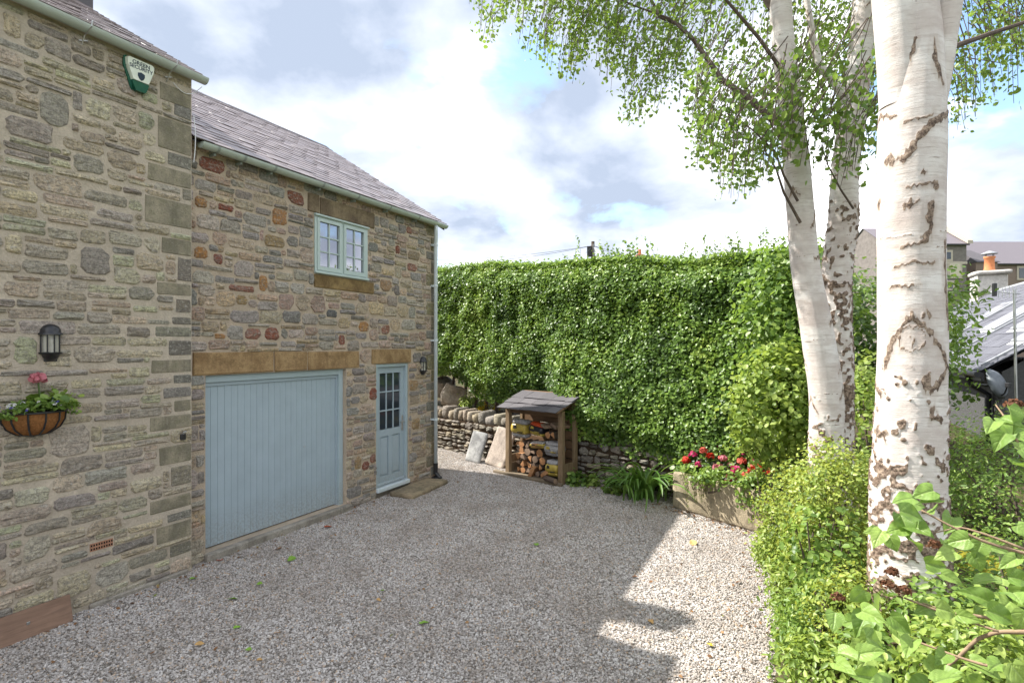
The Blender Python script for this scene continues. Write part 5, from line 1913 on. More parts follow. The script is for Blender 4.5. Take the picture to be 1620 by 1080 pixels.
# ================================================================== STRAP-LEAVED CLUMP
lily = empty('daylily', on_ground(1020, 788)); tag(lily, 'arching strap-leaved daylily clump left of the trough', 'plant')
rs_ = np.random.default_rng(15)
lme = []
for v in range(14):
    L = rs_.uniform(.72, 1.12); w = rs_.uniform(.026, .036); bend = rs_.uniform(1.1, 1.75)
    n = 12; V = []
    ang = R(rs_.uniform(68, 87)); x = z = 0
    tw = rs_.uniform(-.5, .5)
    for i in range(n + 1):
        t = i / n
        ww = w * (1 - t ** 3) ** .6 * (0.7 + .6 * min(1, t * 3)) * .5 + .0008
        s_ = tw * t
        V += [(x, -ww, z + ww * s_ + .004), (x, 0, z - .003), (x, ww, z - ww * s_ + .004)]
        a_ = ang - bend * t ** 1.3 * 1.75
        x += math.cos(a_) * L / n; z += math.sin(a_) * L / n
    F = []
    for i in range(n):
        for j in (0, 1): F.append((i * 3 + j, i * 3 + j + 1, i * 3 + j + 4, i * 3 + j + 3))
    lme.append((mesh_np('strap_leaf', V, F, {'tint': np.full(len(V), rs_.uniform(.15, .95))})))
    lme[-1].materials.append(MATS['leaf_lily']); lme[-1].polygons.foreach_set('use_smooth', [True] * len(F))
for k in range(105):
    a_ = rs_.uniform(0, 6.28); r_ = abs(rs_.normal()) * .13
    o = link('strap_leaf', lme[k % 14], None, lily, (r_ * math.cos(a_) * 1.6, r_ * math.sin(a_), 0), (R(rs_.normal() * 8), R(rs_.normal() * 8), a_ + rs_.normal() * .5))
    s = rs_.uniform(.8, 1.2); o.scale = (s, s, s * rs_.uniform(.8, 1.0))
for px, py, y, c, lab in ((1112, 0, 0, 0, 0),):
    pass
# low plants at the foot of the wall
for i, (px, py, r, mk, lab) in enumerate([(911, 768, .16, 'leaf_bright', 'rounded green seedling plant at the wall foot beside the log store'), (936, 768, .12, 'leaf_lime', 'yellow green seedling plant at the wall foot'),
                                           (972, 782, .16, 'leaf_bright', 'broad-leaved green weed in front of the daylily clump')]):
    p = on_ground(px, py)
    shrub('seedling_plant', lab, 'plant', (p.x, p.y, r * .6), (r, r * .8, r * .9), 26, 9, .075, MATS[mk], 'small plants at the wall foot', 1.0, .03, .7, .2, 3, 0.0, seed=40 + i)
p = at(752, 640, 13.6)
shrub('yellow_plant', 'yellow green grassy plant above the wall near the house', 'plant', p, (.42, .3, .30), 50, 14, .12, MATS['leaf_lime'], None, .35, .06, .8, -.3, 4, .85, seed=44)
p = at(775, 651, 13.2)
shrub('marigold', 'low plant with small yellow flowers on the wall top', 'plant', p, (.28, .2, .14), 26, 10, .06, MATS['petal_yellow'], None, .8, .05, .8, 0, 3, .85, seed=45)

# ================================================================== HANGING BASKET
bs, bz = ws(62, E_O + .12), wz(62, 652, E_O + .12)
hb = empty('hanging_basket', HW(bs, E_O + .014, bz), HZ)
tag(hb, 'half-round black iron wall basket lined with brown coir', 'basket')
R0, BD = .225, .205
prof = [(R0, 0), (R0 * .97, -BD * .35), (R0 * .82, -BD * .66), (R0 * .52, -BD * .9), (0.001, -BD)]
m = MB(); m.lathe([(r * .97, z) for r, z in prof], 24, math.pi, 2 * math.pi); m.build('coir_liner', MATS['coir'], hb, True)
m = MB(); m.lathe([(0.001, -.02), (R0 * .95, -.02)], 24, math.pi, 2 * math.pi); m.build('compost', MATS['soil'], hb)
for i in range(7):
    a_ = math.pi + math.pi * (i + .0) / 6
    m = MB(); m.tube([(r * 1.0 * math.cos(a_), r * 1.0 * math.sin(a_), z) for r, z in [(R0, .012)] + prof[1:]], .0075, 6); m.build('rib', MATS['black_iron'], hb)
m = MB(); m.tube([(R0 * 1.02 * math.cos(t), R0 * 1.02 * math.sin(t), .005) for t in np.linspace(math.pi, 2 * math.pi, 22)] + [(-R0, 0, .005)], .010, 6); m.build('rim', MATS['black_iron'], hb)
rs_ = np.random.default_rng(71)


def hpt(x, y, z):
    return HW(bs + x, E_O + .014 - y, bz + z)


bp = empty('bedding_plants', hpt(0, -.12, 0)); tag(bp, 'white and blue lobelia and greenery filling the wall basket', 'flower')
P = []
for k in range(560):
    x = rs_.uniform(-.27, .25); y = rs_.uniform(-.14, .10); z = abs(rs_.normal()) * .035 - (.05 if abs(x) > .2 else 0) + .02
    P.append(U * x - NV * y + Vector((0, 0, z)))
leaves('foliage', np.array([tuple(p) for p in P]), .035, MATS['leaf_bright'], bp, .7, None, 0, .7, .2, rs_)
for k in range(30):
    x = rs_.uniform(-.27, .09); y = rs_.uniform(-.15, .04); z = .05 + rs_.uniform(-.02, .05)
    p = U * x - NV * y + Vector((0, 0, z))
    flower_ball(tuple(p), bp, MATS['petal_white' if k < 22 else 'petal_blue'], .016, 800 + k, 7)
for k in range(8):
    x = rs_.uniform(.0, .16); p = U * x + NV * .03 + Vector((0, 0, .11 + rs_.uniform(-.02, .03)))
    flower_ball(tuple(p), bp, MATS['petal_blue'], .013, 850 + k, 6)
gg = geranium(hpt(.02, -.10, .02), 'rose', 'pink geranium standing above the wall basket', [(-.02, -.02, .27, 'rose'), (-.045, .02, .255, 'rose')], 9, .13, 'basket geranium')
gg['category'] = 'flower'
gp = empty('trailing_greenery', hpt(.16, -.10, .02)); tag(gp, 'leafy green plant at the right side of the wall basket', 'plant')
d = rs_.normal(size=(120, 3)) * np.array([.06, .05, .05]); d[:, 2] = np.abs(d[:, 2]) + .03
leaves('foliage', d, .05, MATS['leaf_lime'], gp, .7, None, 0, .9, .2, rs_)
m = MB(); m.tube([(0, 0, .05), (.04, -.02, .14), (.09, -.03, .22)], [.003, .002, .0015], 5); m.build('stems', MATS['twig'], gp)

# ================================================================== HEDGE
hedge = empty('beech_hedge', W0 + WB * .5 + Vector((0, 0, .8)), WR)
tag(hedge, 'tall clipped beech hedge along the top of the dry-stone wall', 'hedge')
rs_ = np.random.default_rng(2)
HL0, HL1 = -3.2, 7.5
hz0 = .8
# local frame of the hedge: x along, y back, z up from the wall top


def top_h(x):
    return 3.62 - 0.075 * (x + 1.0) + .04 * np.sin(x * 1.9) + .12 * (fbm(np.stack([x * 2.2, 0 * x, 0 * x], -1), 3, 3) - .5) - .12 * sstep(-.5, -3.2, x)


def bot_h(x):
    b = np.interp(x, [-3.2, -0.9, 0.0, 0.7, 1.35, 1.6, 2.9, 3.0, 3.6, 4.6, 7.2], [.98, .95, .80, .50, .42, .58, .50, .02, -.02, -.12, -.45])
    return b + .22 * (fbm(np.stack([x * 3.0, 0 * x + 4, 0 * x], -1), 8, 3) - .5)


def face_y(x, z):
    p = np.stack([x * 1.15, z * 1.15, 0 * x], -1)
    b = -.34 + .15 * (fbm(p, 17, 3) - .5) + .09 * (vnoise(np.stack([x * 4.5, z * 4.5, 0 * x + 9], -1), 19) - .5)
    tz = (z - bot_h(x)) / np.maximum(.3, top_h(x) - bot_h(x))
    return b + .28 * sstep(.8, 1.0, tz) ** 2 + .16 * sstep(.16, 0, tz) - .36 * sstep(2.7, 3.5, x) * sstep(.75, .1, tz)


N1 = 84000
x = rs_.uniform(HL0, HL1, N1); tz = rs_.uniform(-.015, 1.01, N1)
z = bot_h(x) + tz * (top_h(x) - bot_h(x))
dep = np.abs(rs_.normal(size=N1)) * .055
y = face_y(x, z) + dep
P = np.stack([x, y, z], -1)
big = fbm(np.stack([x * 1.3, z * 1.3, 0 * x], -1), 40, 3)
tint = .45 + (big - .5) * 1.3 + rs_.normal(size=N1) * .2 - dep * 1.2 + .28 * sstep(.86, 1.0, tz)  # sunlight on the hedge top is put into the tint; deeper leaves darker
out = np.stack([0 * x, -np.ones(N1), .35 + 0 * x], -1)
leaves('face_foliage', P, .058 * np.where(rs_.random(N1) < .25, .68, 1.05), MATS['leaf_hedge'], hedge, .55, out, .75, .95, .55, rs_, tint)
N2 = 16000
x = rs_.uniform(HL0, HL1, N2); y = rs_.uniform(-.12, 1.0, N2)
z = top_h(x) + rs_.normal(size=N2) * .05 - .12 * np.abs(y - .45) ** 2
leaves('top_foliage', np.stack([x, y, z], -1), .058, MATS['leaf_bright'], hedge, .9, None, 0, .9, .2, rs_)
# loose summer shoots above the clipped line
mb = MB(); P = []; Tn = []
shoots = list(rs_.uniform(HL0 + .5, HL1, 75)) + list(rs_.uniform(3.2, 6.8, 60))
for xs in shoots:
    h = abs(rs_.normal()) * .07 + .03
    if xs > 3.2: h *= 2.6
    yb = rs_.uniform(-.1, .7); dx = rs_.normal() * .12
    b = np.array([xs, yb, float(top_h(np.array([xs]))[0]) - .05])
    e = b + np.array([dx, rs_.normal() * .08, h + .05])
    mb.tube([b, (b + e) / 2 + rs_.normal(size=3) * .015, e], [.004, .003, .002], 4, False)
    for t in np.linspace(.3, 1, int(4 + h * 26)):
        P.append(b + (e - b) * t + rs_.normal(size=3) * .018)
leaves('shoot_leaves', P, .055, MATS['leaf_bright'], hedge, .5, None, 0, .85, .2, rs_)
mb.build('shoots', MATS['branch_bark'], hedge)
# shaded twiggy inside
nx_, nz_ = 70, 26
xs = np.linspace(HL0, HL1, nx_)
Vf = []
for i in range(nx_):
    for j in range(nz_):
        t = j / (nz_ - 1)
        xx = np.array([xs[i]]); b0 = bot_h(xx)[0] + .06; t0 = top_h(xx)[0] - .12
        zz = b0 + t * (t0 - b0)
        Vf.append((xs[i], float(face_y(xx, np.array([zz]))[0]) + .13, zz))
nf = len(Vf)
Vf += [(vx, 1.0, vz) for vx, vy, vz in Vf]
Ff = []
for i in range(nx_ - 1):
    for j in range(nz_ - 1):
        q = (i * nz_ + j, (i + 1) * nz_ + j, (i + 1) * nz_ + j + 1, i * nz_ + j + 1)
        Ff.append(q); Ff.append(tuple(nf + k for k in q[::-1]))
    for j in (0, nz_ - 1):
        q = (i * nz_ + j, (i + 1) * nz_ + j, nf + (i + 1) * nz_ + j, nf + i * nz_ + j)
        Ff.append(q)
for i in (0, nx_ - 1):
    for j in range(nz_ - 1): Ff.append((i * nz_ + j, i * nz_ + j + 1, nf + i * nz_ + j + 1, nf + i * nz_ + j))
m_plain('hedge_inside', (0.04, 0.065, 0.02), 0.95, 0.1, var=.5, scale=25, bump=1.0)
m = MB(); m.add(Vf, Ff); m.build('twiggy_core', MATS['hedge_inside'], hedge)
mb = MB()
for k in range(26):
    xx = HL0 + (HL1 - HL0) * (k + .5) / 26 + rs_.normal() * .05
    mb.tube([(xx, .3, -.05), (xx + rs_.normal() * .05, .3, .6), (xx + rs_.normal() * .1, .35, 1.3)], [.045, .04, .03], 7, False)
mb.build('stems', MATS['branch_bark'], hedge)

# ================================================================== BIRCHES
def seg_dist(A, Z, pl):
    """distance of (A,Z) to a polyline in unrolled-bark metres"""
    best = np.full(A.shape, 9.0)
    for (x0, y0), (x1, y1) in zip(pl, pl[1:]):
        dx, dy = x1 - x0, y1 - y0
        L2 = dx * dx + dy * dy + 1e-12
        t = np.clip(((A - x0) * dx + (Z - y0) * dy) / L2, 0, 1)
        best = np.minimum(best, np.hypot(A - x0 - t * dx, Z - y0 - t * dy))
    return best


def birch_stem(name, pts, parent, nu=128, nv=420, marks=(), blobs=(), rough_below=1.3, nchev=14, seed=1, lump=.03, origin=(0, 0, 0), chev_z=None):
    """pts: (centre, radius) from the foot up. angle 0 faces the camera, + to its right"""
    rs = np.random.default_rng(seed)
    C = np.array([tuple(p) for p, _ in pts]); r0 = np.array([r for _, r in pts])
    # smooth interpolation over height index
    tt = np.linspace(0, len(pts) - 1, nv)
    i = np.clip(tt.astype(int), 0, len(pts) - 2); f = tt - i

    def cr(Aq):
        Aq = np.asarray(Aq, float)
        a = Aq[np.clip(i - 1, 0, None)]; b = Aq[i]; c = Aq[i + 1]; d = Aq[np.clip(i + 2, None, len(Aq) - 1)]
        ff = f if Aq.ndim == 1 else f[:, None]
        return .5 * (2 * b + (c - a) * ff + (2 * a - 5 * b + 4 * c - d) * ff ** 2 + (3 * b - a - 3 * c + d) * ff ** 3)
    cen = cr(C); rad = cr(r0)
    view = math.atan2(-C[len(C) // 2][0], -C[len(C) // 2][1])       # bearing of the camera seen from the stem
    al = np.linspace(-math.pi, math.pi, nu, endpoint=False)
    A, CI = np.meshgrid(al, np.arange(nv))
    rr = rad[CI]
    zz = cen[CI, 2]
    fw = np.array([math.sin(view), math.cos(view)]); rt = np.array([-fw[1], fw[0]])
    if rt[0] < 0: rt = -rt
    ux = np.cos(A) * fw[0] + np.sin(A) * rt[0]; uy = np.cos(A) * fw[1] + np.sin(A) * rt[1]
    q = np.stack([ux * 2.2, uy * 2.2, zz * 2.0], -1)
    am = A * rr
    bark = np.zeros_like(A)
    warp = (vnoise(np.stack([ux * 14, uy * 14, zz * 16], -1), seed) - .5) * .03
    warp2 = (vnoise(np.stack([ux * 14 + 7, uy * 14, zz * 16], -1), seed + 3) - .5) * .03
    relief = np.zeros_like(A); halo = np.zeros_like(A)
    tv = 0.27 + 1.3 * vnoise(np.stack([ux * rr * 26, uy * rr * 26, zz * 22], -1), seed + 31)
    for th, pl in marks:
        th = th * 1.75 * tv
        d = seg_dist(am + warp, zz + warp2, pl)
        k = np.clip(1 - (d / th), 0, 1)
        halo = np.maximum(halo, np.clip(1 - d / .055, 0, 1))
        bark = np.maximum(bark, np.clip(1.7 * k, 0, 1)); relief += k * .004
    for (ax, z, w, h) in blobs:
        d = np.abs((am + warp * 1.5 - ax) / w) + np.abs((zz + warp2 * 1.5 - z) / h)
        k = np.clip(1.25 - d, 0, 1)
        halo = np.maximum(halo, np.clip(1.9 - d, 0, 1))
        bark = np.maximum(bark, np.clip(k * 2.0, 0, 1)); relief += k * .004
    zb, ztop = cen[0, 2], cen[-1, 2]
    # branch-scar chevrons
    for _ in range(nchev):
        a0 = rs.uniform(-math.pi, math.pi)
        z0 = rs.uniform(zb + .5, ztop) if chev_z is None else rs.uniform(*chev_z)
        w = rs.uniform(.5, 1.05); dr = rs.uniform(.05, .18); th = rs.uniform(.013, .036)
        da = np.angle(np.exp(1j * (A - a0)))
        sk_ = np.where(da > 0, rs.uniform(.5, 1.3), rs.uniform(.5, 1.3))
        zc = z0 - dr * sk_ * (np.abs(da) / w) ** .8
        thv = th * tv
        k = np.clip(1 - np.abs(zz + warp2 * 1.6 - zc) / (thv * (1.3 - np.abs(da) / w)).clip(.002), 0, 1) * (np.abs(da) < w)
        halo = np.maximum(halo, np.clip(1 - np.abs(zz - zc) / .05, 0, 1) * (np.abs(da) < w))
        bark = np.maximum(bark, np.clip(1.6 * k, 0, 1)); relief += k * .004
    # short dark bands
    for _ in range(int(nchev * 2.2)):
        a0 = rs.uniform(-math.pi, math.pi); z0 = rs.uniform(zb, ztop); w = rs.uniform(.15, .6); th = rs.uniform(.003, .008)
        da = np.angle(np.exp(1j * (A - a0)))
        k = np.clip(1 - np.abs(zz + warp2 * .6 - z0) / th, 0, 1) * (np.abs(da) < w)
        bark = np.maximum(bark, k * .9); relief += k * .003
    # corky diamonds spreading up from the foot
    fn = fbm(np.stack([ux * 15 * rr, uy * 15 * rr, zz * 11], -1), seed + 9, 3)
    fn2 = vnoise(np.stack([ux * 38 * rr, uy * 38 * rr, zz * 30], -1), seed + 12)
    lim = np.clip((rough_below - zz) / max(.3, rough_below - zb), 0, 1)
    cork = np.clip(((fn * .55 + fn2 * .45) - (.70 - .34 * lim ** .6)) * 14, 0, 1) * (lim > 0)
    bark = np.maximum(bark, cork); relief += cork * .007
    rrr = rr * (1 + lump * 2 * (fbm(q, seed + 5, 2) - .5)) + relief * np.where(True, 1, 1) + cork * .018 * (vnoise(np.stack([ux * 190 * rr, uy * 190 * rr, zz * 110], -1), seed + 20) - .5)
    V = np.stack([cen[CI, 0] + ux * rrr, cen[CI, 1] + uy * rrr, zz], -1) - np.array(origin)
    ii = np.arange(nv - 1)[:, None] * nu; jj = np.arange(nu)[None]; j2 = (jj + 1) % nu
    F = np.stack([ii + jj, ii + j2, ii + nu + j2, ii + nu + jj], -1).reshape(-1, 4)
    # keep the winding outward whichever way the angle runs
    v0, v1, v2 = V.reshape(-1, 3)[F[0, 0]], V.reshape(-1, 3)[F[0, 1]], V.reshape(-1, 3)[F[0, 3]]
    if np.dot(np.cross(v1 - v0, v2 - v0), v0 + np.array(origin) - cen[0]) < 0: F = F[:, ::-1]
    me = mesh_np(name, V.reshape(-1, 3), F, {'bark': bark.ravel(), 'halo': np.clip(halo + cork * .6, 0, 1).ravel()})
    me.polygons.foreach_set('use_smooth', [True] * len(me.polygons))
    return link(name, me, MATS['birch_bark'], parent)


def stem_pts(lst, Y):
    """(column, row, width in photo pixels) at depth Y -> centres and radii"""
    return [(at(px, py, Y), w / 2 / FPX * Y * math.cos(math.atan((px - 810) / FPX))) for px, py, w in lst]


YA = 3.4
big_birch = empty('birch_tree', (at(1440, 960, YA).x, YA, bank_z(at(1440, 960, YA).x, YA)))
tag(big_birch, 'thick white birch trunk nearest the camera with eye-shaped scar', 'tree')
oA = tuple(big_birch.location)


def mk(px, py, cx=1441, wpx=116):
    """photo point on the big trunk -> (bark arc, height)"""
    r = wpx / 2
    a_ = math.asin(max(-.98, min(.98, (px - cx) / r)))
    return (a_ * r / FPX * YA * .81, CAM_H + (HOR - py) / FPX * (YA - .15))


marks = [(.007, [mk(1400, 6), mk(1396, 89)]), (.013, [mk(1444, 58), mk(1431, 92), mk(1418, 116), mk(1401, 150)]), (.013, [mk(1473, 64), mk(1477, 101), mk(1489, 131)]),
         (.016, [mk(1499, 176), mk(1473, 196), mk(1452, 220), mk(1430, 250)]), (.006, [mk(1429, 191), mk(1473, 184)]), (.007, [mk(1436, 296), mk(1478, 291)]),
         (.017, [mk(1471, 326), mk(1472, 357), mk(1464, 381)]), (.009, [mk(1464, 381), mk(1427, 391)]), (.007, [mk(1416, 419), mk(1440, 414), mk(1473, 417)]), (.006, [mk(1410, 453), mk(1447, 451)]),
         (.012, [mk(1442, 503), mk(1420, 522), mk(1406, 553), mk(1397, 583)]), (.014, [mk(1442, 503), mk(1468, 525), mk(1481, 549), mk(1494, 580)]), (.012, [mk(1494, 580), mk(1484, 600), mk(1474, 618)]),
         (.0035, [mk(1425, 523), mk(1421, 537), mk(1427, 551), mk(1442, 556), mk(1458, 550), mk(1463, 536), mk(1456, 521), mk(1440, 516), mk(1425, 523)]),
         (.012, [mk(1494, 380), mk(1493, 460), mk(1496, 520)])]
blobs = [(*mk(1410, 245), .045, .04), (*mk(1391, 312), .03, .05), (*mk(1444, 537), .017, .045), (*mk(1463, 500), .014, .035), (*mk(1465, 605), .032, .075), (*mk(1474, 650), .02, .055),
         (*mk(1392, 690), .06, .04), (*mk(1470, 345), .03, .06), (*mk(1440, 500), .03, .03), (*mk(1461, 272), .012, .02), (*mk(1481, 296), .012, .03), (*mk(1440, 322), .04, .03)]
birch_stem('trunk', stem_pts([(1436, 1010, 150), (1438, 940, 140), (1438, 860, 130), (1437, 760, 124), (1440, 650, 116), (1443, 547, 113), (1441, 420, 110), (1440, 320, 112), (1442, 220, 113), (1444, 130, 104), (1446, 60, 92), (1446, 10, 78)], YA),
           big_birch, 176, 560, marks, blobs, rough_below=2.35, nchev=7, seed=5, lump=.035, origin=oA)
LA = [('limb', [(1428, 170, 76), (1424, 90, 78), (1415, 0, 74), (1400, -140, 66), (1372, -330, 54), (1330, -560, 40), (1290, -760, 22)], 11, 0.0),
      ('limb', [(1456, 200, 30), (1459, 130, 30), (1464, 60, 28), (1468, 0, 27), (1476, -120, 24), (1480, -300, 18), (1470, -480, 9)], 12, -.075),
      ('limb', [(1470, 190, 50), (1484, 110, 50), (1497, 30, 47), (1512, -40, 44), (1550, -180, 38), (1600, -380, 28), (1640, -600, 14)], 13, -.02)]
for nm, l, sd_, dy_ in LA:
    birch_stem(nm, stem_pts(l, YA + dy_), big_birch, 72, 260, (), (), 0, 10, sd_, .03, oA)

YB = 5.0
twin = empty('birch_tree', (at(1318, 800, YB).x, YB, bank_z(at(1318, 800, YB).x, YB)))
tag(twin, 'twin-stemmed birch standing between the trough and the big trunk', 'tree')
oB = tuple(twin.location)
birch_stem('trunk', stem_pts([(1310, 860, 74), (1309, 790, 64), (1307, 700, 57), (1306, 620, 56), (1292, 520, 53), (1274, 420, 48), (1266, 330, 45), (1258, 240, 43), (1248, 150, 40), (1240, 80, 37), (1234, 0, 35), (1228, -150, 31), (1215, -380, 24), (1195, -640, 13)], YB),
           twin, 110, 640, (), (), 2.0, 30, 24, .045, oB)
birch_stem('trunk', stem_pts([(1330, 860, 60), (1330, 760, 46), (1331, 660, 40), (1330, 580, 42), (1324, 500, 46), (1324, 430, 50), (1334, 350, 50), (1336, 280, 46), (1346, 200, 46), (1358, 110, 43), (1366, 30, 40), (1371, -60, 38), (1385, -300, 28), (1400, -600, 13)], YB + .22),
           twin, 120, 700, (), (), 4.4, 84, 22, .05, oB)
birch_stem('limb', stem_pts([(1350, 190, 16), (1338, 160, 16), (1318, 130, 14), (1300, 108, 14), (1288, 70, 12), (1281, 30, 11), (1274, -20, 10), (1260, -160, 7)], YB + .2), twin, 32, 120, (), (), 0, 8, 23, .03, oB)
mb = MB()


def br(pts, r0, r1, origin, Y0, Y1=None):
    Y1 = Y1 or Y0
    n = len(pts)
    mb.tube([at(px, py, Y0 + (Y1 - Y0) * i / (n - 1)) - Vector(origin) for i, (px, py) in enumerate(pts)], [r0 + (r1 - r0) * i / (n - 1) for i in range(n)], 7, True)


br([(1228, 195), (1190, 160), (1167, 143), (1143, 127), (1120, 95), (1097, 63), (1070, 37), (1045, 28), (1032, 4), (1010, -40)], .032, .012, oB, 5.0, 5.7)
br([(1097, 63), (1060, 30), (1000, 8), (940, -20)], .014, .006, oB, 5.3, 5.7)
br([(1262, 318), (1240, 278), (1226, 240), (1190, 205), (1150, 180)], .012, .004, oB, 4.85, 4.6)
br([(1266, 352), (1240, 305), (1228, 268), (1205, 230)], .014, .004, oB, 4.85, 4.5)
br([(1350, 330), (1330, 300), (1310, 262), (1300, 230)], .010, .004, oB, 4.9, 4.6)
br([(1240, 40), (1180, -60), (1080, -130), (960, -170), (840, -190), (760, -180)], .045, .012, oB, 5.0, 5.4)
br([(1250, 130), (1200, 60), (1140, -10), (1090, -60)], .02, .008, oB, 5.0, 4.6)
mb.build('branches', MATS['branch_bark'], twin)
mb = MB()
br([(1490, 82), (1515, 72), (1560, 56), (1620, 36), (1700, 10)], .020, .010, oA, 3.42, 3.7)
br([(1500, 20), (1560, -60), (1640, -130), (1740, -190)], .03, .01, oA, 3.4, 3.9)
mb.build('branches', MATS['branch_bark'], big_birch)

rs_ = np.random.default_rng(88)


def crown(parent, origin, contour, n, Yr, leaf, mat, up_px, seed, name='foliage', per=26, lean=-1, ymin=-330, dens=None):
    """drooping twigs hung through a volume; contour gives how low the twigs reach"""
    rs = np.random.default_rng(seed)
    cx = [c[0] for c in contour]; cy = [c[1] for c in contour]
    P = []; mb = MB(); T = []
    o = np.array(origin)
    for k in range(n):
        px = rs.uniform(cx[0], cx[-1]); lim = np.interp(px, cx, cy)
        py = lim - abs(rs.normal()) * up_px if rs.random() < .6 else rs.uniform(ymin, lim)
        Y = rs.uniform(*Yr)
        e = np.array(at(px, py, Y))
        L = rs.uniform(.35, .95)
        b = e + np.array([-lean * rs.uniform(.1, .5) * L, rs.normal() * .12, L])
        m_ = e + np.array([-lean * .04, 0, L * .5]) + rs.normal(size=3) * .03
        pts = [b + (m_ - b) * t if t <= 1 else m_ + (e - m_) * (t - 1) for t in (0, .5, 1, 1.5, 2)]
        mb.tube([p - o for p in pts], [.005, .004, .003, .0025, .002], 4, False)
        tb = rs.uniform(.2, .8)
        for j in range(per):
            t = rs.uniform(0, 1) ** .8
            q = (1 - t) ** 2 * b + 2 * t * (1 - t) * m_ + t * t * e
            P.append(q + rs.normal(size=3) * np.array([.055, .055, .04]) - o); T.append(tb + rs.normal() * .2)
    leaves(name, P, leaf, mat, parent, .1, None, 0, .85, .9, rs, np.array(T))
    w = mb.build('twigs', MATS['branch_bark'], parent); tag(w, kind='stuff')


crown(twin, oB, [(735, -30), (745, 35), (775, 85), (800, 60), (835, 95), (900, 140), (950, 120), (985, 185), (1008, 222), (1035, 190), (1060, 130), (1080, 190), (1105, 280), (1140, 315), (1180, 320), (1215, 280), (1250, 200), (1320, 210), (1400, 190)],
      620, (5.2, 7.0), .046, MATS['leaf_birch'], 90, 1, per=22)
crown(twin, oB, [(740, -40), (800, 30), (900, 60), (1000, 90), (1100, 120), (1250, 120), (1400, 130)], 290, (5.3, 7.2), .046, MATS['leaf_birch'], 120, 2, per=22)
crown(twin, oB, [(1085, 200), (1120, 300), (1180, 325), (1225, 290), (1250, 260), (1290, 290), (1340, 300), (1395, 260)], 120, (4.3, 4.8), .055, MATS['leaf_bright'], 60, 3, name='near_foliage', per=13, ymin=150)
crown(big_birch, oA, [(1490, 150), (1510, 205), (1535, 215), (1560, 165), (1590, 140), (1605, 178), (1625, 120), (1720, 110)], 170, (4.0, 5.8), .040, MATS['leaf_birch'], 80, 4, per=22, lean=1)
crown(big_birch, oA, [(1260, -180), (1440, -260), (1720, -160)], 260, (2.8, 5.6), .046, MATS['leaf_birch'], 120, 5, per=24, lean=1, ymin=-700, name='upper_foliage')

# ================================================================== BANK PLANTING
def pxshrub(name, label, cat, x0, y0, x1, y1, Y, dY, nclump, per, size, mat, **kw):
    c = at((x0 + x1) / 2, (y0 + y1) / 2, Y)
    return shrub(name, label, cat, c, ((x1 - x0) / 2 / FPX * Y, dY, (y1 - y0) / 2 / FPX * Y), nclump, per, size, MATS[mat], **kw)


# hazel thicket closing the hedge's right end
pxshrub('hazel_tree', 'loose hazel thicket where the clipped hedge ends', 'tree', 1175, 378, 1350, 690, 7.5, .55, 420, 16, .075, 'leaf_bright', spread=.12, up=.5, stems=12, seed=1, wid=1.0, surf=.4)
pxshrub('hazel_tree', 'dark green thicket seen between the birch stems', 'tree', 1270, 420, 1520, 660, 8.6, 1.0, 380, 16, .075, 'leaf_dark', spread=.13, up=.5, stems=12, seed=2, wid=1.0, surf=.4)
pxshrub('leafy_shrub', 'pale broad-leaved shrub behind the trough', 'shrub', 1150, 545, 1318, 750, 6.9, .42, 360, 12, .068, 'leaf_lime', spread=.075, up=.55, stems=9, seed=3, wid=1.0)
pxshrub('leafy_shrub', 'bright leafy shrub between the birch stems and big trunk', 'shrub', 1320, 560, 1420, 800, 5.7, .5, 170, 12, .055, 'leaf_lime', spread=.07, up=.5, stems=6, seed=4, wid=.8)
pxshrub('golden_shrub', 'golden small-leaved shrub against the big trunk', 'shrub', 1248, 690, 1405, 1010, 4.25, .5, 520, 22, .030, 'leaf_gold', spread=.05, up=.5, stems=10, seed=5, wid=.8, surf=.5)
pxshrub('golden_shrub', 'golden small-leaved shrub beside the trough end', 'shrub', 1205, 740, 1320, 930, 5.1, .45, 260, 20, .032, 'leaf_gold', spread=.05, up=.5, stems=6, seed=6, wid=.8, surf=.5)
pxshrub('spurge', 'upright yellow green spurge at the trough corner', 'plant', 1212, 790, 1262, 880, 5.1, .14, 26, 10, .085, 'leaf_lime', spread=.04, up=.5, droop=-.2, stems=5, seed=7, wid=.35)
for i, (x0, y0, x1, y1, Y, lab, mt, wd, sz) in enumerate([
        (1222, 870, 1310, 1010, 4.3, 'low lime green edging plant beside the sunlit gravel', 'leaf_lime', .5, .045),
        (1240, 930, 1350, 1090, 3.75, 'pale edging plant at the gravel near the bottom edge', 'leaf_bright', .5, .045),
        (1245, 1010, 1365, 1180, 3.3, 'yellow green edging plant at the bottom of the border', 'leaf_lime', .55, .05),
        (1205, 845, 1250, 900, 5.2, 'small pale groundcover plant in front of the trough end', 'leaf_lime', .6, .04),
        (1290, 900, 1420, 1060, 3.4, 'dark mottled small-leaved plant below the big trunk', 'leaf_gold', .7, .03),
        (1330, 1000, 1480, 1200, 2.9, 'green undergrowth under the lilac at the bottom edge', 'leaf_bright', .7, .045)]):
    pxshrub('edging_plant', lab, 'plant', x0, y0, x1, y1, Y, .32, 190, 14, sz, mt, spread=.045, up=.55, stems=4, seed=20 + i, wid=wd, group='edging plants along the gravel')
pxshrub('cotoneaster', 'fine-leaved shrub right of the big trunk', 'shrub', 1480, 640, 1700, 960, 4.7, .7, 520, 20, .036, 'leaf_bright', spread=.06, up=.5, stems=12, seed=9, wid=.55, surf=.4)
pxshrub('cotoneaster', 'lower fine-leaved shrub at the right edge behind the lilac', 'shrub', 1500, 840, 1720, 1130, 3.3, .5, 260, 18, .034, 'leaf_bright', spread=.06, up=.5, stems=8, seed=10, wid=.55, surf=.4)
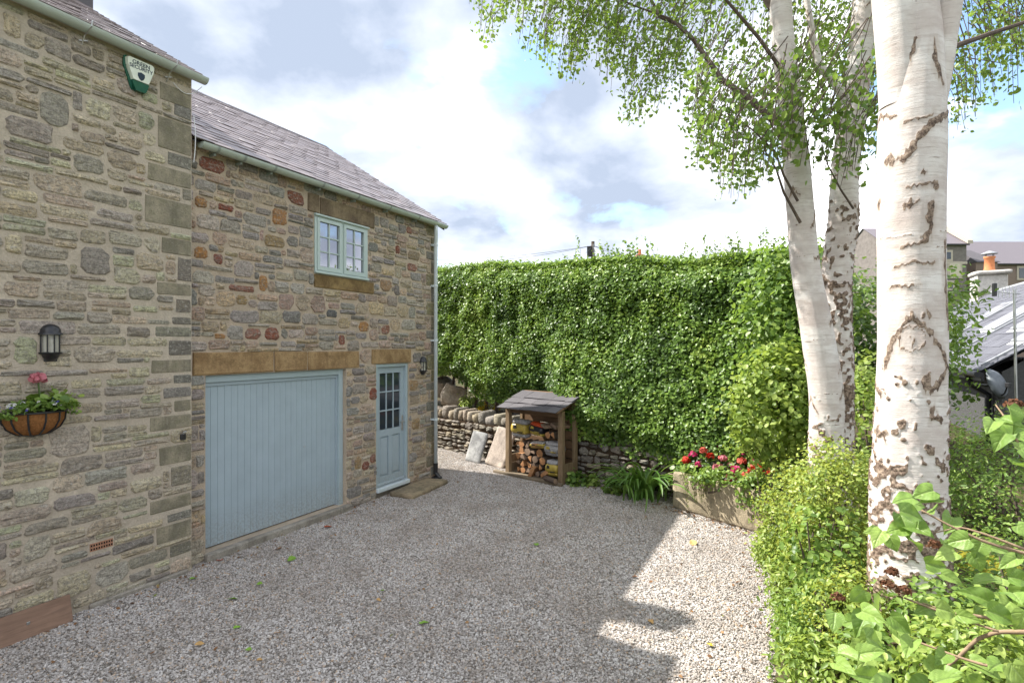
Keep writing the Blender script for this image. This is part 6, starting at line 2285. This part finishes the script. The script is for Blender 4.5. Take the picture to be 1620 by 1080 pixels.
pxshrub('slim_sapling', 'slim leafy sapling peeping past the right side of the big trunk', 'shrub', 1488, 420, 1545, 600, 4.5, .2, 42, 7, .055, 'leaf_bright', spread=.06, up=.4, stems=0, seed=11, wid=.6)
pxshrub('edging_plant', 'green ground cover around the foot of the big trunk', 'plant', 1380, 930, 1640, 1180, 3.0, .45, 300, 14, .045, 'leaf_bright', spread=.06, up=.6, stems=4, seed=41, wid=.7, group='edging plants along the gravel')
pxshrub('leafy_shrub', 'mid green broad-leaved sprigs in front of the golden shrub', 'shrub', 1250, 800, 1345, 940, 3.95, .3, 60, 8, .058, 'leaf_bright', spread=.07, up=.5, stems=8, seed=51, wid=.8)
pxshrub('edging_plant', 'leafy ground cover in the bottom right corner under the lilac', 'plant', 1440, 985, 1660, 1180, 2.35, .3, 240, 13, .045, 'leaf_lime', spread=.06, up=.6, stems=4, seed=61, wid=.6, group='edging plants along the gravel')
p = at(1556, 930, 3.9)
o = rough_block('mossy_rock', (.55, .5, .32), MATS['moss'], None, p, (0, 0, .4), .04, .05, 4, .12, 111)
tag(o, 'yellow mossy rock behind the lilac twigs', 'rock')

# low leafy ground cover over the bank
rs_ = np.random.default_rng(505)
n_ = 11000
s_ = rs_.uniform(-3.5, 8.4, n_); o_ = EDGE_O + .02 + rs_.random(n_) ** 1.3 * 2.6
gx_ = U.x * s_ + NV.x * (o_ - P0); gy_ = U.y * s_ + NV.y * (o_ - P0)
gz_ = bank_h(gx_, gy_) + .02 + rs_.random(n_) * .10
near = (gx_ ** 2 + gy_ ** 2) > .8
gc = leaves('ground_cover', np.stack([gx_, gy_, gz_], -1)[near], .045, MATS['leaf_bright'], None, .9, None, 0, .7, .2, rs_)
tag(gc, 'low green ground cover carpeting the planted bank', 'ground cover', kind='stuff')

# ================================================================== LILAC IN FRONT
lil = empty('lilac_bush', (2.05, 1.75, bank_z(2.05, 1.75)))
tag(lil, 'large-leaved lilac with pale twigs reaching in from the bottom right', 'shrub')
oL = Vector(lil.location)
rs_ = np.random.default_rng(12)


def lilac_mesh(L, W, fold, curl, tint, k):
    rows, cols = 22, 7
    V = []; F = []; Vn = []
    rs = random.Random(k)
    for i in range(rows + 1):
        t = i / rows
        w = W * (max(0.0, math.sin(math.pi * min(1, (t + .06) ** .62))) ** .85) * (1 - .15 * t) * .5
        if i == rows: w = .0008
        back = -.10 * L * max(0, .28 - t) / .28
        for j in range(-cols, cols + 1):
            u_ = j / cols
            yy = t * L + back * abs(u_) ** 1.5
            ph = (t - abs(u_) * .32) * 6.0                       # side veins sweep forward
            vein = max(0.0, 1 - abs(ph - round(ph)) * 7) * (1 - .5 * abs(u_)) * .7
            if j == 0: vein = 1.0
            zz_ = fold * abs(u_) * w - curl * L * (t - .25) ** 2 + .09 * w * math.sin(5 * t * 2 + k + 2 * u_) * abs(u_) - .0012 * vein + .012 * L * math.sin(3 * u_ + k)
            V.append((u_ * w, yy, zz_)); Vn.append(vein)
    m = 2 * cols + 1
    for i in range(rows):
        for j in range(m - 1): F.append((i * m + j, i * m + j + 1, (i + 1) * m + j + 1, (i + 1) * m + j))
    me = mesh_np('leaf', V, F, {'tint': np.full(len(V), tint), 'vein': np.array(Vn)})
    me.materials.append(MATS['leaf_lilac']); me.polygons.foreach_set('use_smooth', [True] * len(F))
    return me


LM = [lilac_mesh(.080 * rs_.uniform(.85, 1.1), .062 * rs_.uniform(.85, 1.1), rs_.uniform(.15, .55), rs_.uniform(.15, .5), rs_.uniform(0, 1), k) for k in range(10)]
TM = MATS['twig']


def twig(pts, r0, r1, smooth_n=4):
    m = MB(); n = len(pts)
    Pp = [Vector(at(px, py, Y)) - oL for px, py, Y in pts]
    fine = []
    for i in range(n - 1):
        for s_ in range(smooth_n): fine.append(Pp[i].lerp(Pp[i + 1], s_ / smooth_n))
    fine.append(Pp[-1])
    fine = [fine[0]] + [(fine[i - 1] + fine[i] * 2 + fine[i + 1]) / 4 for i in range(1, len(fine) - 1)] + [fine[-1]]
    m.tube(fine, [r0 + (r1 - r0) * i / (len(fine) - 1) for i in range(len(fine))], 7)
    m.build('twig', TM, lil, True)


def lil_leaf(px, py, Y, dirx, diry, tilt=None, size=1.0):
    """a leaf whose tip points (dirx right, diry up) in the world, facing up and roughly to the viewer"""
    p = at(px, py, Y)
    d = Vector((dirx, rs_.normal() * .35 - .2, diry)).normalized()
    nrm = Vector((rs_.normal() * .3 - .25, -.75 + rs_.normal() * .25, .75 + rs_.normal() * .25))
    nrm = (nrm - d * nrm.dot(d)).normalized()
    x_ = d.cross(nrm).normalized()
    M = Matrix((x_, d, nrm)).transposed().to_4x4()
    M.translation = p - oL
    o = link('leaf', LM[int(rs_.integers(10))], None, lil)
    s_ = size * rs_.uniform(.85, 1.15)
    o.matrix_local = M @ Matrix.Diagonal((s_, s_, s_, 1))


def spray(tips, n, Y, spread, size=1.0, down=.5):
    for _ in range(n):
        px, py = tips[int(rs_.integers(len(tips)))]
        lil_leaf(px + rs_.normal() * spread, py + rs_.normal() * spread * .7, Y + rs_.normal() * .08, rs_.normal() * .8 - .15, -abs(rs_.normal()) * down - .1 + rs_.random() * .4, size=size)


twig([(1640, 880, 1.9), (1560, 858, 1.95), (1500, 830, 2.0), (1455, 805, 2.05)], .006, .003)
twig([(1620, 868, 1.9), (1560, 845, 1.95), (1520, 833, 2.0), (1480, 842, 2.0)], .005, .002)
twig([(1650, 1000, 1.75), (1580, 998, 1.8), (1545, 1010, 1.85), (1510, 1045, 1.85), (1470, 1075, 1.85)], .008, .004)
twig([(1650, 1002, 1.75), (1560, 975, 1.85), (1490, 968, 1.9), (1430, 945, 1.95)], .007, .003)
twig([(1640, 1065, 1.7), (1560, 1052, 1.75), (1520, 1040, 1.8), (1440, 1010, 1.9)], .006, .003)
twig([(1580, 998, 1.8), (1540, 985, 1.85), (1480, 960, 1.92), (1450, 950, 1.95)], .004, .002)
twig([(1640, 740, 1.7), (1610, 700, 1.75), (1590, 660, 1.8), (1575, 640, 1.85)], .005, .002)
twig([(1700, 1090, 1.6), (1650, 1000, 1.75)], .012, .008)
twig([(1700, 1090, 1.6), (1660, 950, 1.7), (1640, 880, 1.9)], .010, .006)
twig([(1700, 1090, 1.6), (1668, 900, 1.65), (1640, 740, 1.7)], .010, .005)
m = MB(); m.tube([Vector((0, 0, -.05)), at(1700, 1090, 1.6) - oL], [.02, .013], 8); m.build('stem', TM, lil)
spray([(1440, 780), (1415, 800), (1460, 790), (1400, 835), (1430, 840), (1455, 850)], 14, 2.05, 18)
spray([(1490, 850), (1530, 860), (1555, 870), (1500, 880)], 10, 2.0, 20)
spray([(1390, 960), (1350, 975), (1420, 940), (1330, 1000), (1370, 1000), (1440, 985)], 15, 1.9, 24)
spray([(1400, 1040), (1450, 1020), (1480, 1060), (1350, 1050), (1430, 1080), (1340, 1085), (1400, 1100)], 17, 1.75, 30)
spray([(1580, 950), (1610, 970), (1560, 1000), (1600, 1020), (1620, 940), (1600, 1060)], 12, 1.7, 24)
spray([(1585, 670), (1605, 690), (1615, 640), (1600, 720), (1625, 700)], 13, 1.75, 14)
spray([(1530, 1070), (1500, 1090), (1560, 1080)], 6, 1.65, 22)
spray([(1470, 1000), (1520, 960), (1550, 930), (1500, 1030), (1460, 1055)], 6, 1.85, 24)
spray([(1580, 890), (1610, 860), (1600, 910)], 6, 1.9, 20)
for k, (px, py, Y) in enumerate([(1405, 925, 1.95), (1430, 935, 1.93), (1412, 905, 1.97), (1325, 945, 1.95), (1478, 862, 2.0), (1605, 640, 1.78)]):
    flower_ball(tuple(at(px, py, Y) - oL), lil, MATS['petal_dead'], .026, 950 + k, 120, .009)

# ================================================================== OUTBUILDING AND FAR HOUSES
sc0 = Vector((7.2, 8.35, 0))
shed = empty('slate_outbuilding', sc0, HZ + math.pi)
tag(shed, 'low outbuilding with big slate roof at the right edge', 'building')
EH, RH, RW, SLn = 2.08, 4.12, 3.0, 15.0
m = MB(); m.box(-SLn, -.12, .15, 2 * RW - .15, .3, EH - .02)
m.add([(-.12, .15, EH - .02), (-.12, 2 * RW - .15, EH - .02), (-.12, RW, RH - .12)], [(0, 1, 2)])
m.build('wall', MATS['render_grey'], shed)
pit = math.atan2(RH - EH, RW); sl_ = (RW + .1) / math.cos(pit)
m = MB(); m.add([(-SLn, -.1, EH - .03), (0, -.1, EH - .03), (0, RW, RH), (-SLn, RW, RH), (-SLn, 2 * RW + .1, EH - .03), (0, 2 * RW + .1, EH - .03)], [(0, 1, 2, 3), (3, 2, 5, 4)])
sr = m.build('roof', MATS['ridge_tile'], shed)
slate_roof(sr, -SLn, .03, -.12, EH - .03, pit, sl_, .34, .21, MATS['shed_slate'], 280, None, tilt=1.6, th=.008, vis=(-9, 1), seed=5)
m = MB(); m.box(-SLn, .02, -.13, -.09, EH - .16, EH - .035); m.build('fascia', MATS['fascia'], shed)
m = MB(); m.tube([(-SLn, -.17, EH - .06), (.05, -.17, EH - .06)], .05, 10); m.build('gutter', MATS['fascia'], shed)
m = MB(); m.tube([(-.55, -.17, EH - .08), (-.55, -.12, EH - .25), (-.55, .09, EH - .4), (-.55, .09, .5)], .045, 8); m.build('downpipe', MATS['fascia'], shed)
m = MB(); m.tube([(-SLn, RW, RH + .02), (.02, RW, RH + .02)], .09, 10); m.build('ridge', MATS['lead'], shed)
Mr = Matrix.Translation((0, -.1, EH - .03)) @ Matrix.Rotation(pit, 4, 'X')
for k, (x0, v0, w, h) in enumerate([(-2.3, 1.15, 1.0, 1.2), (-4.4, 1.2, 1.0, 1.2), (-1.0, .75, .75, 1.0), (-6.9, 1.25, 1.0, 1.2)]):
    m = MB(); m.bevbox(x0, x0 + w, v0, v0 + h, .03, .085, .012, Mr); f_ = m.build('roof_light', MATS['lead'], shed)
    m = MB(); m.box(x0 + .08, x0 + w - .08, v0 + .08, v0 + h - .08, .086, .092, Mr); m.build('pane', MATS['shed_pane'] if 'shed_pane' in MATS else m_plain('shed_pane', (.16, .17, .2), .12, .6), f_)
    m = MB(); m.box(x0 - .03, x0 + w + .03, v0 - .07, v0 - .002, .03, .05, Mr); m.build('flashing', MATS['cable_white'], f_)
for x0 in (-.35, -3.2):
    m = MB(); m.box(x0, x0 + .09, .1, sl_ - .1, .035, .07, Mr); m.build('roof_batten', MATS['lead'], shed)
# stone chimney with clay pot on the outbuilding ridge
ck = -12.6
m = MB(); m.bevbox(ck - .38, ck + .38, RW - .38, RW + .38, RH - .35, RH + .62, .03); chs = m.build('chimney', MATS['chimney_stone'], shed)
for r_i in range(4):
    xx = ck - .44
    while xx < ck + .40:
        w = random.uniform(.18, .34); w = min(w, ck + .44 - xx)
        if w < .06: break
        m = MB(); m.bevbox(xx + .006, xx + w - .006, RW - .415, RW - .375, RH - .33 + r_i * .24, RH - .33 + r_i * .24 + .225, .012); m.build('stone', MATS['chimney_stone'], chs)
        xx += w
rough_block('chimney_cap', (1.02, .94, .13), MATS['chimney_stone'], chs, (ck, RW, RH + .69), (0, 0, 0), .08, .02, 5, .04, 131)
m = MB(); m.lathe([(.15, 0), (.16, .04), (.14, .1), (.13, .42), (.155, .44), (.155, .50), (.12, .50)], 18, c=(ck, RW, RH + .75)); m.build('chimney_pot', MATS['pot_orange'], chs, True)
m = MB(); m.lathe([(.22, .0), (.20, .03), (.05, .10), (.001, .11)], 18, c=(ck, RW, RH + 1.33)); m.build('cowl', MATS['lead'], chs)
for q in range(4):
    m = MB(); a_ = q * 1.57 + .4; m.tube([(ck + .12 * math.cos(a_), RW + .12 * math.sin(a_), RH + 1.22), (ck + .14 * math.cos(a_), RW + .14 * math.sin(a_), RH + 1.34)], .012, 5); m.build('cowl_leg', MATS['lead'], chs)

ap = at(1610, 600, 7.6)
an = empty('tv_aerial', (ap.x, ap.y, bank_z(ap.x, ap.y))); tag(an, 'grey aerial pole with short arm in front of the slate roof', 'aerial')
zt_ = at(1604, 458, 7.6).z - an.location.z
m = MB(); m.tube([(0, 0, 0), (-.05, 0, zt_)], .016, 8); m.build('pole', MATS['steel'], an)
m = MB(); m.tube([(-.30, .03, zt_ - .02), (.03, -.02, zt_ - .06)], .008, 6)
for q in np.linspace(-.24, 0, 6): m.tube([(q, .02, zt_ - .11), (q, .02, zt_ + .05)], .004, 5)
m.build('arm', MATS['steel'], an)
m = MB(); m.bevbox(-.315, -.275, 0.0, .05, zt_ - .09, zt_ + .09, .006); m.build('reflector', MATS['black_iron'], an)
dpz = at(1580, 606, 7.45)
sd_ = empty('satellite_dish', dpz); tag(sd_, 'dark grey satellite dish below the outbuilding roof', 'satellite dish')
m = MB(); m.lathe([(.001, .05), (.09, .04), (.16, .012), (.205, -.03), (.21, -.03), (.16, .02), (.001, .062)], 22)
m.build('dish', MATS['satellite_grey'], sd_, True, rot=(R(68), R(-20), R(35)))
m = MB(); m.tube([(.02, .05, 0), (.05, .25, -.05), (.1, .55, -.05)], .018, 6); m.build('bracket', MATS['fascia'], sd_)
m = MB(); m.tube([(0, 0, -.19), (-.06, -.16, -.12), (-.08, -.22, -.02)], .009, 6); m.bevbox(-.10, -.06, -.26, -.20, -.04, .02, .006); m.build('feed_arm', MATS['fascia'], sd_)


def far_house(name, label, x0, x1, yev, yrd, Y, depth, wallm, wins=(), group=None, gz=-.3, coping=False, extra=None):
    A = at(x0, yev, Y); B_ = at(x1, yev, Y); zr_ = at(x0, yrd, Y + depth / 2).z
    w = B_.x - A.x; ze = A.z - gz
    root = empty(name, (A.x, Y, gz)); tag(root, label, 'house', group)
    m = MB(); m.box(0, w, 0, depth, 0, ze)
    m.add([(0, 0, ze), (0, depth, ze), (0, depth / 2, zr_ - gz)], [(0, 2, 1)]); m.add([(w, 0, ze), (w, depth, ze), (w, depth / 2, zr_ - gz)], [(0, 1, 2)])
    m.build('wall', MATS[wallm], root)
    m = MB(); hr = zr_ - gz
    m.add([(-.15, -.25, ze - .05), (w + .15, -.25, ze - .05), (w + .15, depth / 2, hr + .05), (-.15, depth / 2, hr + .05), (w + .15, depth + .25, ze - .05), (-.15, depth + .25, ze - .05)], [(0, 1, 2, 3), (3, 2, 4, 5)])
    rf = m.build('roof', MATS['far_slate'], root)
    m = MB(); m.box(-.1, w + .1, -.32, -.2, ze - .16, ze - .02); m.build('gutter', MATS['fascia'], root)
    if coping:
        m = MB(); t_ = [(w - .1, -.3, ze), (w + .45, -.3, ze), (w + .45, depth / 2, hr + .12), (w - .1, depth / 2, hr + .12)]
        m.add(t_ + [(a_[0], a_[1], a_[2] + .35) for a_ in t_], [(0, 1, 5, 4), (1, 2, 6, 5), (2, 3, 7, 6), (3, 0, 4, 7), (4, 5, 6, 7)]); m.build('coping', MATS['far_trim'], root)
    for (px0, py0, px1, py1, gm) in wins:
        a_ = at(px0, py1, Y) - Vector(root.location); b_ = at(px1, py0, Y) - Vector(root.location); e_ = .22
        m = MB(); m.box(a_.x - e_, b_.x + e_, -.10, .0, a_.z - e_, b_.z + e_); wo = m.build('window', MATS['far_trim'], root)
        m = MB(); m.box(a_.x, b_.x, -.13, -.101, a_.z, b_.z); m.build('pane', MATS[gm], wo)
    return root, ze, hr, w


Yh = 58
fh, ze, hr, w = far_house('far_house', 'tall grey stone house with brick chimney behind the big trunk', 1400, 1529, 386, 362, Yh, 7, 'far_stone', [(1496, 399, 1503, 410, 'far_glass'), (1501, 417, 1518, 437, 'blind'), (1496, 447, 1506, 456, 'far_glass')], 'far houses', coping=True)
m = MB(); m.box(0, w, -.12, .0, ze - 2.1, ze - 1.85); m.build('string_course', MATS['far_trim'], fh)
cx_ = at(1511, 362, Yh).x - fh.location.x
m = MB(); m.bevbox(cx_ - .48, cx_ + .48, 3.0, 4.0, hr - .3, hr + 1.05, .05); c_ = m.build('chimney', MATS['red_brick'], fh)
m = MB(); m.lathe([(.18, 0), (.15, .35), (.0, .35)], 10, c=(cx_ - .2, 3.5, hr + 1.05)); m.build('chimney_pot', MATS['pot_orange'], c_)
fh2, ze, hr, w = far_house('far_house', 'long brown rendered terrace with slate roof at the right edge', 1534, 1760, 417, 383, 62, 8, 'far_render', [(1546, 422, 1553, 430, 'cable_white'), (1611, 424, 1622, 440, 'far_glass')], 'far houses')
m = MB(); q0 = at(1534, 419, 61).x - fh2.location.x; q1 = at(1571, 419, 61).x - fh2.location.x
m.add([(q0, -2.0, ze - .1), (q1, -2.0, ze - .1), (q1 - 1.2, .6, ze + 1.6), (q0, .6, ze + 1.6), (q1, .6, ze - .1), (q0, .6, ze - .1)], [(0, 1, 2, 3), (1, 4, 2), (0, 3, 5)]); m.build('porch_roof', MATS['store_slate'], fh2)
m = MB(); m.box(q0, q1 - .2, -1.8, -.01, ze - 5, ze - .15); m.build('porch_wall', MATS['far_render'], fh2)
far_house('far_house', 'slate-roofed terrace seen between the birch trunks', 1325, 1399, 421, 400, 64, 7, 'far_stone', [(1352, 430, 1360, 438, 'far_glass')], 'far houses')
fh4, ze, hr, w = far_house('far_house', 'distant house behind the hedge showing only its chimney', 1000, 1050, 424, 409, 46, 6, 'far_stone', (), 'far houses')
cx_ = w / 2
m = MB(); m.bevbox(cx_ - .3, cx_ + .3, 2.7, 3.3, hr - .3, hr + .35, .03); c_ = m.build('chimney', MATS['red_brick'], fh4)
m = MB(); m.lathe([(.17, 0), (.14, .45), (.0, .45)], 10, c=(cx_, 3.0, hr + .35)); m.build('chimney_pot', MATS['pot_orange'], c_)
fh5, ze, hr, w = far_house('far_house', 'distant house with stone chimney left of the twin birch', 1270, 1330, 426, 408, 52, 6, 'far_stone', (), 'far houses')
m = MB(); cx_ = at(1302, 400, 55).x - fh5.location.x
m.bevbox(cx_ - .22, cx_ + .22, 2.7, 3.3, hr - .3, hr + .75, .03); m.bevbox(cx_ - .3, cx_ + .3, 2.6, 3.4, hr + .752, hr + .9, .03); m.build('chimney', MATS['far_trim'], fh5)

# telegraph pole with wires
pp = at(938, 382, 40)
tp = empty('telegraph_pole', (pp.x, 40, -.35)); tag(tp, 'brown telegraph pole with wires rising behind the hedge', 'pole')
tz_ = pp.z + .35
m = MB(); m.tube([(0, 0, 0), (0, 0, tz_)], [.17, .12], 10); m.build('post', MATS['pole_wood'], tp)
m = MB(); m.box(-.42, -.12, -.12, .12, tz_ - 1.1, tz_ - .35); m.build('junction_box', MATS['fascia'], tp)
m = MB(); m.tube([(0, -.15, tz_ - 1.2), (0, -.15, tz_ - .2)], .03, 6); m.build('insulator', MATS['lead'], tp)


def wire(p, q, sag, r=.013):
    p, q = Vector(p), Vector(q); m = MB()
    m.tube([p.lerp(q, t) - Vector((0, 0, sag * 4 * t * (1 - t))) for t in np.linspace(0, 1, 14)], r, 4, False)
    m.build('wire', MATS['black_iron'], tp)


T0 = (0, 0, tz_ - .3)
base = Vector(tp.location)
for q, sg in ((at(560, 408, 40), .5), (at(560, 414, 38), .6), (at(1130, 440, 44), .4), (at(1290, 455, 52), .6), (at(860, 440, 30), .3), (at(1000, 470, 34), .2)):
    wire(T0, Vector(q) - base, sg)
